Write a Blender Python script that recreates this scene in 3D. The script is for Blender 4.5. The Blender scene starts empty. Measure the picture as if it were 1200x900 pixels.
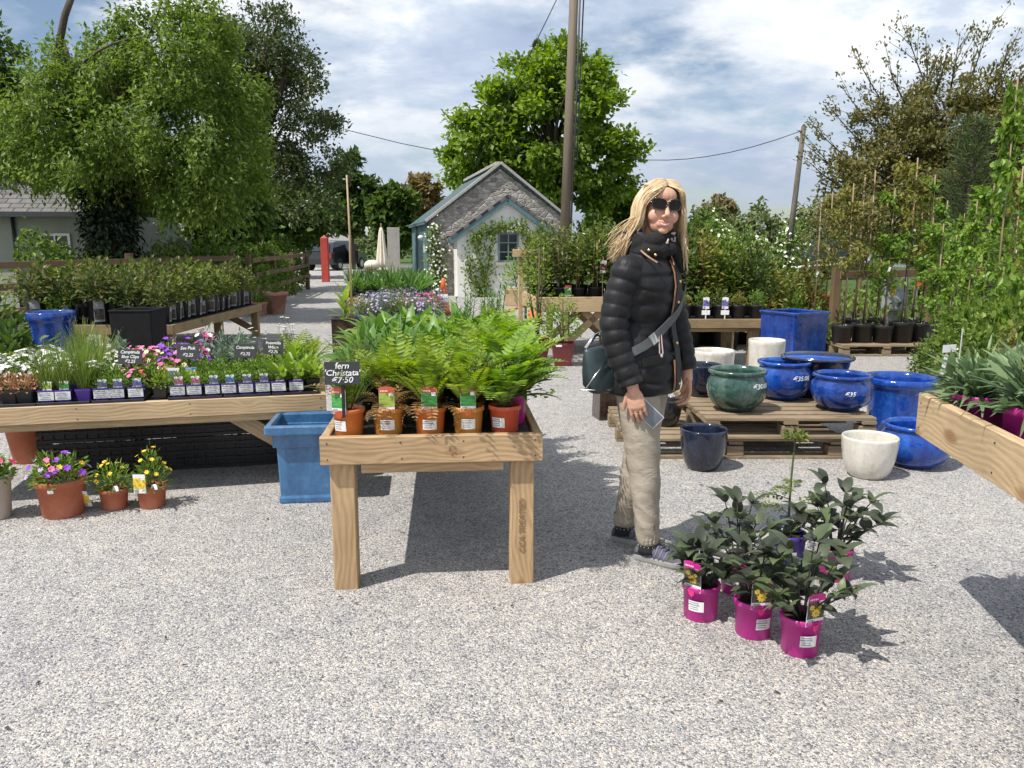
import bpy, bmesh, math, random
import numpy as np
from mathutils import Vector, Matrix, Quaternion, noise as mnoise
R = math.radians
S = bpy.context.scene
C = S.collection
# ------------------------------------------------------------------ camera
CAM_H, PITCH, FPX = 1.42, R(10.0), 936.0
cd = bpy.data.cameras.new("camera"); cam = bpy.data.objects.new("camera", cd); C.objects.link(cam)
cd.sensor_width = 36.0; cd.lens = 36.0 * FPX / 1200.0; cd.clip_start = 0.05; cd.clip_end = 2000
cam.location = (0, 0, CAM_H); cam.rotation_euler = (math.pi / 2 - PITCH, 0, 0)
S.camera = cam
S.render.resolution_x, S.render.resolution_y = 1024, 768
# ------------------------------------------------------------------ sky and sun
SUN_EL = R(57.0); SUN_TO = Vector((-0.81, -0.58, 0)).normalized()
W = bpy.data.worlds.new("World"); S.world = W; W.use_nodes = True
def world():
    nt = W.node_tree; nt.nodes.clear(); N = nt.nodes.new; L = nt.links.new
    out = N("ShaderNodeOutputWorld"); bg = N("ShaderNodeBackground"); bg.inputs[1].default_value = 0.1
    sky = N("ShaderNodeTexSky"); sky.sky_type = 'NISHITA'; sky.sun_disc = False
    sky.sun_elevation = SUN_EL; sky.sun_rotation = math.atan2(SUN_TO.x, SUN_TO.y)
    sky.air_density = 1.0; sky.dust_density = 1.0; sky.ozone_density = 1.5
    tc = N("ShaderNodeTexCoord"); sep = N("ShaderNodeSeparateXYZ"); L(tc.outputs['Generated'], sep.inputs[0])
    def m(op, a, b=None, c=None):
        n = N("ShaderNodeMath"); n.operation = op
        for i, x in enumerate((a, b, c)):
            if x is None: continue
            if isinstance(x, (int, float)): n.inputs[i].default_value = x
            else: L(x, n.inputs[i])
        return n.outputs[0]
    zz = m('ADD', m('MAXIMUM', sep.outputs[2], 0.0), 0.30)
    u = m('DIVIDE', sep.outputs[0], zz); v = m('DIVIDE', sep.outputs[1], zz)
    cmb = N("ShaderNodeCombineXYZ"); L(m('MULTIPLY', u, 0.85), cmb.inputs[0]); L(v, cmb.inputs[1])
    def noi(scale, detail, rough, off, dist=0.0):
        mp = N("ShaderNodeMapping"); mp.inputs[1].default_value = off; L(cmb.outputs[0], mp.inputs[0])
        t = N("ShaderNodeTexNoise"); t.inputs['Scale'].default_value = scale; t.inputs['Detail'].default_value = detail
        t.inputs['Roughness'].default_value = rough; t.inputs['Distortion'].default_value = dist
        L(mp.outputs[0], t.inputs[0]); return t.outputs[0]
    def ramp(x, st):
        r = N("ShaderNodeValToRGB"); e = r.color_ramp.elements
        while len(e) < len(st): e.new(0.5)
        for k, (p, c) in enumerate(st):
            e[k].position = p; e[k].color = (c, c, c, 1) if isinstance(c, (int, float)) else (*c, 1)
        L(x, r.inputs[0]); return r.outputs[0]
    n1 = noi(1.9, 9, 0.58, (3.1, 1.7, 0.0), 0.1); n2 = noi(2.6, 9, 0.62, (7.3, 4.1, 2.0), 0.15)
    cover = ramp(n1, [(0.37, 0.03), (0.48, 0.75), (0.60, 1.0)])
    shade = ramp(n2, [(0.34, (4.6, 5.4, 7.0)), (0.45, (6.0, 6.8, 8.0)), (0.53, (8.4, 8.8, 9.3)), (0.62, (10.2, 10.2, 10.3))])
    # darker rain-grey bank low over the horizon with white tops
    low = ramp(sep.outputs[2], [(0.0, 1.0), (0.085, 0.65), (0.2, 0.0)])
    n3 = noi(0.9, 7, 0.6, (1.3, 9.1, 5.0), 0.2)
    bank = ramp(n3, [(0.40, (3.2, 3.9, 5.5)), (0.50, (4.9, 5.6, 6.9)), (0.57, (9.2, 9.3, 9.4))])
    mx1 = N("ShaderNodeMix"); mx1.data_type = 'RGBA'; L(low, mx1.inputs[0]); L(shade, mx1.inputs[6]); L(bank, mx1.inputs[7])
    mx = N("ShaderNodeMix"); mx.data_type = 'RGBA'; L(cover, mx.inputs[0]); L(sky.outputs[0], mx.inputs[6]); L(mx1.outputs[2], mx.inputs[7])
    L(mx.outputs[2], bg.inputs[0]); L(bg.outputs[0], out.inputs[0])
world()
sl = bpy.data.lights.new("sun", 'SUN'); so = bpy.data.objects.new("sun", sl); C.objects.link(so)
sl.energy = 4.6; sl.angle = R(0.53); sl.color = (1.0, 0.955, 0.88)
so.location = (-20, -15, 40)
so.rotation_euler = (-Vector((SUN_TO.x * math.cos(SUN_EL), SUN_TO.y * math.cos(SUN_EL), math.sin(SUN_EL)))).to_track_quat('-Z', 'Y').to_euler()
vs = S.view_settings; vs.view_transform = 'Standard'; vs.look = 'None'; vs.exposure = 0.22; vs.gamma = 1.0; vs.use_curve_mapping = False
S.render.engine = 'CYCLES'
S.cycles.max_bounces = 7; S.cycles.transparent_max_bounces = 6; S.cycles.use_denoising = True
S.cycles.sample_clamp_indirect = 6.0

# ------------------------------------------------------------------ pixel of the 1200x900 photograph -> point in the yard
FW = Vector((0, math.cos(PITCH), -math.sin(PITCH))); UP = Vector((0, math.sin(PITCH), math.cos(PITCH)))
def ray(px, py): return FW + Vector((1, 0, 0)) * ((px - 600) / FPX) + UP * ((450 - py) / FPX)
def at(px, py, Y):
    r = ray(px, py); return Vector((0, 0, CAM_H)) + r * (Y / r.y)
def G(px, py, z=0.0):
    r = ray(px, py); return Vector((0, 0, CAM_H)) + r * ((z - CAM_H) / r.z)
def mpp(Y): return Y / FPX            # metres per photo pixel, near enough

# ------------------------------------------------------------------ materials
M = {}
def nodes(name):
    m = bpy.data.materials.new(name); m.use_nodes = True; nt = m.node_tree; nt.nodes.clear()
    N = nt.nodes.new; L = nt.links.new
    out = N("ShaderNodeOutputMaterial"); b = N("ShaderNodeBsdfPrincipled"); L(b.outputs[0], out.inputs[0])
    return m, nt, N, L, b, out
def cramp(N, L, x, st):
    r = N("ShaderNodeValToRGB"); e = r.color_ramp.elements
    while len(e) < len(st): e.new(0.5)
    for k, (p, c) in enumerate(st): e[k].position = p; e[k].color = (*c, 1)
    L(x, r.inputs[0]); return r.outputs[0]
def texnoise(N, L, co, scale, detail=4, rough=0.55, dist=0.0):
    t = N("ShaderNodeTexNoise"); t.inputs['Scale'].default_value = scale; t.inputs['Detail'].default_value = detail
    t.inputs['Roughness'].default_value = rough; t.inputs['Distortion'].default_value = dist
    L(co, t.inputs[0]); return t.outputs[0]
def bumpn(N, L, b, h, dist, strength=1.0):
    n = N("ShaderNodeBump"); n.inputs['Strength'].default_value = strength; n.inputs['Distance'].default_value = dist
    L(h, n.inputs['Height']); L(n.outputs[0], b.inputs['Normal']); return n
def shade3(c, k): return tuple(min(1, x * k) for x in c)
def mat(name, col, rough=0.6, var=0.18, scale=9.0, bump=0.0, metal=0.0, coat=0.0, spec=0.5, fine=0.0, col2=None, stretch=None):
    m, nt, N, L, b, out = nodes(name)
    tc = N("ShaderNodeTexCoord"); co = tc.outputs['Object']
    if stretch:
        mp = N("ShaderNodeMapping"); mp.inputs[3].default_value = stretch; L(co, mp.inputs[0]); co = mp.outputs[0]
    n1 = texnoise(N, L, co, scale, 6, 0.6)
    c = cramp(N, L, n1, [(0.3, shade3(col, 1 - var)), (0.5, col), (0.72, col2 or shade3(col, 1 + var))])
    L(c, b.inputs['Base Color'])
    rr = N("ShaderNodeMapRange"); rr.inputs[3].default_value = max(0.03, rough - 0.1); rr.inputs[4].default_value = min(1, rough + 0.12)
    L(n1, rr.inputs[0]); L(rr.outputs[0], b.inputs['Roughness'])
    b.inputs['Metallic'].default_value = metal; b.inputs['Coat Weight'].default_value = coat; b.inputs['Specular IOR Level'].default_value = spec
    b.inputs['Coat Roughness'].default_value = 0.06
    if bump: bumpn(N, L, b, texnoise(N, L, co, fine or scale * 6, 5, 0.6), bump)
    M[name] = m; return m
def leafmat(name, cols, transl=0.35, rough=0.5, scale=1.2):
    cols = [(min(.8, c[0] * 1.32), min(.8, c[1] * 1.26), c[2] * 1.12) for c in cols] if not name.startswith(("hair", "lf_dahlia", "lf_ivy", "lf_silver")) else cols
    m, nt, N, L, b, out = nodes(name)
    g = N("ShaderNodeNewGeometry"); tc = N("ShaderNodeTexCoord"); oi = N("ShaderNodeObjectInfo")
    n = texnoise(N, L, tc.outputs['Object'], scale, 3, 0.6)
    a = N("ShaderNodeMath"); a.operation = 'MULTIPLY_ADD'; a.inputs[1].default_value = 0.45; L(g.outputs['Random Per Island'], a.inputs[0])
    a2 = N("ShaderNodeMath"); a2.operation = 'MULTIPLY_ADD'; a2.inputs[1].default_value = 0.55; L(n, a2.inputs[0]); L(a.outputs[0], a2.inputs[2])
    a3 = N("ShaderNodeMath"); a3.operation = 'MULTIPLY_ADD'; a3.inputs[1].default_value = 0.12; L(oi.outputs['Random'], a3.inputs[0]); a3.inputs[2].default_value = -0.06
    L(a3.outputs[0], a.inputs[2])
    c = cramp(N, L, a2.outputs[0], [(0.22, cols[0]), (0.5, cols[1]), (0.78, cols[2])])
    L(c, b.inputs['Base Color']); b.inputs['Roughness'].default_value = rough; b.inputs['Specular IOR Level'].default_value = 0.35
    t = N("ShaderNodeBsdfTranslucent"); hs = N("ShaderNodeHueSaturation"); hs.inputs['Saturation'].default_value = 1.15; hs.inputs['Value'].default_value = 1.5
    L(c, hs.inputs['Color']); L(hs.outputs[0], t.inputs[0])
    mx = N("ShaderNodeMixShader"); mx.inputs[0].default_value = transl; L(b.outputs[0], mx.inputs[1]); L(t.outputs[0], mx.inputs[2]); L(mx.outputs[0], out.inputs[0])
    M[name] = m; return m
def woodmat(name, col, dark, rough=0.65, knots=True, weather=0.25, green=0.0):
    m, nt, N, L, b, out = nodes(name)
    at_ = N("ShaderNodeAttribute"); at_.attribute_name = "gr"; co = at_.outputs['Vector']
    mp = N("ShaderNodeMapping"); mp.inputs[3].default_value = (1.0, 11.0, 11.0); L(co, mp.inputs[0])
    wv = N("ShaderNodeTexNoise"); wv.inputs['Scale'].default_value = 1.6; wv.inputs['Detail'].default_value = 3; L(co, wv.inputs[0])
    # distance to knots bends the grain
    vo = N("ShaderNodeTexVoronoi"); vo.inputs['Scale'].default_value = 1.0
    mpk = N("ShaderNodeMapping"); mpk.inputs[3].default_value = (3.6, 8.5, 8.5); L(co, mpk.inputs[0]); L(mpk.outputs[0], vo.inputs[0])
    sx = N("ShaderNodeSeparateXYZ"); L(co, sx.inputs[0])
    bend = N("ShaderNodeMath"); bend.operation = 'DIVIDE'; bend.inputs[0].default_value = 0.016
    ad = N("ShaderNodeMath"); ad.operation = 'ADD'; ad.inputs[1].default_value = 0.12; L(vo.outputs['Distance'], ad.inputs[0]); L(ad.outputs[0], bend.inputs[1])
    ring = N("ShaderNodeMath"); ring.operation = 'MULTIPLY_ADD'; L(wv.outputs[0], ring.inputs[0]); ring.inputs[1].default_value = 0.16; L(sx.outputs[1], ring.inputs[2])
    r2 = N("ShaderNodeMath"); r2.operation = 'ADD'; L(ring.outputs[0], r2.inputs[0]); L(bend.outputs[0], r2.inputs[1])
    r3 = N("ShaderNodeMath"); r3.operation = 'MULTIPLY_ADD'; L(sx.outputs[2], r3.inputs[0]); r3.inputs[1].default_value = 0.8; L(r2.outputs[0], r3.inputs[2])
    fr = N("ShaderNodeMath"); fr.operation = 'MULTIPLY'; fr.inputs[1].default_value = 300.0; L(r3.outputs[0], fr.inputs[0])
    sn = N("ShaderNodeMath"); sn.operation = 'SINE'; L(fr.outputs[0], sn.inputs[0])
    g1 = N("ShaderNodeMapRange"); g1.inputs[1].default_value = -1; g1.inputs[2].default_value = 1; L(sn.outputs[0], g1.inputs[0])
    fib = texnoise(N, L, mp.outputs[0], 7.0, 6, 0.65)
    mixg = N("ShaderNodeMath"); mixg.operation = 'MULTIPLY_ADD'; mixg.inputs[1].default_value = 0.35; L(g1.outputs[0], mixg.inputs[0]); L(fib, mixg.inputs[2])
    c = cramp(N, L, mixg.outputs[0], [(0.34, tuple(x * 1.12 for x in col)), (0.62, col), (0.98, tuple(0.62 * x + 0.38 * d for x, d in zip(col, dark)))])
    lg = texnoise(N, L, co, 2.3, 4, 0.6)
    mxw = N("ShaderNodeMix"); mxw.data_type = 'RGBA'; mxw.blend_type = 'MULTIPLY'; L(cramp(N, L, lg, [(0.3, (1 - weather,) * 3), (0.65, (1, 1, 1))]), mxw.inputs[7]); L(c, mxw.inputs[6]); mxw.inputs[0].default_value = 1
    last = mxw.outputs[2]
    if knots:
        kr = cramp(N, L, vo.outputs['Distance'], [(0.04, (1, 1, 1)), (0.15, (0.8, 0.8, 0.8)), (0.26, (0, 0, 0))])
        gate = N("ShaderNodeMath"); gate.operation = 'GREATER_THAN'; gate.inputs[1].default_value = 0.55
        sc = N("ShaderNodeSeparateColor"); L(vo.outputs['Color'], sc.inputs[0]); L(sc.outputs[0], gate.inputs[0])
        kk = N("ShaderNodeMath"); kk.operation = 'MULTIPLY'; L(kr, kk.inputs[0]); L(gate.outputs[0], kk.inputs[1])
        mk = N("ShaderNodeMix"); mk.data_type = 'RGBA'; L(kk.outputs[0], mk.inputs[0]); L(last, mk.inputs[6]); mk.inputs[7].default_value = (*dark, 1); last = mk.outputs[2]
    if green:
        gn = texnoise(N, L, co, 5.0, 5, 0.65)
        mg = N("ShaderNodeMix"); mg.data_type = 'RGBA'; L(cramp(N, L, gn, [(0.5, (0, 0, 0)), (0.75, (green,) * 3)]), mg.inputs[0]); L(last, mg.inputs[6]); mg.inputs[7].default_value = (0.13, 0.15, 0.06, 1); last = mg.outputs[2]
    L(last, b.inputs['Base Color']); b.inputs['Roughness'].default_value = rough; b.inputs['Specular IOR Level'].default_value = 0.3
    bumpn(N, L, b, mixg.outputs[0], 0.0012)
    M[name] = m; return m

# ------------------------------------------------------------------ mesh buffer
RNG = np.random.default_rng(7)
random.seed(7)
def _n(v):
    v = np.asarray(v, float); l = np.linalg.norm(v); return v / l if l > 1e-9 else np.array((0, 0, 1.0))
class MB:
    def __init__(s): s.ch = []; s.nv = 0
    def add(s, V, F, m=0, smooth=False, gr=None):
        V = np.asarray(V, float).reshape(-1, 3)
        if isinstance(F, np.ndarray): groups = {F.shape[1]: F}
        else:
            groups = {}
            for f in F: groups.setdefault(len(f), []).append(f)
        s.ch.append((V, {k: np.asarray(x, int) for k, x in groups.items()}, m, smooth, np.asarray(gr, float) if gr is not None else V)); s.nv += len(V); return s
    def box(s, c, size, m=0, ch=0.0, rz=0.0):
        x, y, z = c; a, b, h = (q / 2 for q in size)
        d = Vector((math.cos(rz), math.sin(rz), 0))
        return s.beam(Vector(c) - d * a, Vector(c) + d * a, size[1], size[2], m, ch)
    def beam(s, p, q, w, h, m=0, ch=0.004, up=(0, 0, 1)):
        """rectangular bar p->q, w across, h along up, chamfered long edges"""
        p = np.asarray(p, float); q = np.asarray(q, float); d = _n(q - p); u = np.asarray(up, float)
        if abs(np.dot(d, u)) > 0.97: u = np.array((0, 1.0, 0)) if abs(d[1]) < 0.9 else np.array((1.0, 0, 0))
        sd = _n(np.cross(d, u)); u = _n(np.cross(sd, d)); L_ = np.linalg.norm(q - p)
        a, b = w / 2, h / 2; ch = min(ch, a * 0.6, b * 0.6); e = ch
        sec = [(-a + e, -b), (a - e, -b), (a, -b + e), (a, b - e), (a - e, b), (-a + e, b), (-a, b - e), (-a, -b + e)] if e > 0 else [(-a, -b), (a, -b), (a, b), (-a, b)]
        n = len(sec); V = []; gr = []; off = RNG.uniform(0, 40, 3)
        wide = h >= w
        for t, base in ((0, p), (L_, q)):
            for x, y in sec:
                V.append(base + sd * x + u * y); gr.append((t + off[0], (y if wide else x) + off[1], (x if wide else y) + off[2]))
        F = [(i, (i + 1) % n, n + (i + 1) % n, n + i) for i in range(n)]
        s.add(V, F + [tuple(range(n - 1, -1, -1)), tuple(range(n, 2 * n))], m, False, gr); return s
    def loft(s, rings, m=0, smooth=True, cap0=True, cap1=True, closed=True):
        rings = [np.asarray(r, float) for r in rings]; n = len(rings[0]); k = len(rings)
        V = np.concatenate(rings); F = []
        for i in range(k - 1):
            for j in range(n if closed else n - 1):
                F.append((i * n + j, i * n + (j + 1) % n, (i + 1) * n + (j + 1) % n, (i + 1) * n + j))
        if cap0: F.append(tuple(range(n - 1, -1, -1)))
        if cap1: F.append(tuple(range((k - 1) * n, k * n)))
        return s.add(V, F, m, smooth)
    def tube(s, pts, rad, n=8, m=0, smooth=True, cap=True, flat=1.0, gr=False):
        P = [np.asarray(p, float) for p in pts]
        if isinstance(rad, (int, float)): rad = [rad] * len(P)
        rings = []; ref = None
        for i, p in enumerate(P):
            d = _n(P[min(i + 1, len(P) - 1)] - P[max(i - 1, 0)])
            if ref is None: ref = np.array((0, 0, 1.0)) if abs(d[2]) < 0.9 else np.array((1.0, 0, 0))
            a = _n(np.cross(ref, d)); b = np.cross(d, a); ref = b
            rings.append([p + rad[i] * (math.cos(2 * math.pi * j / n) * a * 1.0 + math.sin(2 * math.pi * j / n) * b * flat) for j in range(n)])
        return s.loft(rings, m, smooth, cap, cap)
    def lathe(s, prof, n=36, m=0, c=(0, 0, 0), smooth=True, wob=0.0):
        rings = []
        for r, z in prof:
            rings.append([(c[0] + r * math.cos(2 * math.pi * j / n) * (1 + wob * math.sin(3 * j / n * 6.28 + z * 9)), c[1] + r * math.sin(2 * math.pi * j / n), c[2] + z) for j in range(n)])
        return s.loft(rings, m, smooth, True, True)
    def ell(s, c, r, n=16, k=10, m=0, rot=None):
        rings = []
        for i in range(k + 1):
            t = math.pi * i / k; t = min(max(t, 0.02), math.pi - 0.02)
            rings.append([(r[0] * math.sin(t) * math.cos(2 * math.pi * j / n), r[1] * math.sin(t) * math.sin(2 * math.pi * j / n), -r[2] * math.cos(t)) for j in range(n)])
        rings = [np.asarray(x) for x in rings]
        if rot is not None: rings = [x @ np.array(rot).T for x in rings]
        return s.loft([x + np.asarray(c) for x in rings], m)
    def cards(s, P, D, Nn, L, Wd, m=0, fold=0.18, six=True):
        """leaves: base P, direction D, face normal Nn, length L, width Wd - all arrays"""
        P = np.asarray(P, float); k = len(P)
        if k == 0: return s
        D = np.asarray(D, float); D = D / (np.linalg.norm(D, axis=1, keepdims=True) + 1e-9)
        Sd = np.cross(D, Nn); Sd /= (np.linalg.norm(Sd, axis=1, keepdims=True) + 1e-9); Nn = np.cross(Sd, D)
        L = np.broadcast_to(np.asarray(L, float), (k,))[:, None]; Wd = np.broadcast_to(np.asarray(Wd, float), (k,))[:, None]
        if six:
            off = [(0, 0, 0), (.28, .42, fold), (.62, .40, fold * .6), (1, 0, -.12), (.62, -.40, fold * .6), (.28, -.42, fold)]
            V = np.stack([P + D * L * a + Sd * Wd * b + Nn * Wd * c for a, b, c in off], 1).reshape(-1, 3)
            b0 = np.arange(k)[:, None] * 6
            F = np.concatenate([b0 + np.array([[0, 1, 2, 3]]), b0 + np.array([[0, 3, 4, 5]])])
        else:
            off = [(0, 0, 0), (.45, .5, fold), (1, 0, 0), (.45, -.5, fold)]
            V = np.stack([P + D * L * a + Sd * Wd * b + Nn * Wd * c for a, b, c in off], 1).reshape(-1, 3)
            b0 = np.arange(k)[:, None] * 4
            F = np.concatenate([b0 + np.array([[0, 1, 2]]), b0 + np.array([[0, 2, 3]])])
        return s.add(V, F, m, False)
    def leaf(s, base, az, elev, L, Wd, droop=0.8, m=0, seg=5, prof=None, fold=0.25, twist=0.0, smooth=True):
        """one arching blade"""
        p = np.asarray(base, float).copy(); h = np.array((math.cos(az), math.sin(az), 0)); sd = np.array((-h[1], h[0], 0)); V = []
        st = L / seg
        for i in range(seg + 1):
            t = i / seg; e = elev - droop * t * t
            d = h * math.cos(e) + np.array((0, 0, math.sin(e))); nn = -h * math.sin(e) + np.array((0, 0, math.cos(e)))
            w = Wd / 2 * (prof(t) if prof else math.sin(math.pi * min(1, 0.06 + 0.94 * t) ** 0.75))
            w = max(w, 0.0006); tw = twist * t; s2 = sd * math.cos(tw) + nn * math.sin(tw)
            V += [p + s2 * w + nn * w * fold, p.copy(), p - s2 * w + nn * w * fold]
            p = p + d * st
        F = []
        for i in range(seg):
            a = 3 * i; F += [(a, a + 1, a + 4, a + 3), (a + 1, a + 2, a + 5, a + 4)]
        return s.add(V, F, m, smooth)
    def move(s, mtx):
        A = np.array(mtx); s.ch = [(V @ A[:3, :3].T + A[:3, 3], g, m, sm, gr) for V, g, m, sm, gr in s.ch]; return s
    def mesh(s, name, mats):
        me = bpy.data.meshes.new(name)
        V = np.concatenate([c[0] for c in s.ch]) if s.ch else np.zeros((0, 3)); gr = np.concatenate([c[4] for c in s.ch]) if s.ch else V
        loops = []; starts = []; mi = []; sm = []; off = 0; lo = 0
        for v, g, m, smo, _ in s.ch:
            for k, F in g.items():
                if not len(F): continue
                loops.append((F + off).ravel()); starts.append(lo + np.arange(len(F)) * k); lo += F.size
                mi.append(np.full(len(F), m)); sm.append(np.full(len(F), smo))
            off += len(v)
        me.vertices.add(len(V)); me.vertices.foreach_set("co", V.ravel().astype(np.float32))
        lp = np.concatenate(loops); me.loops.add(len(lp)); me.loops.foreach_set("vertex_index", lp.astype(np.int32))
        stt = np.concatenate(starts); me.polygons.add(len(stt)); me.polygons.foreach_set("loop_start", stt.astype(np.int32))
        me.polygons.foreach_set("material_index", np.concatenate(mi).astype(np.int32)); me.polygons.foreach_set("use_smooth", np.concatenate(sm).astype(bool))
        a = me.attributes.new("gr", 'FLOAT_VECTOR', 'POINT'); a.data.foreach_set("vector", gr.ravel().astype(np.float32))
        for q in (mats if isinstance(mats, (list, tuple)) else [mats]): me.materials.append(M[q] if isinstance(q, str) else q)
        me.update(calc_edges=True); me.validate(); return me
    def build(s, name, mats, parent=None):
        o = bpy.data.objects.new(name, s.mesh(name, mats)); C.objects.link(o)
        if parent is not None: o.parent = parent
        return o

def tag(o, label=None, cat=None, group=None, kind=None):
    if label: o['label'] = label
    if cat: o['category'] = cat
    if group: o['group'] = group
    if kind: o['kind'] = kind
    return o
def thing(name, label, cat, loc=(0, 0, 0), rz=0.0, group=None):
    o = bpy.data.objects.new(name, None); C.objects.link(o); o.empty_display_size = 0.1
    o.location = loc; o.rotation_euler = (0, 0, rz); return tag(o, label, cat, group)
def copy_tree(o, parent=None):
    c = o.copy(); C.objects.link(c)
    if parent is not None: c.parent = parent
    for ch in list(o.children): copy_tree(ch, c)
    return c
PROTO = {}
def place(key, fn, loc, rz=0.0, label=None, group=None, sc=1.0):
    """first call builds the thing, later calls copy it and its parts"""
    if key not in PROTO: o = PROTO[key] = fn()
    else: o = copy_tree(PROTO[key])
    o.location = loc; o.rotation_euler = (0, 0, rz); o.scale = (sc, sc, sc)
    if label: o['label'] = label
    if group: o['group'] = group
    elif 'group' in o and key in PROTO and group == '': del o['group']
    return o
ORD = 'first second third fourth fifth sixth seventh eighth ninth tenth eleventh twelfth thirteenth fourteenth fifteenth sixteenth seventeenth eighteenth nineteenth twentieth twenty-first twenty-second twenty-third twenty-fourth twenty-fifth'.split()
def struct(o): o['kind'] = 'structure'; return o
def text_mesh(s, size, m, depth=0.0006, shear=0.18):
    cu = bpy.data.curves.new("writing", 'FONT'); cu.body = s; cu.size = size; cu.shear = shear; cu.extrude = depth
    cu.align_x = 'CENTER'; cu.align_y = 'CENTER'; cu.resolution_u = 2; cu.offset = size * 0.012
    o = bpy.data.objects.new("writing", cu); C.objects.link(o)
    me = bpy.data.meshes.new_from_object(o.evaluated_get(bpy.context.evaluated_depsgraph_get()))
    bpy.data.objects.remove(o); bpy.data.curves.remove(cu); me.materials.clear(); me.materials.append(M[m])
    if m == 'chalk':
        for v in me.vertices:
            w = mnoise.noise_vector(Vector((v.co.x * 1.1 / size + len(s) * 3.1, v.co.y * 1.1 / size, size * 90))); v.co.x += w.x * size * .07; v.co.y += w.y * size * .09
    return me
def text(name, s, size, m, loc, rot, parent=None, shear=0.18):
    o = bpy.data.objects.new(name, text_mesh(s, size, m, shear=shear)); C.objects.link(o)
    o.location = loc; o.rotation_euler = rot
    if parent is not None: o.parent = parent
    return o
def bez(p, q, bow=(0, 0, 0), n=7):
    p = np.asarray(p, float); q = np.asarray(q, float); b = np.asarray(bow, float)
    return [p + (q - p) * t + b * 4 * t * (1 - t) for t in np.linspace(0, 1, n)]
def rnd_unit(k, rng=RNG):
    v = rng.normal(size=(k, 3)); return v / np.linalg.norm(v, axis=1, keepdims=True)
# ------------------------------------------------------------------ material set
def gravelmat():
    m, nt, N, L, b, out = nodes("gravel")
    tc = N("ShaderNodeTexCoord"); co = tc.outputs['Object']
    wob = N("ShaderNodeTexNoise"); wob.inputs['Scale'].default_value = 60; wob.inputs['Detail'].default_value = 2; L(co, wob.inputs[0])
    mxv = N("ShaderNodeMix"); mxv.data_type = 'VECTOR'; mxv.inputs[0].default_value = 0.012; L(co, mxv.inputs[4]); L(wob.outputs['Color'], mxv.inputs[5])
    def vor(scale, feat='F1'):
        v = N("ShaderNodeTexVoronoi"); v.inputs['Scale'].default_value = scale; v.feature = feat; L(mxv.outputs[1], v.inputs[0]); return v
    v1 = vor(172); v2 = vor(122)
    s1 = N("ShaderNodeSeparateColor"); L(v1.outputs['Color'], s1.inputs[0]); s2 = N("ShaderNodeSeparateColor"); L(v2.outputs['Color'], s2.inputs[0])
    cols = [(0.0, (.11, .11, .12)), (0.14, (.24, .24, .255)), (0.3, (.31, .305, .31)), (0.46, (.43, .415, .395)), (0.62, (.53, .51, .475)), (0.76, (.42, .42, .44)), (0.88, (.66, .64, .605)), (1.0, (.55, .46, .37))]
    c1 = cramp(N, L, s1.outputs[0], cols); c2 = cramp(N, L, s2.outputs[0], cols)
    big = N("ShaderNodeMath"); big.operation = 'GREATER_THAN'; big.inputs[1].default_value = 0.80; L(s2.outputs[1], big.inputs[0])
    mx = N("ShaderNodeMix"); mx.data_type = 'RGBA'; L(big.outputs[0], mx.inputs[0]); L(c1, mx.inputs[6]); L(c2, mx.inputs[7])
    lo = texnoise(N, L, co, 0.55, 5, 0.62)
    ml = N("ShaderNodeMix"); ml.data_type = 'RGBA'; ml.blend_type = 'MULTIPLY'; ml.inputs[0].default_value = 1
    L(mx.outputs[2], ml.inputs[6]); L(cramp(N, L, lo, [(0.3, (.90, .91, .94)), (0.52, (1.07, 1.06, 1.045)), (0.75, (1.13, 1.11, 1.07))]), ml.inputs[7])
    mid = texnoise(N, L, co, 9, 4, 0.7)
    m2 = N("ShaderNodeMix"); m2.data_type = 'RGBA'; m2.blend_type = 'MULTIPLY'; m2.inputs[0].default_value = 1
    L(ml.outputs[2], m2.inputs[6]); L(cramp(N, L, mid, [(0.28, (.80, .80, .82)), (0.55, (1.04, 1.03, 1.02))]), m2.inputs[7])
    L(m2.outputs[2], b.inputs['Base Color']); b.inputs['Roughness'].default_value = 0.85; b.inputs['Specular IOR Level'].default_value = 0.25
    hm = N("ShaderNodeMix"); hm.data_type = 'FLOAT'; L(big.outputs[0], hm.inputs[0]); L(v1.outputs['Distance'], hm.inputs[2]); L(v2.outputs['Distance'], hm.inputs[3])
    inv = N("ShaderNodeMath"); inv.operation = 'MULTIPLY_ADD'; inv.inputs[1].default_value = -1.0; L(hm.outputs[0], inv.inputs[0]); L(s1.outputs[1], inv.inputs[2])
    bumpn(N, L, b, inv.outputs[0], 0.005); M["gravel"] = m
gravelmat()
def groundmat(name, st, s1=1.5, s2=40, bump=0.02):
    m, nt, N, L, b, out = nodes(name); tc = N("ShaderNodeTexCoord"); co = tc.outputs['Object']
    a = texnoise(N, L, co, s1, 6, 0.65); f = texnoise(N, L, co, s2, 4, 0.7)
    x = N("ShaderNodeMath"); x.operation = 'MULTIPLY_ADD'; x.inputs[1].default_value = 0.5; L(a, x.inputs[0])
    y = N("ShaderNodeMath"); y.operation = 'MULTIPLY'; y.inputs[1].default_value = 0.5; L(f, y.inputs[0]); L(y.outputs[0], x.inputs[2])
    L(cramp(N, L, x.outputs[0], st), b.inputs['Base Color']); b.inputs['Roughness'].default_value = 0.9; b.inputs['Specular IOR Level'].default_value = 0.2
    bumpn(N, L, b, f, bump); M[name] = m
groundmat("turf", [(0.35, (.03, .055, .014)), (0.5, (.06, .11, .025)), (0.65, (.10, .16, .04))])
groundmat("soil", [(0.35, (.045, .035, .026)), (0.5, (.09, .072, .055)), (0.66, (.15, .13, .11))], 2.5, 30)
groundmat("asphalt", [(0.35, (.10, .10, .105)), (0.5, (.14, .14, .145)), (0.65, (.18, .18, .18))], 0.8, 60, 0.004)
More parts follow.
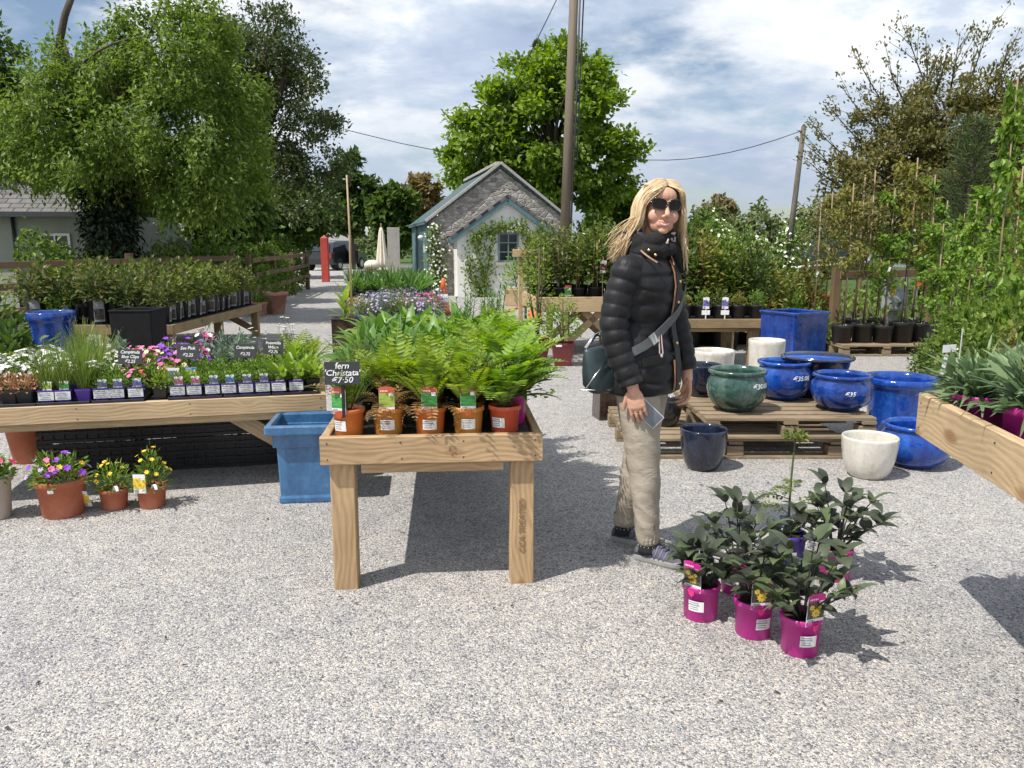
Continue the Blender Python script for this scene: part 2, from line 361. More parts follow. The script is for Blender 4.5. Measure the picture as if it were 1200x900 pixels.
def stonemat(name, c0, c1, c2, scale=3.3, mortar=(.30, .28, .25)):
    m, nt, N, L, b, out = nodes(name); tc = N("ShaderNodeTexCoord"); mp = N("ShaderNodeMapping"); mp.inputs[3].default_value = (1, 1, 1.9); L(tc.outputs['Object'], mp.inputs[0])
    nz = N("ShaderNodeTexNoise"); nz.inputs['Scale'].default_value = 5; L(mp.outputs[0], nz.inputs[0])
    mv = N("ShaderNodeMix"); mv.data_type = 'VECTOR'; mv.inputs[0].default_value = 0.09; L(mp.outputs[0], mv.inputs[4]); L(nz.outputs['Color'], mv.inputs[5])
    v = N("ShaderNodeTexVoronoi"); v.inputs['Scale'].default_value = scale; L(mv.outputs[1], v.inputs[0])
    e = N("ShaderNodeTexVoronoi"); e.feature = 'DISTANCE_TO_EDGE'; e.inputs['Scale'].default_value = scale; L(mv.outputs[1], e.inputs[0])
    sc = N("ShaderNodeSeparateColor"); L(v.outputs['Color'], sc.inputs[0]); f = texnoise(N, L, tc.outputs['Object'], 22, 6, 0.7)
    ad = N("ShaderNodeMath"); ad.operation = 'MULTIPLY_ADD'; ad.inputs[1].default_value = 0.6; L(sc.outputs[0], ad.inputs[0])
    fm = N("ShaderNodeMath"); fm.operation = 'MULTIPLY'; fm.inputs[1].default_value = 0.45; L(f, fm.inputs[0]); L(fm.outputs[0], ad.inputs[2])
    c = cramp(N, L, ad.outputs[0], [(0.2, c0), (0.5, c1), (0.8, c2)])
    ed = cramp(N, L, e.outputs[0], [(0.02, (1, 1, 1)), (0.07, (0, 0, 0))])
    mx = N("ShaderNodeMix"); mx.data_type = 'RGBA'; L(ed, mx.inputs[0]); L(c, mx.inputs[6]); mx.inputs[7].default_value = (*mortar, 1); L(mx.outputs[2], b.inputs['Base Color'])
    b.inputs['Roughness'].default_value = 0.9
    h = N("ShaderNodeMath"); h.operation = 'MULTIPLY_ADD'; h.inputs[1].default_value = 0.35; L(f, h.inputs[0]); mm = N("ShaderNodeMath"); mm.operation = 'MINIMUM'; mm.inputs[1].default_value = 0.14; L(e.outputs[0], mm.inputs[0])
    m6 = N("ShaderNodeMath"); m6.operation = 'MULTIPLY'; m6.inputs[1].default_value = 5.0; L(mm.outputs[0], m6.inputs[0]); L(m6.outputs[0], h.inputs[2]); bumpn(N, L, b, h.outputs[0], 0.035); M[name] = m
stonemat("rubble_stone", (.20, .18, .16), (.34, .315, .285), (.48, .45, .41), 5.5, (.40, .38, .35))
def slatemat(name, a, bcol, size=(4.0, 4.0, 5.5)):
    m, nt, N, L, b, out = nodes(name); at_ = N("ShaderNodeAttribute"); at_.attribute_name = "gr"
    br = N("ShaderNodeTexBrick"); br.inputs['Color1'].default_value = (*a, 1); br.inputs['Color2'].default_value = (*bcol, 1); br.inputs['Mortar'].default_value = (.02, .02, .02, 1)
    br.inputs['Scale'].default_value = 1.0; br.inputs['Brick Width'].default_value = 0.28; br.inputs['Row Height'].default_value = 0.2; br.inputs['Mortar Size'].default_value = 0.012
    L(at_.outputs['Vector'], br.inputs[0]); n = texnoise(N, L, at_.outputs['Vector'], 3, 5, 0.7)
    mx = N("ShaderNodeMix"); mx.data_type = 'RGBA'; mx.blend_type = 'MULTIPLY'; mx.inputs[0].default_value = 1; L(br.outputs[0], mx.inputs[6]); L(cramp(N, L, n, [(.3, (.65, .65, .62)), (.7, (1.25, 1.22, 1.15))]), mx.inputs[7])
    L(mx.outputs[2], b.inputs['Base Color']); b.inputs['Roughness'].default_value = 0.7; bumpn(N, L, b, br.outputs['Fac'], -0.012); M[name] = m
slatemat("slate", (.12, .118, .125), (.17, .165, .17))
def corrmat(name, col):
    m, nt, N, L, b, out = nodes(name); tc = N("ShaderNodeTexCoord"); w = N("ShaderNodeTexWave"); w.bands_direction = 'X'; w.inputs['Scale'].default_value = 2.2; L(tc.outputs['Object'], w.inputs[0])
    n = texnoise(N, L, tc.outputs['Object'], 2.4, 6, 0.65); L(cramp(N, L, n, [(.3, shade3(col, .78)), (.5, col), (.72, shade3(col, 1.18))]), b.inputs['Base Color'])
    b.inputs['Roughness'].default_value = 0.55; bumpn(N, L, b, w.outputs[0], 0.03); M[name] = m
corrmat("teal_sheet", (.10, .185, .20))
corrmat("teal_roof", (.055, .100, .112))
mat("teal_paint", (.10, .19, .21), .5, .12, 6)
mat("render_white", (.78, .77, .74), .85, .07, 2.2, .004, fine=60)
mat("render_grey", (.34, .34, .31), .9, .12, 1.6, .02, fine=45)
mat("render_cream", (.62, .54, .42), .9, .08, 1.2)
mat("dark_glass", (.025, .03, .035), .08, .2, 3, spec=.8)
mat("window_paint", (.16, .22, .24), .5, .1)
mat("dark_metal", (.04, .042, .045), .45, .2, 8)
mat("concrete", (.40, .38, .35), .9, .14, 4, .006)
mat("bark", (.085, .068, .052), .95, .4, 7, .03, fine=22, stretch=(1, 1, .25))
mat("bark_grey", (.13, .115, .095), .95, .35, 9, .02, fine=30, stretch=(1, 1, .25))
mat("pole_wood", (.165, .132, .098), .85, .3, 6, .01, fine=40, stretch=(1, 1, .08))
mat("bamboo", (.42, .31, .165), .55, .18, 5, col2=(.50, .40, .24))
mat("stem_green", (.07, .11, .03), .6, .2)
mat("stem_brown", (.10, .07, .045), .8, .25, 20)
mat("stem_dark", (.035, .028, .03), .6, .25, 20)
mat("red_paint", (.42, .05, .035), .6, .15, 5)
mat("orange_plastic", (.75, .16, .05), .45, .12, 5)
mat("white_plastic", (.75, .75, .74), .45, .08, 5)
mat("black_plastic", (.018, .018, .020), .42, .3, 14)
mat("rubber", (.02, .02, .02), .8, .2)
mat("car_black", (.012, .013, .016), .18, .2, 3, coat=.8)
mat("car_teal", (.02, .05, .055), .2, .2, 3, coat=.6)
mat("chrome", (.6, .6, .6), .15, .05, metal=1)
mat("lamp_red", (.4, .02, .02), .25, .1)
mat("canvas_cream", (.72, .66, .54), .85, .08, 5, .01, fine=25)
mat("electric_grey", (.34, .36, .38), .5, .1, 4)
mat("yellow_sticker", (.75, .45, .03), .5, .1)
woodmat("fence_wood", (.20, .135, .075), (.07, .05, .03), .8, False, .35)
woodmat("new_wood", (.51, .35, .195), (.23, .11, .045), .6, True, .27)
woodmat("pale_wood", (.57, .42, .25), (.30, .17, .08), .6, True, .26)
woodmat("bench_wood", (.44, .325, .20), (.20, .11, .05), .68, True, .28)
woodmat("old_wood", (.32, .225, .12), (.13, .08, .04), .8, True, .4, .35)
woodmat("pallet_wood", (.33, .25, .165), (.13, .09, .06), .85, True, .42, .25)
leafmat("lf_lime", [(.052, .092, .014), (.138, .222, .032), (.240, .335, .060)], .42)
leafmat("lf_willow", [(.040, .078, .017), (.098, .158, .032), (.195, .262, .068)], .45, .45, .8)
leafmat("lf_ivy", [(.007, .014, .006), (.014, .030, .010), (.035, .062, .020)], .12, .35)
leafmat("lf_oak", [(.026, .042, .014), (.068, .095, .034), (.150, .178, .085)], .28, .35, .9)
leafmat("lf_dark", [(.022, .045, .013), (.055, .100, .024), (.110, .165, .040)], .35, .5, .7)
leafmat("lf_bronze", [(.058, .064, .020), (.130, .130, .046), (.215, .205, .090)], .35, .5, .8)
leafmat("lf_tan", [(.09, .075, .035), (.17, .14, .07), (.26, .21, .12)], .35, .6, .8)
leafmat("lf_pine", [(.022, .040, .014), (.055, .085, .030), (.105, .140, .060)], .2, .5)
leafmat("lf_hedge", [(.036, .070, .014), (.095, .160, .030), (.180, .250, .055)], .35)
leafmat("lf_far", [(.050, .078, .028), (.100, .140, .050), (.165, .195, .080)], .3, .7, .4)

# ------------------------------------------------------------------ ground
def sheet(name, poly, z, m):
    mb = MB(); mb.add([(x, y, z) for x, y in poly], [tuple(range(len(poly)))]); return struct(mb.build(name, m))
sheet("field_ground", [(-500, -30), (500, -30), (500, 800), (-500, 800)], -0.012, "turf")
sheet("soil_bed", [(3.3, 11.4), (30, 10.6), (30, 22), (3.3, 22)], -0.008, "soil")
sheet("road", [(-70, 47), (30, 47), (30, 55), (-70, 55)], -0.004, "asphalt")
sheet("gravel_yard", [(-30, -8), (30, -8), (30, 11.2), (4.0, 12.4), (3.6, 26), (-4.2, 26), (-7.2, 47.5), (-13.5, 47.5), (-6.5, 25), (-5.7, 17.2), (-8.6, 12), (-30, 11)], 0.0, "gravel")

# ------------------------------------------------------------------ trees
def crown_pts(ells, n, shell=2.0, rng=RNG):
    vol = np.array([e[3] * e[4] * e[5] for e in ells]); idx = rng.choice(len(ells), n, p=vol / vol.sum()); E = np.array(ells)[idx]
    d = rnd_unit(n, rng); r = rng.uniform(0.02, 1, n) ** (1 / (shell + 1))
    return E[:, :3] + d * r[:, None] * E[:, 3:6], d
def add_crown(mb, ells, nclump, nleaf, clump_r, L, Wd, m=0, droop=0.3, shell=2.0, strand=0.0, six=False, flat=0.7, rng=RNG):
    P, d = crown_pts(ells, nclump, shell, rng); k = nclump * nleaf
    cen = np.repeat(P, nleaf, 0); od = np.repeat(d, nleaf, 0)
    if strand > 0:
        t = rng.uniform(0, 1, k); sl_ = np.repeat(rng.uniform(.4, 1.0, nclump) * strand, nleaf)
        sway = np.repeat(rng.normal(0, .25, (nclump, 2)), nleaf, 0)
        off = rng.normal(0, clump_r * .45, (k, 3)); off[:, 2] -= t * sl_; off[:, :2] += sway * (t * sl_)[:, None] * .6
    else:
        off = rng.normal(0, clump_r * .55, (k, 3)); off[:, 2] *= flat
    pos = cen + off; D = od * .6 + rnd_unit(k, rng) * .9; D[:, 2] -= droop
    Nn = rnd_unit(k, rng) * .75; Nn[:, 2] += .9; Nn += od * .35
    s = rng.uniform(.65, 1.3, k); mb.cards(pos, D, Nn, L * s, Wd * s, m, six=six); return P
def limbs(mb, trunk, targets, r0, m=0, k=30, r_end=0.012, rng=RNG):
    T = [np.asarray(p, float) for p in trunk]
    for q in targets[:k]:
        i = rng.uniform(.35, 1.0) * (len(T) - 1); a = int(min(i, len(T) - 2)); p = T[a] + (T[a + 1] - T[a]) * (i - a)
        if q[2] < p[2] - .3: continue
        ln = np.linalg.norm(q - p); b = rng.normal(0, ln * .06, 3); b[2] += ln * .05
        rr = r0 * rng.uniform(.22, .4); mb.tube(bez(p, q, b, 6), list(np.linspace(rr, r_end, 6)), 5, m, True, False)
def tree(name, label, trunk, r0, ells, nclump, nleaf, clump_r, L, Wd, bark, leaf, group=None, klimb=30, cat="tree", taper=.6, limbk=1.0, **kw):
    b = np.asarray(trunk[0], float); root = thing(name, label, cat, tuple(b), 0, group)
    rng = np.random.default_rng(abs(hash(label)) % 1000 if False else sum(map(ord, label)))
    E = [(*(np.array(e[:3]) - b), *e[3:]) for e in ells]; T = [np.asarray(p, float) - b for p in trunk]
    cr = MB(); P = add_crown(cr, E, nclump, nleaf, clump_r, L, Wd, rng=rng, **kw)
    tr = MB(); n = len(T); tr.tube(T, [r0 * (1.25 if i == 0 else 1 - taper * i / (n - 1)) for i in range(n)], 10)
    limbs(tr, T, P, r0 * limbk, 0, klimb, rng=rng); tr.build("trunk", bark, root); cr.build("crown", leaf, root); return root
def E_(px, py, Y, rpx, rpy, ry=None):
    c = at(px, py, Y); k = mpp(Y); return (c.x, c.y, c.z, rpx * k, (ry or rpx * k * .8), rpy * k)
def T_(pts): return [tuple(at(*p)) if p[1] is not None else (at(p[0], 300, p[2]).x, p[2], 0) for p in pts]

# big drooping tree with the ivy trunk, by the bungalow
ivytree = tree("broadleaf_tree", "large drooping light green tree with an ivy covered trunk beside the bungalow", T_([(133, None, 15), (131, 285, 15), (128, 225, 15), (105, 150, 15), (88, 100, 15), (72, 45, 15)]), .30,
     [E_(55, 158, 15, 85, 55, 1.6), E_(235, 130, 14.6, 72, 125, 1.5), E_(140, 158, 14.4, 100, 60, 1.4), E_(205, 60, 15, 60, 70, 1.2), E_(25, 185, 14.6, 45, 22, .8), E_(72, 112, 14.6, 62, 42, 1.2), E_(150, 60, 15.2, 50, 45, 1.0), E_(250, 195, 14.6, 58, 60, 1.2), E_(115, 95, 15.4, 55, 60, 1.2), E_(205, 205, 15.6, 70, 40, 1.2)],
     560, 125, .22, .098, .046, "bark", "lf_willow", droop=.7, strand=.50, shell=1.3, klimb=40, taper=.86, limbk=.28)
mb = MB(); b = ivytree.location
mb.tube([np.array(at(112, 180, 15)) - b, np.array(at(88, 115, 14.9)) - b, np.array(at(66, 68, 14.8)) - b, np.array(at(76, 18, 14.8)) - b, np.array(at(92, -25, 14.8)) - b], [.09, .08, .07, .06, .05], 8)
for k in range(36):
    t = RNG.uniform(0, 1); p = np.array(at(128 - 55 * t, 225 - 150 * t, 15)) - b; mb.tube(bez(p, p + rnd_unit(1)[0] * RNG.uniform(.2, .6), rnd_unit(1)[0] * .08, 4), [.012, .009, .006, .003], 4)
mb.build("bare_limb", "bark", ivytree)
mb = MB(); k = 5200; t = RNG.uniform(0, 1, k); an = RNG.uniform(0, 6.283, k); h = t * 2.7; rr = .32 + .10 * RNG.normal(size=k) + .55 * np.exp(-h * 2.2) * RNG.uniform(0, 1, k)
P = np.stack([rr * np.cos(an) - .12 * np.exp(-h), rr * np.sin(an), h], 1); D = np.stack([np.cos(an) * .6, np.sin(an) * .6, -.5 + 0 * an], 1) + rnd_unit(k) * .6; Nn = np.stack([np.cos(an), np.sin(an), .5 + 0 * an], 1)
mb.cards(P, D, Nn, .10, .085, six=True); mb.build("ivy", "lf_ivy", ivytree)
tree("holm_oak", "dark grey green evergreen oak with an open crown left of the lane", T_([(295, None, 23.6), (297, 240, 23.6), (300, 150, 23.6), (298, 70, 23.6)]), .22,
     [E_(300, 60, 23.6, 62, 55, 1.8), E_(345, 115, 23.6, 50, 55, 1.6), E_(365, 190, 23.4, 48, 35, 1.3), E_(290, 180, 24, 60, 60, 1.8), E_(330, 235, 23, 60, 30, 1.3), E_(390, 155, 23.6, 22, 22, .6), E_(270, 90, 24, 50, 60, 1.6), E_(392, 225, 23.6, 24, 22, .6)],
     340, 90, .30, .125, .065, "bark", "lf_oak", droop=.1, shell=1.8, klimb=90)
tree("broadleaf_tree", "bright green rounded tree standing behind the stone cottage", T_([(662, None, 34), (655, 250, 34), (650, 180, 34), (640, 110, 34)]), .34,
     [E_(640, 150, 34, 82, 75, 3), E_(575, 200, 34, 52, 52, 2), E_(700, 190, 34, 50, 52, 2), E_(660, 95, 34, 52, 40, 2), E_(610, 110, 34, 45, 40, 2), E_(560, 165, 34, 42, 38, 2), E_(690, 130, 34, 42, 36, 2), E_(600, 225, 34, 80, 32, 2), E_(715, 225, 34, 30, 26, 1.2)],
     330, 125, .46, .25, .16, "bark", "lf_lime", droop=.15, shell=2.6, klimb=90)
tree("cherry_tree", "bronze leaved tree with upswept twiggy branches behind the young potted trees", T_([(1090, None, 19), (1088, 280, 19), (1085, 240, 19)]), .2,
     [E_(1060, 210, 19, 85, 60, 1.6), E_(1120, 150, 19, 90, 70, 1.7), E_(1020, 230, 19, 60, 45, 1.3), E_(1170, 180, 19, 70, 80, 1.6), E_(1070, 150, 19, 60, 40, 1.3)],
     470, 72, .26, .12, .062, "bark", "lf_bronze", droop=.0, shell=1.2, klimb=60)
ch = bpy.data.objects["cherry_tree"]; mb = MB(); tw = MB(); b = np.array(ch.location)
for (x0, y0, x1, y1) in [(1040, 215, 950, 145), (1050, 200, 968, 120), (1060, 180, 985, 100), (1065, 160, 1000, 60), (1075, 140, 1040, 75), (1090, 130, 1085, 42), (1100, 130, 1062, 35), (1110, 125, 1125, 40), (1125, 120, 1160, 28), (1140, 130, 1195, 35), (1150, 140, 1215, 70), (1030, 240, 948, 190), (1035, 230, 940, 165), (1095, 110, 1110, 60), (1160, 130, 1180, 60), (1045, 170, 1015, 110)]:
    p = np.array(at(x0, y0, 19)) - b; q = np.array(at(x1, y1, 19 + RNG.uniform(-.8, .8))) - b; pts = bez(p, q, (0, 0, -.12), 7); tw.tube(pts, list(np.linspace(.03, .006, 7)), 5)
    for s_ in range(5):
        i = RNG.integers(2, 6); a = pts[i]; e = a + (_n(q - p) + rnd_unit(1)[0] * .55) * RNG.uniform(.3, .7); tw.tube([a, (a + e) / 2 + (0, 0, .03), e], [.010, .007, .004], 4); pts = pts + [a * .5 + e * .5, e]
    cen = np.array([pts[i] for i in RNG.integers(2, len(pts), 150)]) + RNG.normal(0, .06, (150, 3)); mb.cards(cen, _n(q - p) + rnd_unit(150) * .8, rnd_unit(150) + (0, 0, .6), .085, .042)
tw.build("branch", "bark", ch); mb.build("shoots", "lf_bronze", ch)
# pine between the staked trees
pt = thing("pine_tree", "young blue green pine tree rising behind the fence among the staked trees", "tree", tuple(G(1128, 393)), 0); pt.location = (at(1128, 300, 14).x, 14, 0)
tr = MB(); tr.tube([(0, 0, 0), (.03, 0, 2), (0, 0, 3.6)], [.09, .06, .015], 8); cr = MB()
for w in range(13):
    z = .6 + w * .232
    for k in range(5):
        az = k * 1.257 + w * .7 + RNG.normal(0, .2); ln = max(.18, (3.75 - z) * .31) * RNG.uniform(.75, 1.15); e = np.array((math.cos(az) * ln, math.sin(az) * ln, z + ln * .28)); pts = bez((0, 0, z), e, (0, 0, -.05), 6); tr.tube(pts, list(np.linspace(.022, .006, 6)), 4)
        n = 90; c = np.array([pts[i] for i in RNG.integers(1, 6, n)]) + RNG.normal(0, .07, (n, 3)); cr.cards(c, (e - (0, 0, z)) / ln + rnd_unit(n) * .9 + (0, 0, .35), rnd_unit(n), .15, .016, six=False)
tr.build("trunk", "bark", pt); cr.build("crown", "lf_pine", pt)
# far trees
def fartree(name, label, px, py, Y, rpx, rpy, leaf, n=130, nl=40, lsz=.35, group="trees along the far road", **kw):
    return tree(name, label, [(at(px, py, Y).x, Y, 0), tuple(at(px, py + rpy * .6, Y)), tuple(at(px, py - rpy * .3, Y))], mpp(Y) * rpx * .07, [E_(px, py, Y, rpx, rpy), E_(px - rpx * .45, py + rpy * .3, Y, rpx * .6, rpy * .6), E_(px + rpx * .5, py + rpy * .35, Y, rpx * .55, rpy * .55), E_(px, py + rpy * .6, Y, rpx * .8, rpy * .4)],
                n, nl, mpp(Y) * rpx * .22, lsz, lsz * .6, "bark", leaf, group, 24, **kw)
fartree("broadleaf_tree", "dark green tree beyond the red post and the bamboo cane", 412, 228, 40, 28, 42, "lf_dark", 120, 50, .4)
fartree("broadleaf_tree", "mid green tapering tree behind the closed parasol", 462, 250, 36, 24, 36, "lf_dark", 120, 50, .35)
fartree("broadleaf_tree", "sparse tan leaved tree between the parasol and the cottage roof", 492, 232, 46, 22, 26, "lf_tan", 80, 40, .4)
fartree("broadleaf_tree", "small green tree to the right of the utility pole", 706, 258, 44, 18, 26, "lf_dark", 70, 45, .4)
fartree("broadleaf_tree", "light green tree just behind the woman's hair", 738, 248, 38, 18, 24, "lf_hedge", 80, 45, .3)
fartree("broadleaf_tree", "bare spring tree with thin greyish crown on the skyline right of the woman", 842, 248, 60, 20, 20, "lf_tan", 70, 30, .35, shell=1.2)
fartree("broadleaf_tree", "dark foliage at the very left edge above the bungalow roof", -20, 110, 18, 60, 80, "lf_dark", 140, 70, .14, group=None)
fartree("broadleaf_tree", "dense dark tree behind the evergreen oak and the hedge", 330, 250, 33, 60, 36, "lf_dark", 200, 60, .28, group=None)
fartree("broadleaf_tree", "shady dark tree behind the drooping tree's right side", 262, 235, 19, 50, 55, "lf_dark", 170, 70, .14, group=None)
def hedge(name, label, p0, p1, w, h, leaf, n, L, z0=0.0, group=None, cat="hedge", flowers=None):
    p0 = np.asarray(p0, float); p1 = np.asarray(p1, float); root = thing(name, label, cat, (p0[0], p0[1], 0), 0, group)
    rng = np.random.default_rng(sum(map(ord, label))); d = p1 - p0; ln = np.linalg.norm(d); d /= ln; sd = np.array((-d[1], d[0]))
    t = rng.uniform(0, ln, n); a = rng.uniform(0, math.pi, n); r = rng.uniform(.55, 1.0, n) ** .5
    bump = 1 + .16 * np.sin(t * 2.1 + 1) + .12 * np.sin(t * 5.3) + .08 * np.sin(t * 11)
    s_ = np.cos(a) * w / 2 * r; z = z0 + (h - z0) * (np.abs(np.sin(a)) ** .5) * bump * r; z *= rng.uniform(.9, 1.05, n)
    P = np.stack([d[0] * t + sd[0] * s_, d[1] * t + sd[1] * s_, np.maximum(z, .03)], 1); Nn = np.stack([sd[0] * np.cos(a), sd[1] * np.cos(a), np.sin(a) + .3], 1) + rnd_unit(n, rng) * .5
    mb = MB(); mb.cards(P, rnd_unit(n, rng) + (0, 0, -.1), Nn, L * rng.uniform(.7, 1.3, n), L * .6, six=L * 50 > 1)
    st = MB()
    for i in range(int(ln * 3)):
        q = d * rng.uniform(0, ln); st.tube([(q[0], q[1], 0), (q[0] + rng.normal(0, .1), q[1], h * .5), (q[0] + rng.normal(0, .2), q[1] + rng.normal(0, .1), h * .92)], [.02, .013, .005], 4)
    st.build("stems", "stem_brown", root); mb.build("foliage", leaf, root)
    if flowers:
        k = flowers[1]; i = rng.integers(0, n, k); fm = MB(); fm.cards(P[i] + Nn[i] * .04, rnd_unit(k, rng), Nn[i], flowers[2], flowers[2], six=True); fm.build("blossom", flowers[0], root)
    return root
mat("flower_white", (.80, .79, .72), .6, .06); 
hedge("hedge", "leafy light green hedge growing through the post and rail fence by the lane", (-5.95, 17.4), (-6.9, 25.2), 1.1, 1.25, "lf_hedge", 9000, .10)
hedge("hedge", "low green hedge behind the rose bench and the ivy trunk", (-8.2, 13.5), (-5.7, 17.3), .9, 1.35, "lf_hedge", 4200, .10)
hedge("hedge", "long clipped dark hedgerow on the horizon right of the woman", (8, 46), (22, 48), 2.4, 3.2, "lf_far", 5200, .32)
hedge("hedge", "rough field hedgerow beyond the far road left of the parasol", (-26, 60), (-6, 60), 2.5, 1.9, "lf_far", 4000, .35)
hedge("hedge", "tall mixed hedgerow at the far right behind the cherry tree", (13, 26), (26, 24), 2.5, 3.0, "lf_dark", 5200, .22)
hedge("hedge", "white blossoming hedgerow bush left of the leaning pole", (6.5, 27), (9.6, 26.5), 1.8, 1.9, "lf_hedge", 2600, .16, flowers=("flower_white", 500, .11))
hedge("hedge", "green hedge between the cottage and the woman's shoulder", (3.0, 32), (9.5, 36), 2.0, 2.2, "lf_dark", 3200, .24)

# ------------------------------------------------------------------ buildings
def frame_(origin, a):
    o = np.asarray(origin, float); x = np.array((math.cos(a), math.sin(a), 0)); y = np.array((-math.sin(a), math.cos(a), 0)); return o, x, y
def prism(mb, poly, y0, y1, m=0):
    """poly of (x, z) pushed from y0 to y1"""
    n = len(poly); V = [(x, y0, z) for x, z in poly] + [(x, y1, z) for x, z in poly]
    gr = [(x, z, 0) for x, z in poly] * 2
    return mb.add(V, [tuple(range(n)), tuple(range(2 * n - 1, n - 1, -1))] + [((i + 1) % n, i, n + i, n + (i + 1) % n) for i in range(n)], m, False, gr)
def slope(mb, a, b, c, d, th, m=0):
    """roof slab: eave a-b, ridge d-c; thickness th"""
    a, b, c, d = [np.asarray(q, float) for q in (a, b, c, d)]; n = _n(np.cross(b - a, d - a)); n = n if n[2] > 0 else -n
    w = np.linalg.norm(b - a); h = np.linalg.norm(d - a); V = [a, b, c, d, a - n * th, b - n * th, c - n * th, d - n * th]
    g = [(0, 0, 0), (w, 0, 0), (w, h, 0), (0, h, 0)]
    return mb.add(V, [(0, 1, 2, 3), (7, 6, 5, 4), (0, 4, 5, 1), (1, 5, 6, 2), (2, 6, 7, 3), (3, 7, 4, 0)], m, False, g + g)
def window(root, x, z, w, h, y, cols=2, rows=3, paint="window_paint", sill="concrete"):
    f = MB(); t = .05
    for xx in (x - w / 2 + t / 2, x + w / 2 - t / 2): f.beam((xx, y, z), (xx, y, z + h), t, .06, 0, 0, up=(0, 1, 0))
    for k in range(rows + 1): f.beam((x - w / 2 + t, y, z + t / 2 + (h - t) * k / rows), (x + w / 2 - t, y, z + t / 2 + (h - t) * k / rows), .06, t if k in (0, rows) else .03, 0, 0)
    for k in range(1, cols): f.beam((x - w / 2 + w * k / cols, y - .003, z + t), (x - w / 2 + w * k / cols, y - .003, z + h - t), .03, .055, 0, 0, up=(0, 1, 0))
    wn = f.build("window", paint, root); p = MB(); p.box((x, y + .012, z + h / 2), (w - .02, .01, h - .02)); p.build("pane", "dark_glass", wn)
    s_ = MB(); s_.box((x, y - .05, z - .04), (w + .16, .16, .07)); s_.build("sill", sill, wn); return wn
A14 = R(11.5)
ct = thing("stone_cottage", "small rubble stone cottage with a white gabled porch and teal painted roof", "cottage", (at(505, 300, 22).x, 22, 0), A14)
Wd_, HE, HR = 3.85, 2.02, 3.42
mb = MB(); prism(mb, [(0, 0), (Wd_, 0), (Wd_, HE), (Wd_ / 2, HR), (0, HE)], 0, .5); mb.build("gable_wall", "rubble_stone", ct)
mb = MB(); mb.beam((.1, .52, HE / 2), (.1, 6.4, HE / 2), .2, HE, 0, 0); mb.beam((Wd_ - .1, .52, HE / 2), (Wd_ - .1, 6.4, HE / 2), .2, HE, 0, 0); prism(mb, [(0.21, 0), (Wd_ - .21, 0), (Wd_ - .21, HE), (Wd_ / 2, HR - .1), (.21, HE)], 6.2, 6.39); mb.build("side_wall", "teal_sheet", ct)
mb = MB(); mb.beam((-.06, .55, 1.99), (-.06, 6.4, 1.99), .1, .1); mb.box((-.03, .62, 1.0), (.06, .06, 2.0)); mb.box((-.03, 4.2, 1.0), (.06, .06, 2.0)); mb.build("gutter", "teal_paint", ct)
mb = MB()
slope(mb, (-.12, -.06, HE - .02), (-.12, 6.5, HE - .02), (Wd_ / 2, 6.5, HR + .10), (Wd_ / 2, -.06, HR + .10), .06)
slope(mb, (Wd_ + .12, 6.5, HE - .02), (Wd_ + .12, -.06, HE - .02), (Wd_ / 2, -.06, HR + .10), (Wd_ / 2, 6.5, HR + .10), .06); rf = mb.build("roof", "teal_roof", ct)
mb = MB()
for sx in (-1, 1): mb.beam((Wd_ / 2 + sx * (Wd_ / 2 + .14), -.03, HE - .02), (Wd_ / 2 + sx * .01, -.03, HR + .135), .16, .07, 0, .004)
mb.build("coping", "concrete", rf)
mb = MB(); mb.beam((Wd_ / 2, .1, HR + .15), (Wd_ / 2, 6.4, HR + .15), .2, .08); mb.build("ridge_cap", "concrete", rf)
mb = MB(); mb.tube([(Wd_ - .15, -.05, 1.2), (Wd_ - .15, -.05, 2.1)], .05, 10); mb.build("drainpipe", "dark_metal", ct)
P0, P1, PE, PR, PD = .62, 3.32, 1.66, 2.56, -.75
mb = MB(); px_ = (P0 + P1) / 2; prism(mb, [(P0, 0), (P1, 0), (P1, PE), (px_, PR), (P0, PE)], PD, -.001); pw = mb.build("porch", "render_white", ct)
mb = MB(); slope(mb, (P0 - .2, PD - .14, PE - .06), (P0 - .2, -.002, PE - .06), (px_, -.002, PR + .13), (px_, PD - .14, PR + .13), .07); slope(mb, (P1 + .2, -.002, PE - .06), (P1 + .2, PD - .14, PE - .06), (px_, PD - .14, PR + .13), (px_, -.002, PR + .13), .07); mb.build("porch_roof", "slate", pw)
mb = MB()
for sx in (-1, 1): mb.beam((px_ + sx * (P1 - P0 + .42) / 2, PD - .10, PE - .19), (px_ + sx * .004, PD - .10, PR + .0), .05, .17, 0, .003)
mb.build("bargeboard", "teal_paint", pw)
window(ct, px_ + .02, .92, .56, .78, PD - .02)
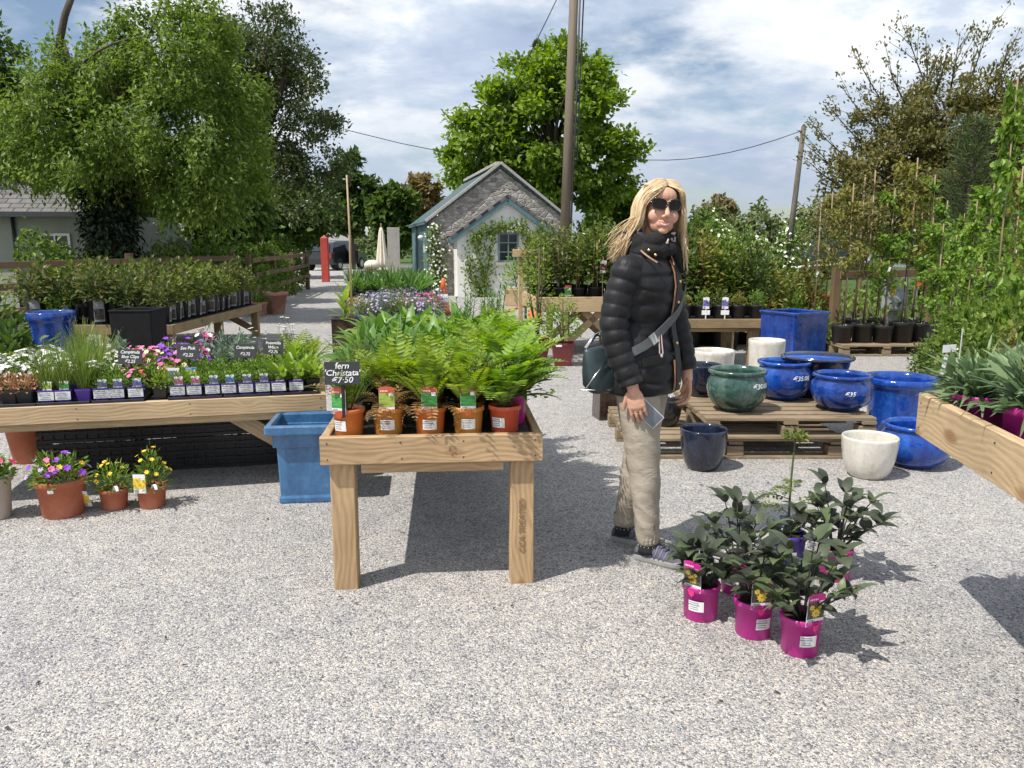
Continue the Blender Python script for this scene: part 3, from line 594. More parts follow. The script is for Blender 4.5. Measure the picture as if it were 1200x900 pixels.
# lamp on the teal wall
mb = MB(); mb.box((-.03, 1.6, 1.35), (.05, .05, .4)); mb.ell((-.12, 1.6, 1.58), (.09, .09, .07)); mb.build("wall_lamp", "white_plastic", ct)
def local(root, p):  # point in a thing's own frame -> world
    return root.matrix_basis @ Vector(p)
def climber(label, root, stems, leaf, L, ry, n, name="climbing_plant", flowers=None, spread=.11):
    b = local(root, (stems[0][0][0], ry, 0)); t = thing(name, label, "climber", (b.x, b.y, 0), root.rotation_euler.z)
    s_ = MB(); P = []; x0 = stems[0][0][0]
    for st in stems:
        pts = [np.array((x - x0, RNG.uniform(-.02, .02), z)) for x, z in st]; s_.tube(pts, list(np.linspace(.016, .005, len(pts))), 5)
        for i in range(len(pts) - 1):
            for u in np.linspace(0, 1, 12): P.append(pts[i] * (1 - u) + pts[i + 1] * u)
    P = np.array(P)[RNG.integers(0, len(P), n)]; P = P + RNG.normal(0, 1, (n, 3)) * (spread, .035, spread); P[:, 1] -= .05; P[:, 2] = np.maximum(P[:, 2], .05)
    if name == 'climbing_rose':
        wx = P[:, 0] + x0; P = P[~((np.abs(wx - px_ - .02) < .36) & (P[:, 2] > .84) & (P[:, 2] < 1.72))]; n = len(P)
    f = MB(); Nn = rnd_unit(n) * .7 + (0, -.9, .5); f.cards(P, rnd_unit(n) + (0, -.2, -.3), Nn, L * RNG.uniform(.7, 1.3, n), L * .62); s_.build("stems", "stem_brown", t); f.build("foliage", leaf, t)
    if flowers:
        i = RNG.integers(0, n, flowers[1]); fm = MB(); fm.cards(P[i] + (0, -.06, 0), rnd_unit(flowers[1]), np.array((0, -1, .3)), flowers[2], flowers[2]); fm.build("blossom", flowers[0], t)
    return t
climber("loose green climbing rose trained over the white porch wall and its window", ct, [[(1.3, 0), (1.25, .8), (1.05, 1.45), (1.3, 1.75), (1.8, 1.85)], [(1.35, 0), (1.45, .9), (1.55, 1.6), (2.0, 1.9), (2.5, 1.8)], [(1.3, 0), (1.0, .5), (.85, 1.1)], [(2.8, 0), (2.75, .8), (2.65, 1.5), (2.9, 1.6)], [(2.8, 0), (3.1, .7), (3.15, 1.3)], [(2.8, 0), (2.5, .5), (2.6, 1.2), (2.3, 1.85)]], "lf_hedge", .085, PD - .05, 2300, "climbing_rose")
climber("white flowered climber on the left edge of the stone gable", ct, [[(.1, 0), (.12, .8), (.05, 1.5), (.1, 1.9)], [(.1, 0), (0, .7), (.02, 1.3)], [(.1, 0), (.28, .6), (.25, 1.2)]], "lf_hedge", .09, -.06, 800, flowers=("flower_white", 190, .06), spread=.10)

bg = thing("bungalow", "pebble dashed grey bungalow with slate roof behind the left fence", "house", (at(118, 300, 17).x, 17, 0), R(4))
mb = MB(); mb.box((-3.5, 2.5, 1.02), (7, 5, 2.04)); mb.build("wall", "render_grey", bg)
mb = MB(); slope(mb, (-7.3, -.3, 2.03), (.28, -.3, 2.03), (.28, 2.5, 3.7), (-7.3, 2.5, 3.7), .08); slope(mb, (.28, 5.3, 2.03), (-7.3, 5.3, 2.03), (-7.3, 2.5, 3.7), (.28, 2.5, 3.7), .08); mb.build("roof", "slate", bg)
mb = MB(); mb.beam((-7.3, -.34, 2.0), (.28, -.34, 2.0), .09, .11); mb.tube([(-1.68, -.05, 0), (-1.68, -.05, 1.97)], .035, 8); mb.tube([(-.15, -.05, 0), (-.15, -.05, 1.97)], .035, 8); mb.build("gutter", "dark_metal", bg)
window(bg, -.88, .62, .62, 1.0, -.02, 2, 1, "white_plastic")
ob = thing("outbuilding", "low slate roofed outbuilding glimpsed behind the ivy trunk", "shed", (at(150, 300, 21).x, 21, 0), R(-8))
mb = MB(); mb.box((0, 1.5, .55), (2.6, 3, 1.1)); mb.build("wall", "render_grey", ob)
mb = MB(); slope(mb, (-1.5, -.2, 1.08), (1.5, -.2, 1.08), (1.5, 1.5, 1.75), (-1.5, 1.5, 1.75), .07); slope(mb, (1.5, 3.2, 1.08), (-1.5, 3.2, 1.08), (-1.5, 1.5, 1.75), (1.5, 1.5, 1.75), .07); mb.build("roof", "slate", ob)
for i, (px, lab, w) in enumerate([(330, "cream gabled house far beyond the hedge, partly hidden by the oak", 3.4), (362, "pale house with a light roof beyond the hedge near the red post", 2.8)]):
    hs = thing("far_house", lab, "house", (at(px, 290, 56).x, 56, 0), R(20 - 30 * i), "houses beyond the hedge")
    mb = MB(); prism(mb, [(-w / 2, 0), (w / 2, 0), (w / 2, 1.7), (0, 2.75), (-w / 2, 1.7)], 0, 5); mb.build("wall", "render_cream", hs)
    mb = MB(); slope(mb, (-w / 2 - .2, -.2, 1.6), (-w / 2 - .2, 5.2, 1.6), (0, 5.2, 2.85), (0, -.2, 2.85), .1); slope(mb, (w / 2 + .2, 5.2, 1.6), (w / 2 + .2, -.2, 1.6), (0, -.2, 2.85), (0, 5.2, 2.85), .1); mb.build("roof", "concrete" if i else "slate", hs)
    window(hs, 0, .8, .7, .9, -.02, 1, 1, "white_plastic")

# ------------------------------------------------------------------ fences, posts, poles, wires
def rail_fence(name, label, pts, h, rails, m="fence_wood", post=.11, cat="fence", every=2.4):
    p0 = pts[0]; root = thing(name, label, cat, (p0[0], p0[1], 0)); L_ = [np.array((x - p0[0], y - p0[1], 0.0)) for x, y in pts]
    k = 0
    for a, b in zip(L_[:-1], L_[1:]):
        n = max(1, round(np.linalg.norm(b - a) / every)); d = _n(b - a); sd = np.array((d[1], -d[0], 0))
        for i in range(n + 1):
            if k and i == 0: continue
            q = a + (b - a) * i / n; mb = MB(); mb.beam(q, q + (0, 0, h + .06 + RNG.uniform(-.02, .03)), post, post, 0, .008); mb.build("post", m, root); k += 1
        for z in rails:
            mb = MB(); e = sd * (post / 2 + .022); mb.beam(a + e + (0, 0, z), b + e + (0, 0, z + RNG.uniform(-.02, .02)), .04, .10, 0, .005); mb.build("rail", m, root)
    return root
rail_fence("rail_fence", "weathered brown post and rail fence with hedge growing through beside the lane", [(-5.55, 17.0), (-6.35, 25)], 1.12, [.42, .74, 1.06], every=2.7)
rail_fence("rail_fence", "brown post and rail fence in front of the bungalow and ivy trunk", [(-12.5, 10.8), (-7.6, 11.6), (-5.75, 16.6)], 1.16, [.42, .78, 1.1])
rail_fence("rail_fence", "rough timber fence with one top rail behind the young potted trees", [(at(975, 400, 10.9).x, 10.9), (at(1085, 400, 11.6).x, 11.6), (10.5, 12.8)], 1.06, [1.0], "fence_wood", .11)
mb = MB(); q = at(381.5, 318, 30); mb.box((0, 0, .8), (.25, .25, 1.6), ch=.02); mb.add([(-.125, -.125, 1.6), (.125, -.125, 1.6), (.125, .125, 1.6), (-.125, .125, 1.6), (0, 0, 1.72)], [(0, 1, 4), (1, 2, 4), (2, 3, 4), (3, 0, 4)])
o = mb.build("gate_pier", "red_paint"); o.location = (q.x, 30, 0); tag(o, "red painted square gate pier at the end of the hedge", "gate pier")
pl = thing("utility_pole", "tall leaning wooden utility pole standing beside the stone cottage", "utility pole", (at(659.5, 300, 20).x, 20, 0))
b = np.array(pl.location); top = np.array(at(676, -95, 20.0)) - b
mb = MB(); mb.tube([np.array((0, 0, 0)), top * .5, top], [.125, .115, .10], 14); mb.build("pole", "pole_wood", pl)
mb = MB(); mb.tube([(.13, -.08, .0), np.array((.15, -.07, 0)) + top * .55, np.array((.13, -.06, 0)) + top * .98], .025, 6); mb.build("conduit", "dark_metal", pl)
lp = thing("utility_pole", "distant leaning pole at the left side of the bronze leaved tree", "utility pole", (at(921, 300, 26).x, 26, 0)); b2 = np.array(lp.location); t2 = np.array(at(942, 148, 26)) - b2
mb = MB(); mb.tube([(0, 0, 0), t2 * .5, t2], [.095, .085, .075], 10); mb.build("pole", "bark_grey", lp)
def wire(name, label, pts, r, Ys, group="overhead wires", parts=None, sag=.0):
    P = [np.array(at(x, y, Y)) for (x, y), Y in zip(pts, Ys)]; o_ = P[0]; Q = []
    for a, c in zip(P[:-1], P[1:]): Q += [a + (c - a) * t + np.array((0, 0, -sag * 4 * t * (1 - t))) - o_ for t in np.linspace(0, 1, 9)][:-1]
    Q.append(P[-1] - o_); root = thing(name, label, "cable", tuple(o_), 0, group); mb = MB(); mb.tube(Q, r, 5); mb.build("strand", "dark_metal", root); return root
gw = wire("guy_wire", "stay wire with an insulator running from the pole top down to the cottage roof", [(652, 0), (552, 205)], .012, [20.2, 24.5])
mb = MB(); e = np.array(at(627, 50, 21.2)) - np.array(gw.location); dd = _n(np.array(at(552, 205, 24.5)) - np.array(at(652, 0, 20.2))); mb.tube([e - dd * .12, e - dd * .05, e, e + dd * .05, e + dd * .12], [.03, .055, .04, .055, .03], 8); mb.build("insulator", "dark_metal", gw)
wire("overhead_cable", "cable hanging beside the utility pole on its right", [(686, -40), (683, 20), (676, 190)], .018, [20.1, 20.1, 20.1])
wire("overhead_cable", "thin cable from the evergreen oak towards the green tree", [(405, 152), (470, 168), (520, 178)], .014, [30, 31, 32])
wire("overhead_cable", "thin cable sagging between the green tree and the leaning pole", [(740, 186), (940, 153)], .014, [32, 26], sag=.35)
# ------------------------------------------------------------------ materials for the yard
mat("black_liner", (.015, .015, .016), .7, .3, 12, .004, fine=30)
mat("potting_soil", (.035, .025, .018), .95, .4, 30, .01, fine=80)
mat("orange_pot", (.60, .155, .032), .42, .14, 7, col2=(.68, .24, .045)); mat("amber_pot", (.60, .24, .045), .45, .16, 9, col2=(.66, .32, .07)); mat("coral_pot", (.58, .10, .045), .4, .1, 6)
mat("magenta_pot", (.46, .022, .24), .38, .1, 7); mat("purple_pot", (.095, .040, .30), .4, .12, 8); mat("violet_pot", (.085, .05, .34), .4, .1, 8)
mat("terracotta", (.42, .125, .062), .8, .2, 5, .003, fine=50, col2=(.52, .21, .13)); mat("terracotta_pale", (.45, .21, .14), .85, .25, 5, .003, fine=40, col2=(.58, .38, .30))
mat("maroon_pot", (.15, .020, .022), .25, .15, 7, coat=.4); mat("beige_pot", (.48, .42, .36), .8, .1, 6, .002, fine=50)
def glaze(name, col, dark, light, rough=.12, scale=5.0, run=.35):
    m, nt, N, L, b, out = nodes(name); tc = N("ShaderNodeTexCoord"); mp = N("ShaderNodeMapping"); mp.inputs[3].default_value = (1, 1, run); L(tc.outputs['Object'], mp.inputs[0])
    n1 = texnoise(N, L, mp.outputs[0], scale * 2.2, 7, .65, .4); n2 = texnoise(N, L, tc.outputs['Object'], 45, 3, .6)
    a = N("ShaderNodeMath"); a.operation = 'MULTIPLY_ADD'; a.inputs[1].default_value = .3; L(n2, a.inputs[0]); mu = N("ShaderNodeMath"); mu.operation = 'MULTIPLY'; mu.inputs[1].default_value = .75; L(n1, mu.inputs[0]); L(mu.outputs[0], a.inputs[2])
    L(cramp(N, L, a.outputs[0], [(.34, dark), (.52, col), (.72, light)]), b.inputs['Base Color']); b.inputs['Roughness'].default_value = rough; b.inputs['Coat Weight'].default_value = .5; b.inputs['Coat Roughness'].default_value = .05
    bumpn(N, L, b, texnoise(N, L, tc.outputs['Object'], 14, 3, .5), .004); M[name] = m
glaze("blue_glaze", (.007, .040, .23), (.004, .015, .11), (.022, .09, .38)); glaze("bright_blue_glaze", (.008, .054, .31), (.005, .024, .17), (.028, .13, .50))
glaze("navy_glaze", (.012, .016, .035), (.006, .008, .014), (.03, .045, .09)); glaze("green_glaze", (.035, .085, .070), (.014, .035, .032), (.12, .19, .15)); glaze("sky_glaze", (.045, .145, .31), (.03, .09, .21), (.085, .22, .40), .3)
glaze("cream_glaze", (.62, .59, .52), (.50, .46, .39), (.72, .70, .65), .3, 7); glaze("black_glaze", (.016, .016, .018), (.008, .008, .009), (.04, .042, .048), .25); glaze("brown_glaze", (.035, .022, .016), (.018, .012, .010), (.08, .05, .035), .2)
mat("slate_board", (.035, .038, .042), .75, .25, 8); mat("chalk", (.78, .78, .76), .9, .1, 30); mat("paper", (.80, .80, .79), .6, .05, 8); mat("ink", (.06, .06, .07), .7, .1); mat("grey_print", (.32, .33, .36), .7, .2, 60)
mat("tag_green", (.05, .30, .06), .4, .75, 60, col2=(.20, .50, .14), stretch=(.3, 1, 1.6)); mat("tag_lime", (.30, .42, .06), .4, .5, 50, col2=(.55, .55, .12), stretch=(.4, 1, 1.5)); mat("tag_red", (.58, .10, .05), .4, .1, 20)
mat("tag_magenta", (.58, .02, .26), .4, .1, 20); mat("tag_dark", (.06, .05, .045), .4, .6, 70, col2=(.18, .16, .10)); mat("tag_yellow", (.80, .55, .06), .4, .15, 40); mat("tag_violet", (.13, .10, .36), .4, .4, 60, col2=(.3, .3, .55)); mat("tag_pink", (.45, .10, .22), .4, .4, 60); mat("tag_blue", (.06, .18, .42), .4, .3, 40)
leafmat("lf_fern", [(.060, .120, .020), (.150, .260, .038), (.270, .390, .070)], .4, .5, 5); leafmat("lf_goldfern", [(.075, .125, .018), (.185, .270, .034), (.300, .390, .075)], .42, .5, 5)
leafmat("lf_strap", [(.030, .075, .020), (.075, .155, .040), (.150, .255, .070)], .3, .4, 6); leafmat("lf_broad", [(.045, .105, .025), (.105, .215, .045), (.200, .330, .080)], .35, .38, 6); leafmat("lf_lettuce", [(.09, .16, .03), (.20, .30, .055), (.32, .42, .10)], .4, .4, 6)
leafmat("lf_russet", [(.10, .055, .025), (.20, .13, .05), (.32, .24, .10)], .3, .6, 8); leafmat("lf_rose", [(.032, .056, .020), (.075, .110, .034), (.165, .140, .060)], .3, .42, 4); leafmat("lf_shrub", [(.040, .068, .018), (.105, .150, .034), (.215, .245, .070)], .35, .5, 3)
leafmat("lf_dahlia", [(.030, .036, .026), (.068, .084, .052), (.135, .185, .075)], .18, .42, 7); leafmat("lf_silver", [(.11, .16, .115), (.20, .27, .19), (.33, .40, .29)], .2, .5, 7); leafmat("lf_pinks", [(.065, .115, .060), (.120, .190, .100), (.215, .300, .175)], .2, .5, 7); leafmat("lf_dome", [(.055, .105, .020), (.125, .215, .036), (.225, .330, .065)], .3, .5, 7)
leafmat("lf_grass", [(.055, .095, .020), (.130, .195, .045), (.230, .290, .095)], .35, .5, 5); leafmat("lf_vine", [(.045, .095, .018), (.120, .210, .036), (.220, .330, .065)], .4, .42, 3); leafmat("lf_maple", [(.090, .068, .026), (.155, .160, .042), (.215, .245, .060)], .35, .5, 4); leafmat("lf_sedum", [(.16, .085, .05), (.30, .17, .10), (.42, .27, .16)], .2, .5, 9)
for nm, c in (("fl_pink", (.68, .16, .36)), ("fl_magenta", (.52, .04, .22)), ("fl_purple", (.24, .05, .48)), ("fl_yellow", (.78, .52, .03)), ("fl_lilac", (.45, .34, .58)), ("fl_red", (.55, .06, .07)), ("fl_cream", (.75, .68, .45)), ("fl_hotpink", (.75, .03, .20)), ("fl_blue", (.16, .12, .55))): mat(nm, c, .6, .25, 30)

# ------------------------------------------------------------------ pots
def pot_part(root, m, rt, rb, h, rim=.006, rimh=.022, wall=.005, soil=True, n=32, name="pot", lip=True):
    mb = MB(); k = h - rimh
    pr = [(rb * .96, 0), (rb, .004), (rb + (rt - rim - rb) * .98, k), (rt, k + .003), (rt, h - .004), (rt - .002, h), (rt - wall, h), (rt - wall - rim * .5, h - .004), (rt - wall - rim, h * .80), (rb * .9, h * .78)] if lip else [(rb * .96, 0), (rb, .006), (rt, h - .004), (rt - .003, h), (rt - wall, h), (rt - wall - .003, h - .006), (rt - wall - .01, h * .8), (rb * .5, h * .79)]
    mb.lathe(pr, n); p = mb.build(name, m, root)
    if soil: s = MB(); r = rt - wall - rim; s.lathe([(r * .999, h * .79), (r * .995, h * .86), (r * .5, h * .885), (.002, h * .89)], 20); s.build("soil", "potting_soil", root)
    return p
def patch(mb, r0, r1, z0, z1, h0, h1, az, w, m, lift=.0008, n=6):
    """sticker bent round a pot: radius r0 at height h0 to r1 at h1"""
    V = []
    for z in (z0, z1):
        r = r0 + (r1 - r0) * (z - h0) / (h1 - h0) + lift
        for i in range(n + 1): a = az + (i / n - .5) * w / r; V.append((r * math.cos(a), r * math.sin(a), z))
    return mb.add(V, [(i, i + 1, n + 2 + i, n + 1 + i) for i in range(n)], m, True)
def sticker(root, r0, r1, h, z0, z1, az, w, name="price_label"):
    mb = MB(); patch(mb, r0, r1, z0, z1, 0, h, az, w, 0, .0012)
    q = z1 - z0
    for k, (a, b_, f) in enumerate([(.80, .90, .62), (.58, .70, .7), (.38, .46, .5), (.18, .26, .58)]): patch(mb, r0, r1, z0 + q * a, z0 + q * b_, 0, h, az - .12 * w / r0, w * f, 1, .0019)
    mb.build(name, ["paper", "grey_print"], root)
def soilheight(h): return h * .86
# ------------------------------------------------------------------ plants (all grow round the root's own z axis)
def fern(root, z, n, L, m, pin=.045, up=(.5, 1.3), droop=(1.0, 1.9), seed=1, pairs=15, wd=.34, trail=0):
    g = np.random.default_rng(seed); mb = MB(); st = MB(); P, D, Nn, LL = [], [], [], []
    for f in range(n):
        az = f * 2.4 + g.normal(0, .25); e0 = g.uniform(*up); dr = g.uniform(*droop); ln = L * g.uniform(.65, 1.1); h = np.array((math.cos(az), math.sin(az), 0)); sd = np.array((-h[1], h[0], 0)); p = np.array((h[0] * .01, h[1] * .01, z)); pts = [p.copy()]
        if f < trail: e0 = .2; dr = 2.6
        for i in range(pairs + 2):
            t = i / (pairs + 1); e = e0 - dr * t * t; d = h * math.cos(e) + np.array((0, 0, math.sin(e))); nn = np.cross(d, sd); nn = nn if nn[2] > 0 else -nn; p = p + d * ln / (pairs + 2); pts.append(p.copy())
            if t > .10:
                q = pin * ln / .28 * (math.sin(math.pi * min(1, (t - .06) * 1.02)) ** .8 * .9 + .10)
                for s_ in (1, -1): P.append(p); D.append(sd * s_ * .95 + d * .32 + nn * .12); Nn.append(nn); LL.append(q)
        st.tube(pts, list(np.linspace(.0022, .0006, len(pts))), 4)
    LL = np.array(LL); mb.cards(P, D, Nn, LL, np.maximum(LL * wd, .006), 0, fold=.1); st.build("stems", "stem_brown", root); mb.build("fronds", m, root)
def rosette(root, z, n, L, Wd, m, elev=(.4, 1.3), droop=(.6, 1.6), seed=1, name="leaves", prof=None, fold=.25, r0=.012, seg=5):
    g = np.random.default_rng(seed); mb = MB()
    for f in range(n):
        az = f * 2.4 + g.normal(0, .3); t = f / max(1, n - 1); mb.leaf((math.cos(az) * r0, math.sin(az) * r0, z), az, elev[0] + (elev[1] - elev[0]) * t + g.normal(0, .12), L * g.uniform(.7, 1.12), Wd * g.uniform(.8, 1.15), g.uniform(*droop), 0, seg, prof, fold, g.normal(0, .4))
    mb.build(name, m, root)
strapprof = lambda t: min(1, .55 + t * 2) * (1 - t ** 3)
def dome(root, z, Rd, H, n, L, Wd, m, seed=1, flowers=None, stems=6, stem_m="stem_green", name="foliage", spread=.5, down=.0, base=.0):
    """bushy plant: leaves through a dome; flowers=(material, count, size, lift)"""
    g = np.random.default_rng(seed); d = rnd_unit(n, g); d[:, 2] = np.abs(d[:, 2]); r = g.uniform(.05, 1, n) ** .42; lump = 1 + .22 * np.sin(d[:, 0] * 5 + seed) * np.sin(d[:, 1] * 4 + seed * 2)
    P = np.stack([d[:, 0] * Rd * r * lump, d[:, 1] * Rd * r * lump, z + base + d[:, 2] * (H - base) * r * lump], 1); D = d * 1.0 + rnd_unit(n, g) * spread; D[:, 2] -= down; Nn = d * .4 + rnd_unit(n, g) * .5 + (0, 0, .8)
    mb = MB(); mb.cards(P, D, Nn, L * g.uniform(.6, 1.25, n), Wd * g.uniform(.7, 1.2, n)); st = MB()
    for i in range(stems):
        a = g.uniform(0, 6.28); q = np.array((math.cos(a) * Rd * .6, math.sin(a) * Rd * .6, z + H * g.uniform(.5, .85))); st.tube(bez((math.cos(a) * .01, math.sin(a) * .01, z - .01), q, (0, 0, .02), 5), list(np.linspace(max(.002, H * .012), .0012, 5)), 4)
    st.build("stems", stem_m, root); mb.build(name, m, root)
    if flowers:
        fl = flowers if isinstance(flowers, list) else [flowers]
        for fm, k, sz, lift in fl: blossoms(root, fm, z, Rd, H, k, sz, lift, g)
def blossoms(root, fm, z, Rd, H, k, sz, lift, g, petals=6, stalk=False):
    d = rnd_unit(k, g); d[:, 2] = np.abs(d[:, 2]) * .8 + .25; d /= np.linalg.norm(d, axis=1, keepdims=True); r = g.uniform(.82, 1.08, k); mb = MB()
    P = np.stack([d[:, 0] * Rd * r, d[:, 1] * Rd * r, z + d[:, 2] * H * r + lift * g.uniform(.3, 1, k)], 1); nn = d + (0, -.35, .4); nn /= np.linalg.norm(nn, axis=1, keepdims=True)
    for i in range(k):
        a = _n(np.cross(nn[i], (.3, .2, .9))); b_ = np.cross(nn[i], a); an = np.arange(petals) * 6.283 / petals + g.uniform(0, 6)
        D = np.cos(an)[:, None] * a + np.sin(an)[:, None] * b_ + nn[i] * .25; mb.cards(np.repeat(P[i:i + 1], petals, 0), D, np.repeat(nn[i:i + 1], petals, 0), sz * .55, sz * .5, 0, fold=.08)
    mb.build("flowers", fm, root)
def grass(root, z, n, L, m="lf_grass", seed=3, w=.0035, spread=(.9, 1.5), droop=(.3, 1.3)):
    g = np.random.default_rng(seed); mb = MB()
    for i in range(n): az = g.uniform(0, 6.28); rr = g.uniform(0, .03); mb.leaf((math.cos(az) * rr, math.sin(az) * rr, z), az, g.uniform(*spread), L * g.uniform(.55, 1.1), w, g.uniform(*droop), 0, 4, strapprof, .1)
    mb.build("blades", m, root)
def lily(root, z, nst, H, m="lf_strap", seed=1):
    g = np.random.default_rng(seed); st = MB(); mb = MB()
    for s_ in range(nst):
        a = g.uniform(0, 6.28); lean = g.uniform(0, .10); hh = H * g.uniform(.75, 1.1); top = np.array((math.cos(a) * lean, math.sin(a) * lean, z + hh)); b_ = np.array((math.cos(a) * .02, math.sin(a) * .02, z)); st.tube([b_, (b_ + top) / 2, top], [.004, .0035, .002], 5)
        for i in range(int(hh / .016)):
            t = .12 + .88 * i / (hh / .016); p = b_ + (top - b_) * t; mb.leaf(p, i * 2.4 + g.normal(0, .3), g.uniform(.35, .9), .075 * (1.15 - .55 * t), .011, g.uniform(.3, 1.1), 0, 3)
    st.build("stems", "stem_green", root); mb.build("leaves", m, root)
def tagcard(root, loc, az, w, h, mats_, name="picture_tag", arch=True, tilt=0.0, flower=False):
    """upright printed card; mats_ = [card, band, picture, (accent)]"""
    mb = MB(); t = .0012
    mb.box((0, 0, h / 2), (w, t, h), 0)
    f = -t / 2 - .0005
    def q(x0, x1, z0, z1, m, l=0): mb.add([(x0, f - l, z0), (x1, f - l, z0), (x1, f - l, z1), (x0, f - l, z1)], [(0, 1, 2, 3)], m)
    q(-w * .49, w * .49, h * .80, h * .995, 1); q(-w * .49, w * .49, h * .24, h * .80, 2, .0002); q(-w * .49, w * .49, h * .02, h * .14, 1); q(-w * .40, -w * .08, h * .035, h * .20, 4, .0004)
    q(w * .14, w * .42, h * .68, h * .83, 0, .0005)
    for k in range(5): q(-w * .40 + k * w * .1, -w * .34 + k * w * .1, h * .86, h * .92, 0, .0004)
    if arch: mb.add([(-w * .5, f, h), (w * .5, f, h), (w * .3, f, h + .06 * h), (-w * .1, f, h + .075 * h), (-w * .4, f, h + .05 * h)], [(0, 1, 2, 3, 4)], 1)
    if flower:
        for cx, cz, s_ in ((.0, .42, .24), (-.25, .62, .14), (.2, .60, .10)):
            for k in range(9):
                a = k * .698; c0 = np.array((cx * w, f - .0008, cz * h)); d = np.array((math.cos(a), 0, math.sin(a))); e = np.array((-math.sin(a), 0, math.cos(a))); mb.add([c0, c0 + d * s_ * w * .7 + e * s_ * w * .28, c0 + d * s_ * w * 1.15, c0 + d * s_ * w * .7 - e * s_ * w * .28], [(0, 3, 2, 1)], 3)
            mb.add([(cx * w + .16 * s_ * w * math.cos(k * 1.05), f - .0013, cz * h + .16 * s_ * w * math.sin(k * 1.05)) for k in range(6)], [tuple(range(6))], 5)
    o = mb.build(name, [mats_[0], mats_[1], mats_[2], mats_[3] if len(mats_) > 3 else mats_[2], "grey_print", "potting_soil"], root); o.location = loc; o.rotation_euler = (tilt, 0, az); return o
def chalk_sign(label, loc, rz, w, h, lines, size, stake=.2, tilt=-.12, group="chalk price signs on the benches"):
    r = thing("chalk_sign", label, "price sign", loc, rz, group); mb = MB(); mb.box((0, 0, 0), (w, .004, h), 0, .0015); o = mb.build("board", "slate_board", r); o.location = (0, 0, stake + h / 2); o.rotation_euler = (tilt, 0, 0)
    mb = MB(); mb.beam((0, .004, 0), (0, .004, stake + h * .3), .012, .004, 0, .0008, up=(0, 1, 0)); mb.build("stake", "black_plastic", r)
    n = len(lines)
    for i, s_ in enumerate(lines): text("chalk_writing", s_, size, "chalk", (0, -.0032, h * (.5 - (i + .5) / n) * .92), (math.pi / 2, 0, 0), o)
    return r
# ------------------------------------------------------------------ benches
def bench(name, label, A, B, depth, h, bh, wood, leg=.095, bt=.035, group=None, rail=True, legs=None, brace=False, mid=0, drop=.012, inset=0.0):
    """tray topped bench: A, B the front corners (x, y); depth away from the camera"""
    A = np.asarray(A[:2], float); B = np.asarray(B[:2], float); w = np.linalg.norm(B - A); rz = math.atan2(B[1] - A[1], B[0] - A[0])
    r = thing(name, label, "bench", (A[0], A[1], 0), rz, group)
    def part(nm, p, q, ww, hh, m=wood, scr=False):
        mb = MB(); mb.beam(p, q, ww, hh, 0, .004)
        if scr:
            for x in (.03, w * .36, w * .64, w - .03):
                for dz in (-.3, .28): mb.tube([(x + RNG.uniform(-.006, .006), .0012, zc + dz * bh), (x, -.0007, zc + dz * bh)], .0036, 8, 1, False)
        return mb.build(nm, [m, "dark_metal"], r)
    zc = h - bh / 2
    part("front_board", (0, bt / 2, zc), (w, bt / 2, zc), bt, bh, scr=True); part("back_board", (0, depth - bt / 2, zc), (w, depth - bt / 2, zc), bt, bh)
    part("side_board", (bt / 2, bt + .001, zc), (bt / 2, depth - bt - .001, zc), bt, bh); part("side_board", (w - bt / 2, bt + .001, zc), (w - bt / 2, depth - bt - .001, zc), bt, bh)
    mb = MB(); mb.box((w / 2, depth / 2, h - drop - .012), (w - 2 * bt - .004, depth - 2 * bt - .004, .024), 0, .002); mb.build("liner", "black_liner", r)
    xs = legs or (leg / 2 + .03, w - leg / 2 - .03); zl = h - bh - .001
    for x in xs:
        for y in (bt + leg / 2 + .002 + inset, depth - bt - leg / 2 - .002) + ((depth / 2,) if mid else ()): part("leg", (x, y, 0), (x, y, zl), leg, leg)
    if rail:
        for y in (bt + .025, depth - bt - .025): part("rail", (leg + .06 if not legs else .03, y - .02, zl - .022), (w - leg - .06 if not legs else w - .03, y - .02, zl - .022), .03, .04)
    if brace:
        for y in (bt + leg + .03, depth - bt - leg - .03):
            if brace != "R": part("brace", (xs[0] + .02, y, .12), (xs[0] + min(.5, w * .5), y, zl), .04, .09)
            part("brace", (xs[-1] - .02, y, .12), (xs[-1] - min(.5, w * .5), y, zl), .04, .09)
    return r
def on(b, x, y, z): return local(b, (x, y, z))

# === front bench ===
FH = .66
fA = G(374, 513, FH); fB = G(636, 508, FH)
FB = bench("plant_bench", "waist high new timber bench in front, its tray crowded with ferns in orange pots", fA, fB, 2.35, FH, .115, "new_wood", .098)
FW_ = math.hypot(fB.x - fA.x, fB.y - fA.y); FD = FH - .012
FRZ = FB.rotation_euler.z
mat("stamp_wood", (.27, .165, .085), .7, .3, 60)
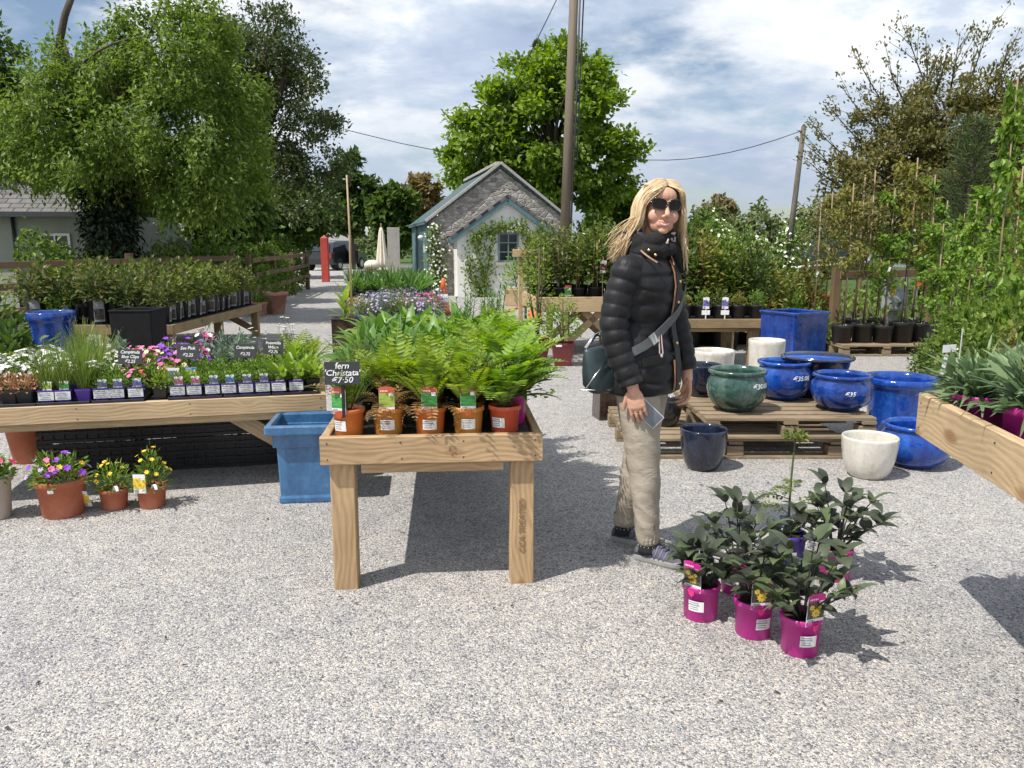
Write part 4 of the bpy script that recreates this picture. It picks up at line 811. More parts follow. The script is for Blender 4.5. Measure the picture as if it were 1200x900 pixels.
# pressed stamp down the right front leg
mats_leg = text("stamp", "CCA TREATED", .036, "stamp_wood", (FW_ - .098 / 2 - .03, .034, .26), (math.pi / 2, -math.pi / 2, 0), FB, 0)
def potplant(key, name, label, cat, potm, rt, rb, h, grow, loc, rz=0, group=None, sc=1.0, stick=None, extra=None, lip=True, rim=.006):
    def fn():
        r = thing(name, label, cat); pot_part(r, potm, rt, rb, h, rim, max(.012, h * .18), lip=lip)
        if stick: sticker(r, rb, rt - rim * .3, h * .92, h * stick[0], h * stick[1], stick[2], stick[3])
        if grow: grow(r, h * .86)
        if extra: extra(r)
        return r
    return place(key, fn, loc, rz, label, group, sc)
g = "orange pots along the front of the fern bench"
fr = [(405, "orange_pot", "leftmost orange pot on the fern bench, holding the chalk sign fern", "lf_goldfern", ("tag_green",)), (452, "amber_pot", "amber pot with a yellow green leaf picture tag, beside the sign pot", "lf_russet", ("tag_lime",)),
      (502, "orange_pot", "orange pot with dark green fern tag in the middle of the front row", "lf_goldfern", ("tag_green",)), (548, "amber_pot", "amber pot with green fern tag next to the coral pot", "lf_goldfern", ("tag_green",)), (593, "coral_pot", "coral red pot with a big arching green fern at the bench's front corner", "lf_fern", None)]
for i, (px, pm, lab, lf, tg) in enumerate(fr):
    x = (px - 374) / 262 * FW_; y = .105 + (.01 if i in (1, 4) else 0)
    def ex(r, tg=tg, i=i, lf=lf):
        if tg: tagcard(r, (-.03 if i == 0 else 0, -.062, .098), (-.35 if i == 0 else 0), .062, .10, ["paper", "tag_red", tg[0]]); mb = MB(); mb.add([(-.016, -.0672, .108), (.016, -.0672, .108), (.011, -.0665, .088), (0, -.0655, .076), (-.011, -.0665, .088)], [(0, 4, 3, 2, 1)]); o = mb.build("tag_hanger", "coral_pot", r); o.location.x = -.03 if i == 0 else 0
        if i in (1, 2): fern(r, .10, 9, .17, "lf_russet", .05, (.1, .9), (1.6, 2.6), 40 + i, 11)
    az = -math.pi / 2 - (.55 if i in (0, 4) else 0)
    def gr_(r, z, i=i, lf=lf):
        if i == 1: fern(r, z, 12, .19, "lf_russet", .055, (.3, 1.2), (.8, 1.8), 5, 12)
        elif i == 4: fern(r, z, 34, .31, "lf_fern", .055, (.6, 1.5), (.7, 1.6), 9, 18)
        elif i == 0: fern(r, z, 20, .215, lf, .05, (1.2, 1.55), (.2, .7), 17, 14)
        else: fern(r, z, 28, .27, lf, .05, (.9, 1.52), (.4, 1.2), 11 + i, 16)
    potplant("front%d" % i, "potted_fern", lab, "potted plant", pm, .068, .056, .112, gr_, on(FB, x, y, FD), FRZ, g, 1, (.22, .60, az, .058), ex)
potplant("helle", "potted_shrub", "magenta pot with dark broad leaves spilling over the fern bench's right edge", "potted plant", "magenta_pot", .062, .052, .13, lambda r, z: (rosette(r, z, 14, .20, .055, "lf_strap", (.2, 1.3), (.5, 1.4), 4), dome(r, z, .14, .14, 160, .03, .02, "lf_dome", 6)), on(FB, FW_ - .10, .26, FD), FRZ)
chalk_sign("black chalk sign reading fern Christata 7.50 euro, stuck in the leftmost orange pot", on(FB, (402 - 374) / 262 * FW_, .028, FD + .085), FRZ, .138, .092, ["fern", "'Christata'", "€7·50"], .034, .135, -.08, None)
kinds = {
 "gold": ("potted_fern", "yellow green fern in an orange pot behind the tagged front row", "orange_pot", lambda r, z: fern(r, z, 30, .34, "lf_goldfern", .055, (.85, 1.52), (.5, 1.3), 31, 16)),
 "fern": ("potted_fern", "fresh green fern standing among the middle rows of the fern bench", "coral_pot", lambda r, z: fern(r, z, 32, .37, "lf_fern", .058, (.8, 1.52), (.5, 1.4), 33, 16)),
 "strap": ("potted_perennial", "strappy dark green sword leaved plant in the left middle of the fern bench", "black_plastic", lambda r, z: rosette(r, z, 26, .32, .024, "lf_strap", (.7, 1.5), (.4, 1.7), 35, "leaves", strapprof)),
 "russet": ("potted_perennial", "green clump with orange brown sprays behind the chalk sign", "black_plastic", lambda r, z: (rosette(r, z, 18, .34, .02, "lf_strap", (.7, 1.5), (.4, 1.5), 36, "leaves", strapprof), fern(r, z, 6, .36, "lf_russet", .03, (.6, 1.2), (.8, 1.5), 37, 12))),
 "broad": ("potted_perennial", "broad glossy leaved clump in the back rows of the fern bench", "black_plastic", lambda r, z: rosette(r, z, 38, .33, .085, "lf_broad", (.3, 1.45), (.6, 1.5), 38)),
 "hosta": ("potted_hosta", "pale green hosta with wide ribbed leaves near the back of the fern bench", "black_plastic", lambda r, z: rosette(r, z, 28, .32, .12, "lf_lettuce", (.3, 1.4), (.7, 1.6), 39)),
 "lily": ("potted_lily", "tall leafy lily stems rising at the back right of the fern bench", "black_plastic", lambda r, z: lily(r, z, 6, .42, "lf_strap", 41)),
}
rows = [["russet", "gold", "gold", "gold", "fern"], ["russet", "strap", "gold", "fern", "fern"], ["strap", "russet", "strap", "gold", "fern"], ["russet", "strap", "broad", "hosta", "fern"], ["broad", "strap", "broad", "fern", "fern"], ["hosta", "broad", "broad", "hosta", "fern"], ["strap", "broad", "hosta", "broad", "lily"], ["broad", "hosta", "broad", "lily", "lily"], ["broad", "broad", "hosta", "lily", "lily"], ["hosta", "broad", "broad", "broad", "lily"]]
for j, rw in enumerate(rows):
    for i, k in enumerate(rw):
        nm, lab, pm, fn = kinds[k]
        lab = "%s, %s row behind the tagged pots, %s from the blue planter side" % ({"gold": "yellow green fern", "fern": "fresh green fern", "strap": "sword leaved plant", "russet": "brown sprayed green clump", "broad": "broad leaved clump", "hosta": "pale ribbed hosta", "lily": "leafy lily stems"}[k], ORD[j], ORD[i])
        potplant("fb_" + k, nm, lab, "potted plant", pm, .066, .054, .11, fn, on(FB, .10 + i * (FW_ - .2) / 4 + random.uniform(-.02, .02), .30 + j * .212 + random.uniform(-.02, .02), FD), random.uniform(0, 6.28), "packed %s plants on the fern bench" % k, random.uniform(.80, 1.02))

# === long left bench ===
LH = .55
lA = G(-95, 482.5, LH); lB = G(382, 461.5, LH)
LB = bench("plant_bench", "long low timber bench on the left, covered in small bedding plants in trays", lA, lB, 1.25, LH, .10, "pale_wood", .10, .04, None, True, None, "R", 0, .004)
LW = math.hypot(lB.x - lA.x, lB.y - lA.y); LRZ = LB.rotation_euler.z; LD = LH - .004
def lx(px, y=.1):  # photo column -> bench x for something y behind the front edge
    best = min(np.linspace(0, LW, 400), key=lambda x: abs(600 + FPX * on(LB, x, y, LH).x / ((on(LB, x, y, LH)).y * math.cos(PITCH) + (CAM_H - LH) * math.sin(PITCH)) - px)); return float(best)
def smallpot(r, m, w=.085, h=.075):
    """square tapered growing pot"""
    def sq(a, z, k=.16): b_ = a / 2; c = b_ * k; return [(b_ - c, -b_, z), (b_, -b_ + c, z), (b_, b_ - c, z), (b_ - c, b_, z), (-b_ + c, b_, z), (-b_, b_ - c, z), (-b_, -b_ + c, z), (-b_ + c, -b_, z)]
    mb = MB(); mb.loft([sq(w * .74, 0), sq(w * .94, h - .014), sq(w, h - .013), sq(w, h), sq(w * .93, h), sq(w * .9, h * .8)], 0, False); mb.build("pot", m, r)
mini = {
 "sedum": ("black_plastic", "dark pot of pinkish brown sedum at the left of the long bench", lambda r: dome(r, .06, .055, .07, 150, .018, .012, "lf_sedum", 51)),
 "white": ("purple_pot", "small pot smothered in white rockery flowers on the long bench", lambda r: dome(r, .06, .07, .10, 130, .028, .012, "lf_dome", 52, ("flower_white", 34, .026, .03))),
 "grass": ("purple_pot", "fine upright feather grass standing taller than the flowers on the long bench", lambda r: grass(r, .06, 190, .27, "lf_grass", 53, .0036, (1.05, 1.55), (.15, .8))),
 "pink": ("black_plastic", "small pot of pink and cream flowers near the first chalk sign", lambda r: dome(r, .06, .06, .09, 120, .026, .014, "lf_dome", 54, [("fl_pink", 9, .034, .04), ("fl_cream", 7, .026, .05)])),
 "red": ("black_plastic", "small pot of crimson and rose flowers right of the first chalk sign", lambda r: dome(r, .06, .06, .10, 110, .026, .012, "lf_dome", 55, [("fl_red", 3, .028, .04), ("fl_pink", 5, .028, .05), ("fl_cream", 3, .024, .04)])),
 "purple": ("black_plastic", "pot of bright purple flowers between the first two chalk signs", lambda r: dome(r, .06, .065, .13, 130, .03, .016, "lf_dome", 56, [("fl_purple", 15, .036, .05), ("fl_cream", 3, .026, .05)])),
 "stock": ("black_plastic", "tall pot of magenta, pink and white stock flowers by the second chalk sign", lambda r: dome(r, .06, .06, .17, 130, .035, .012, "lf_silver", 57, [("fl_magenta", 9, .032, .04), ("fl_purple", 5, .03, .04), ("flower_white", 5, .03, .05)])),
 "silver": ("black_plastic", "silvery grey green leafy pot between the second and third chalk signs", lambda r: dome(r, .06, .06, .17, 170, .045, .013, "lf_silver", 58)),
 "moss": ("purple_pot", "low bright green cushion plant in a purple pot on the long bench", lambda r: dome(r, .06, .065, .085, 330, .016, .009, "lf_dome", 59)),
 "limey": ("black_plastic", "yellow green tufted cushion in a dark pot on the long bench", lambda r: dome(r, .06, .065, .08, 240, .02, .009, "lf_goldfern", 60)),
 "hosta": ("black_plastic", "light green upright broad leaved plant near the long bench's right end", lambda r: rosette(r, .06, 14, .16, .055, "lf_lettuce", (.6, 1.4), (.3, 1.1), 61)),
 "daisy": ("black_plastic", "small white daisies on thin stalks at the back of the long bench", lambda r: (dome(r, .06, .06, .07, 120, .028, .012, "lf_dome", 62), stalkflowers(r, .06, 6, .22, "flower_white", .024, 63))),
 "feather": ("black_plastic", "frothy lime green plant at the right end of the long bench", lambda r: fern(r, .06, 18, .2, "lf_goldfern", .05, (.6, 1.5), (.6, 1.6), 64, 12)),
}
def stalkflowers(r, z, n, H, m, sz, seed):
    g = np.random.default_rng(seed); st = MB(); fl = MB()
    for i in range(n):
        a = g.uniform(0, 6.28); e = np.array((math.cos(a) * .07, math.sin(a) * .07, z + H * g.uniform(.6, 1.05))); st.tube(bez((0, 0, z), e, (0, 0, .02), 5), .0012, 4); an = np.arange(8) * .785
        fl.cards(np.repeat(e[None], 8, 0), np.stack([np.cos(an), np.sin(an) * .8, .35 + 0 * an], 1), np.repeat([[0, -.4, 1.0]], 8, 0), sz * .55, sz * .4)
    st.build("stalks", "stem_green", r); fl.build("flowers", m, r)
def minipot(k, loc, rz, sc=1.0, key=None, label=None, group=None, front=None):
    pm, lab, gf = mini[k]
    def fn():
        r = thing("bedding_plant", label or lab, "potted plant"); smallpot(r, "purple_pot" if front else pm); gf(r)
        if front:
            mb = MB(); mb.box((0, -.0425, .042), (.078, .0016, .046), 0); 
            for z_, w_ in ((.057, .05), (.047, .058), (.036, .04), (.027, .052)): mb.box((-.004, -.0436, z_), (w_, .0006, .004), 1)
            o = mb.build("price_label", ["paper", "grey_print"], r); o.rotation_euler = (.0, 0, 0)
            tagcard(r, (.008, -.036, .068), random.uniform(-.15, .15), .046, .055, ["paper", "paper", front], "plant_tag", False, -.1)
        return r
    return place(key or "mini_" + k, fn, loc, rz, label or lab, group or "small bedding plants packed on the long left bench", sc)
ords = ["first", "second", "third", "fourth", "fifth", "sixth", "seventh", "eighth"]
for i, (px, k, tg) in enumerate([(58, "grass", "tag_lime"), (78, "grass", "tag_green"), (122, "moss", "tag_violet"), (140, "moss", "tag_violet"), (162, "red", "tag_violet")]):
    minipot(k, on(LB, lx(px), .095, LD + .006), LRZ, 1, "lf%d" % i, "%s white labelled purple pot from the bench's left, in the front row by the grasses" % ords[i], "white labelled purple pots along the long bench's front", tg)
for i, (px, k, tg) in enumerate([(210, "moss", "tag_pink"), (229, "moss", "tag_pink"), (251, "moss", "tag_violet"), (270, "moss", "tag_blue"), (289, "moss", "tag_violet"), (309, "moss", "tag_violet"), (327, "hosta", "tag_dark"), (348, "hosta", "tag_dark")]):
    minipot(k, on(LB, lx(px), .095, LD + .006), LRZ, 1, "rf%d" % i, "%s white labelled purple pot of the run under the two right chalk signs" % ords[i], "white labelled purple pots along the long bench's front", tg)
minipot("grass", on(LB, lx(100), .10, LD + .006), LRZ, 1.0, "bareg", "plain purple pot of grass without a label in the front row", None)
for px, lab in ((14, "dark pot of pinkish sedum, left one at the bench's front edge"), (32, "dark pot of brownish sedum next to the first labelled purple pot")): minipot("sedum", on(LB, lx(px), .10, LD + .006), LRZ, 1.1, None, lab)
minipot("limey", on(LB, lx(189), .10, LD + .006), LRZ, 1.05, None, "yellow green tuft filling the gap in the front row of purple pots")
minipot("hosta", on(LB, lx(367), .12, LD + .006), LRZ, 1.0, None, "black pot of pale broad leaves at the right end of the front row")
def zone(px, j):
    r = random.random()
    if px < 74: return ["sedum", "white", "white", "white", "limey"][j]
    if px < 116: return ["white", "grass", "white", "grass", "white"][j]
    if px < 152: return ["moss", "white", "white", "white", "silver"][j]
    if px < 182: return ["red", "moss", "pink", "red", "pink"][j]
    if px < 222: return ["limey", "pink", "purple", "purple", "purple"][j]
    if px < 255: return ["moss", "moss", "stock", "stock", "stock"][j]
    if px < 290: return ["moss", "moss", "silver", "silver", "silver"][j]
    if px < 332: return ["moss", "moss", "limey", "daisy", "daisy"][j]
    return ["hosta", "hosta", "feather", "feather", "daisy"][j]
for j in range(5):
    spots = [(px, lx(px + j * 2, .26 + j * .185)) for px in np.arange(-70, 385, 20.5)]; spots = [q for q in spots if .06 <= q[1] <= LW - .06][::-1]
    for i, (px, x) in enumerate(spots):
        y = .26 + j * .185; k = zone(px, j)
        minipot(k, on(LB, x, y + random.uniform(-.02, .02), LD + .006), random.uniform(0, 6.28), random.uniform(1.0, 1.3), None, "%s, %s row behind the front pots, %s from the fern bench end" % ({"sedum": "pinkish sedum", "white": "white rockery flowers", "grass": "feather grass tuft", "pink": "pink and cream flowers", "red": "crimson and rose flowers", "purple": "purple flowers", "stock": "mixed magenta stocks", "silver": "silvery leafy plant", "moss": "green cushion plant", "limey": "yellow green tuft", "hosta": "broad pale leaves", "daisy": "white stalked daisies", "feather": "frothy lime plant"}[k], ORD[j], ORD[i]))
for px0, px1 in ((-60, 48), (49, 110), (112, 172), (200, 262), (264, 318), (320, 374)):
    a, b_ = lx(px0), lx(px1); w = b_ - a; mb = MB(); c = ((a + b_) / 2, .13)
    o = None
    t = thing("plant_tray", "shallow black plastic tray %s" % ("under the dark sedum pots" if px0 < 0 else "under the first labelled grass pots" if px0 < 60 else "under the labelled pots below the first chalk sign" if px0 < 120 else "under the labelled pots right of the yellow tuft" if px0 < 210 else "under the labelled pots below the third chalk sign" if px0 < 300 else "under the pale hosta pots at the end"), "tray", on(LB, c[0], c[1], LD), LRZ, "black plant trays")
    mb.box((0, 0, .002), (w, .24, .004), 0, .001); mb.box((0, -.12, .010), (w, .004, .02), 0, .001); mb.box((0, .12, .010), (w, .004, .02), 0, .001); mb.box((-w / 2 + .002, 0, .010), (.004, .236, .0195), 0, .001); mb.box((w / 2 - .002, 0, .010), (.004, .236, .0195), 0, .001); mb.build("tray", "black_plastic", t)
for px, py, lines, w, lab in ((157, 418, ["Campanula", "Blue Clips", "€2.25"], .145, "chalk sign among red flowers, nearest the grass on the long bench"), (224, 412, ["Sea Pink", "€2.25"], .135, "chalk sign with two short lines above the purple flowers"), (290, 411, ["Campanula", "€2.75"], .14, "tilted chalk sign above the silver leaved plants"), (322, 407, ["Potentilla", "White", "€2.75"], .13, "rearmost chalk sign on the right, above the white daisies")):
    y = .22 if px < 250 else .42; p = on(LB, lx(px, y), y, LD); zt = at(px, py, p.y).z
    chalk_sign(lab, p, LRZ - .3 + random.uniform(-.08, .08), w, .088, lines, .026, zt - LD - .044, -.15)
for px, lab, m2 in ((205, "white picture tag standing among flowers left of the blue tag", "paper"), (226, "blue topped picture tag standing below the second chalk sign", "tag_blue")):
    p = on(LB, lx(px, .2), .2, LD + .075); t = thing("plant_tag", lab, "plant tag", p, LRZ - .3, "loose picture tags"); mb = MB(); mb.box((0, .001, -.03), (.02, .0012, .08)); mb.build("stem", "paper", t); tagcard(t, (0, 0, .0), 0, .07, .085, ["paper", m2, "tag_violet" if m2 == "paper" else "tag_lime"], "card", False)
# black crates in the dark under the bench
def crate():
    r = thing("plastic_crate", "", "crate"); w, d, h = .56, .38, .20; mb = MB()
    for z in (.01, .06, .11, .16, .195):
        for yy in (-d / 2, d / 2): mb.beam((-w / 2, yy, z), (w / 2, yy, z), .012, .022, 0, .002)
        for xx in (-w / 2, w / 2): mb.beam((xx, -d / 2 + .007, z), (xx, d / 2 - .007, z), .012, .022, 0, .002)
    for i in range(9):
        x = -w / 2 + .03 + i * (w - .06) / 8
        for yy in (-d / 2, d / 2): mb.beam((x, yy + (.001 if yy < 0 else -.001), 0), (x, yy + (.001 if yy < 0 else -.001), h), .008, .016, 0, .001)
    mb.box((0, 0, .006), (w - .014, d - .014, .008)); mb.box((0, -d / 2 + .004, h / 2), (w - .03, .003, h - .03), 0, 0); mb.build("basket", "black_plastic", r); return r
for i, px in enumerate((105, 190, 262, 328)):
    for k in range(2): place("crate", crate, on(LB, lx(px, .7), .74, .002 + .212 * k), LRZ + random.uniform(-.05, .05), [["lower", "upper"][k] + " black crate under the long bench behind the large terracotta pot", ["lower", "upper"][k] + " black crate under the long bench behind the yellow flower pots", "lower crate of the left stack under the long bench" if k == 0 else "upper crate of the left stack under the long bench", "lower crate of the stack behind the blue planter" if k == 0 else "upper crate of the stack behind the blue planter"][i], "black crates under the long bench")

# === pots on the gravel, left ===
def ground_pt(px, py): q = G(px, py); return q
p = ground_pt(75, 602); potplant("bigterra", "flower_pot", "large terracotta pot of purple, pink and yellow flowers on the gravel", "flower pot", "terracotta", .128, .10, .20, lambda r, z: dome(r, z, .16, .15, 420, .045, .012, "lf_dome", 71, [("fl_purple", 12, .04, .03), ("fl_lilac", 10, .03, .03), ("fl_pink", 4, .035, .08), ("fl_yellow", 7, .032, .03)]), p, 0, None, 1, None, lambda r: (lambda m_: (patch(m_, .1, .128, .15, .168, 0, .2, -1.45, .03, 0, .007), m_.build("price_label", "paper", r)))(MB()), rim=.01)
def fold_tag(r): mb = MB(); mb.leaf((.03, -.06, .11), -.9, .9, .12, .014, 2.6, 0, 6, lambda t: 1.0, 0); mb.build("loop_label", "paper", r)
p = ground_pt(135, 595); potplant("smallterra", "flower_pot", "small terracotta pot of yellow flowers with a hanging picture tag, beside the large one", "flower pot", "terracotta", .078, .062, .115, lambda r, z: dome(r, z, .10, .16, 420, .032, .008, "lf_dome", 73, ("fl_yellow", 10, .026, .03), spread=.4), p, 0, "yellow flowered terracotta pots", 1, None, lambda r: (fold_tag(r), tagcard(r, (-.10, -.075, .035), -.2, .042, .10, ["paper", "paper", "tag_yellow"], "picture_tag", False, .35)))
p = ground_pt(179, 593); potplant("smallterra2", "flower_pot", "small terracotta pot with tall yellow flowers and an upright picture card", "flower pot", "terracotta", .080, .064, .12, lambda r, z: dome(r, z, .10, .21, 420, .034, .008, "lf_dome", 74, ("fl_yellow", 14, .026, .03), spread=.4), p, 0, "yellow flowered terracotta pots", 1, None, lambda r: (fold_tag(r), tagcard(r, (-.02, -.088, .10), 0, .066, .105, ["paper", "paper", "tag_yellow"], "picture_tag", False)))
p = ground_pt(-4, 606); potplant("beige", "flower_pot", "tall beige pot with hot pink flowers cut off by the left edge", "flower pot", "beige_pot", .092, .07, .235, lambda r, z: dome(r, z, .10, .12, 200, .04, .026, "lf_dome", 75, ("fl_hotpink", 14, .05, .03)), p, 0, None, 1, None, None, True, .008)
p = ground_pt(24, 545); potplant("under", "plant_pot", "empty terracotta pot standing in the shade under the long bench", "plant pot", "terracotta", .13, .09, .27, None, p + Vector((0, .1, 0)))
def square_planter(name, label, m, wt, wb, h, lip, loc, rz, flare=0.0, group=None, wall=.03):
    def sq(a, z, k=.05): b_ = a / 2; c = b_ * k; return [(b_ - c, -b_, z), (b_, -b_ + c, z), (b_, b_ - c, z), (b_ - c, b_, z), (-b_ + c, b_, z), (-b_, b_ - c, z), (-b_, -b_ + c, z), (-b_ + c, -b_, z)]
    r = thing(name, label, "planter", loc, rz, group); mb = MB(); rings = [sq(wb * 1.0, 0), sq(wb * 1.02, .01)]
    if flare: rings += [sq(wb * 1.02, .03), sq(wb * .97, .045)]
    for i in range(1, 9): t = i / 8; rings.append(sq((wb * (.97 if flare else 1.02)) + (wt - lip * 2 - wb) * (t if not flare else t ** 1.6), .045 + (h - .045 - lip * 1.4) * t))
    rings += [sq(wt - lip * .4, h - lip * 1.2), sq(wt, h - lip), sq(wt, h - .008), sq(wt - .012, h), sq(wt - wall * 2, h), sq(wt - wall * 2 - .012, h - .012), sq(wt - wall * 2.4, h * .72), sq(wb * .6, h * .7)]
    mb.loft(rings, 0, False); mb.build("pot", m, r); s_ = MB(); a = (wt - wall * 2.3); s_.box((0, 0, h * .74), (a * .93, a * .93, .02), 0, .004); s_.build("soil", "potting_soil", r); return r
pq = ground_pt(352, 592); square_planter("square_planter", "light blue glazed square planter flaring at the rim, beside the fern bench", "sky_glaze", .40, .29, .45, .045, (pq.x + .01, pq.y + .18, 0), R(6), 1)
# ------------------------------------------------------------------ glazed pots and pallets on the right
def belly(R_, h): return [(.52 * R_, 0), (.58 * R_, .012), (.80 * R_, .16 * h), (.94 * R_, .34 * h), (R_, .55 * h), (.96 * R_, .74 * h), (.86 * R_, .85 * h), (.85 * R_, .875 * h), (.93 * R_, .90 * h), (.965 * R_, .94 * h), (.955 * R_, .98 * h), (.92 * R_, h), (.85 * R_, .985 * h), (.81 * R_, .93 * h), (.80 * R_, .87 * h), (.88 * R_, .7 * h), (.9 * R_, .5 * h), (.7 * R_, .15 * h), (.3 * R_, .08 * h)]
def cup(R_, h): return [(.60 * R_, 0), (.66 * R_, .01), (.80 * R_, .18 * h), (.92 * R_, .45 * h), (.985 * R_, .75 * h), (R_, .93 * h), (1.0 * R_, .97 * h), (.975 * R_, h), (.93 * R_, .985 * h), (.91 * R_, .93 * h), (.88 * R_, .7 * h), (.8 * R_, .4 * h), (.55 * R_, .1 * h), (.2 * R_, .07 * h)]
def rimmed(R_, h): return [(.68 * R_, 0), (.72 * R_, .01), (.80 * R_, .3 * h), (.86 * R_, .6 * h), (.90 * R_, .84 * h), (.92 * R_, .86 * h), (.985 * R_, .88 * h), (R_, .92 * h), (.99 * R_, .98 * h), (.96 * R_, h), (.88 * R_, .985 * h), (.86 * R_, .9 * h), (.8 * R_, .5 * h), (.6 * R_, .1 * h), (.2 * R_, .08 * h)]
def bowl(R_, h): return [(.5 * R_, 0), (.55 * R_, .01), (.62 * R_, .2 * h), (.72 * R_, .45 * h), (.70 * R_, .5 * h), (.84 * R_, .72 * h), (.96 * R_, .86 * h), (R_, .93 * h), (.99 * R_, .985 * h), (.96 * R_, h), (.90 * R_, .98 * h), (.86 * R_, .9 * h), (.7 * R_, .5 * h), (.45 * R_, .2 * h), (.1 * R_, .18 * h)]
def cyl(R_, h): return [(.82 * R_, 0), (.85 * R_, .01), (.92 * R_, .4 * h), (.985 * R_, .9 * h), (R_, .93 * h), (R_, .985 * h), (.975 * R_, h), (.92 * R_, .99 * h), (.90 * R_, .9 * h), (.8 * R_, .3 * h), (.3 * R_, .1 * h)]
def glazed(label, m, prof, R_, h, loc, price=None, pz=.5, paz=0.0, inner=None, name="glazed_pot", group="glazed pots for sale round the pallets"):
    r = thing(name, label, "plant pot", loc, 0, group); pr = prof(R_, h); top = max(range(len(pr)), key=lambda i: pr[i][1]); mb = MB(); mb.lathe(pr, 56); p = mb.build("pot", m, r)
    if inner:
        mb = MB(); mb.lathe([(q[0] - .0015, q[1] + .001) for q in pr[top + 1:]] , 56); mb.build("inner_glaze", inner, p)
    if price:
        me = text_mesh(price, h * .17, "chalk", .0005, .25); Z = [q[1] for q in pr[:top]]; RR = [q[0] for q in pr[:top]]; co = np.zeros(len(me.vertices) * 3, np.float32); me.vertices.foreach_get("co", co); co = co.reshape(-1, 3)
        z = h * pz + co[:, 1]; rr = np.interp(z, Z, RR) + .0015 + co[:, 2]; a = paz + co[:, 0] / np.interp(h * pz, Z, RR); co2 = np.stack([rr * np.sin(a), -rr * np.cos(a), z], 1); me.vertices.foreach_set("co", co2.ravel().astype(np.float32)); me.update()
        o = bpy.data.objects.new("painted_price", me); C.objects.link(o); o.parent = p
    return r
def pallet(label, x0, x1, y0, y1, z0, rz=0, h=.144, group="wooden pallets", loc=None):
    w, d = x1 - x0, y1 - y0; r = thing("wooden_pallet", label, "pallet", (x0, y0, z0), rz, group)
    nb = max(7, int(round(d / .135)))
    for i in range(nb): mb = MB(); y = .05 + i * (d - .1) / (nb - 1); mb.beam((RNG.uniform(-.006, .006), y, h - .011), (w + RNG.uniform(-.006, .006), y, h - .011), .095 + RNG.uniform(-.012, .008), .022, 0, .003); mb.build("deck_board", "pallet_wood", r)
    for x in (.05, w / 2, w - .05): mb = MB(); mb.beam((x, .001, h - .033), (x, d - .001, h - .033), .095, .021, 0, .003); mb.build("cross_board", "pallet_wood", r)
    for x in (.055, w / 2, w - .055):
        for y in (.06, d / 2, d - .06): mb = MB(); mb.beam((x - .055, y, .055), (x + .055, y, .055), .10, .066, 0, .004); mb.build("block", "pallet_wood", r)
    for y in (.06, d / 2, d - .06): mb = MB(); mb.beam((.0, y, .011), (w, y, .011), .10, .021, 0, .003); mb.build("bottom_board", "pallet_wood", r)
    return r
pallet("lower weathered pallet carrying another pallet of glazed pots, behind the woman", .76, 2.22, 5.16, 6.22, 0)
pallet("upper weathered pallet with green and blue glazed pots standing on it", 1.27, 2.40, 5.12, 6.18, .1455)
PZ = .1455 + .144
def gp(px, Y, z=0): return (at(px, 300, Y).x * (1), Y, z)
def gx(px, Y, z):  # x of photo column at (Y, z)
    dep = Y * math.cos(PITCH) + (CAM_H - z) * math.sin(PITCH); return (px - 600) / FPX * dep
def spot(px, Y, z=0): return (gx(px, Y, z + .12), Y, z)
glazed("round bellied green glazed pot priced 30 euro on the pallet's front corner", "green_glaze", belly, .205, .285, spot(863, 5.40, PZ), "€30.00", .66, .62)
glazed("bright blue bellied pot priced 35.00 between the green pot and the dark blue pot", "bright_blue_glaze", belly, .20, .285, spot(918, 5.80, PZ), "€35.00", .62, .35)
glazed("deep blue low pot priced 35 at the pallet's right front", "blue_glaze", belly, .205, .25, spot(986, 5.42, PZ), "€35", .55, -.12)
glazed("dark rimmed wide bowl with blue inside stacked behind the two blue priced pots", "navy_glaze", rimmed, .265, .17, (gx(958, 5.93, .55), 5.93, PZ + .132), None, inner="bright_blue_glaze")
glazed("lower dark bowl carrying the blue lined wide bowl on the pallet", "navy_glaze", rimmed, .245, .13, (gx(958, 5.93, .4), 5.93, PZ), None)
glazed("small navy glazed pot half hidden behind the green pot and the woman's hand", "navy_glaze", cup, .15, .24, spot(822, 5.92, PZ))
glazed("large bright blue pot with thick rim standing behind the pallet's right end", "bright_blue_glaze", rimmed, .27, .43, spot(1052, 5.95))
glazed("low round blue pot on the gravel beneath the raised timber tray", "bright_blue_glaze", belly, .215, .28, spot(1073, 5.02))
glazed("cream white glazed pot on the gravel in front of the pallets", "cream_glaze", cup, .165, .255, spot(1018, 4.78))
glazed("navy blue glazed pot on the gravel in front of the lower pallet", "navy_glaze", cup, .150, .265, spot(824, 4.95))
glazed("small matt black pot on the lower pallet beside the woman's trousers", "black_glaze", cup, .11, .19, (gx(781, 5.55, .25), 5.55, .1455))
glazed("tall white cylinder pot in front of the blue square planter", "cream_glaze", cyl, .165, .55, spot(896, 7.3))
glazed("wide cream pot behind the woman's far hand", "cream_glaze", cyl, .19, .48, spot(834, 7.1))
sp = spot(712, 6.45); square_planter("square_planter", "tall dark brown glazed planter partly hidden behind the woman's legs", "brown_glaze", .22, .20, .46, .02, sp, R(12))
sp = spot(927, 8.3); square_planter("square_planter", "tall cobalt blue square planter behind the glazed pots", "blue_glaze", .51, .45, .73, .02, sp, R(28), 0)

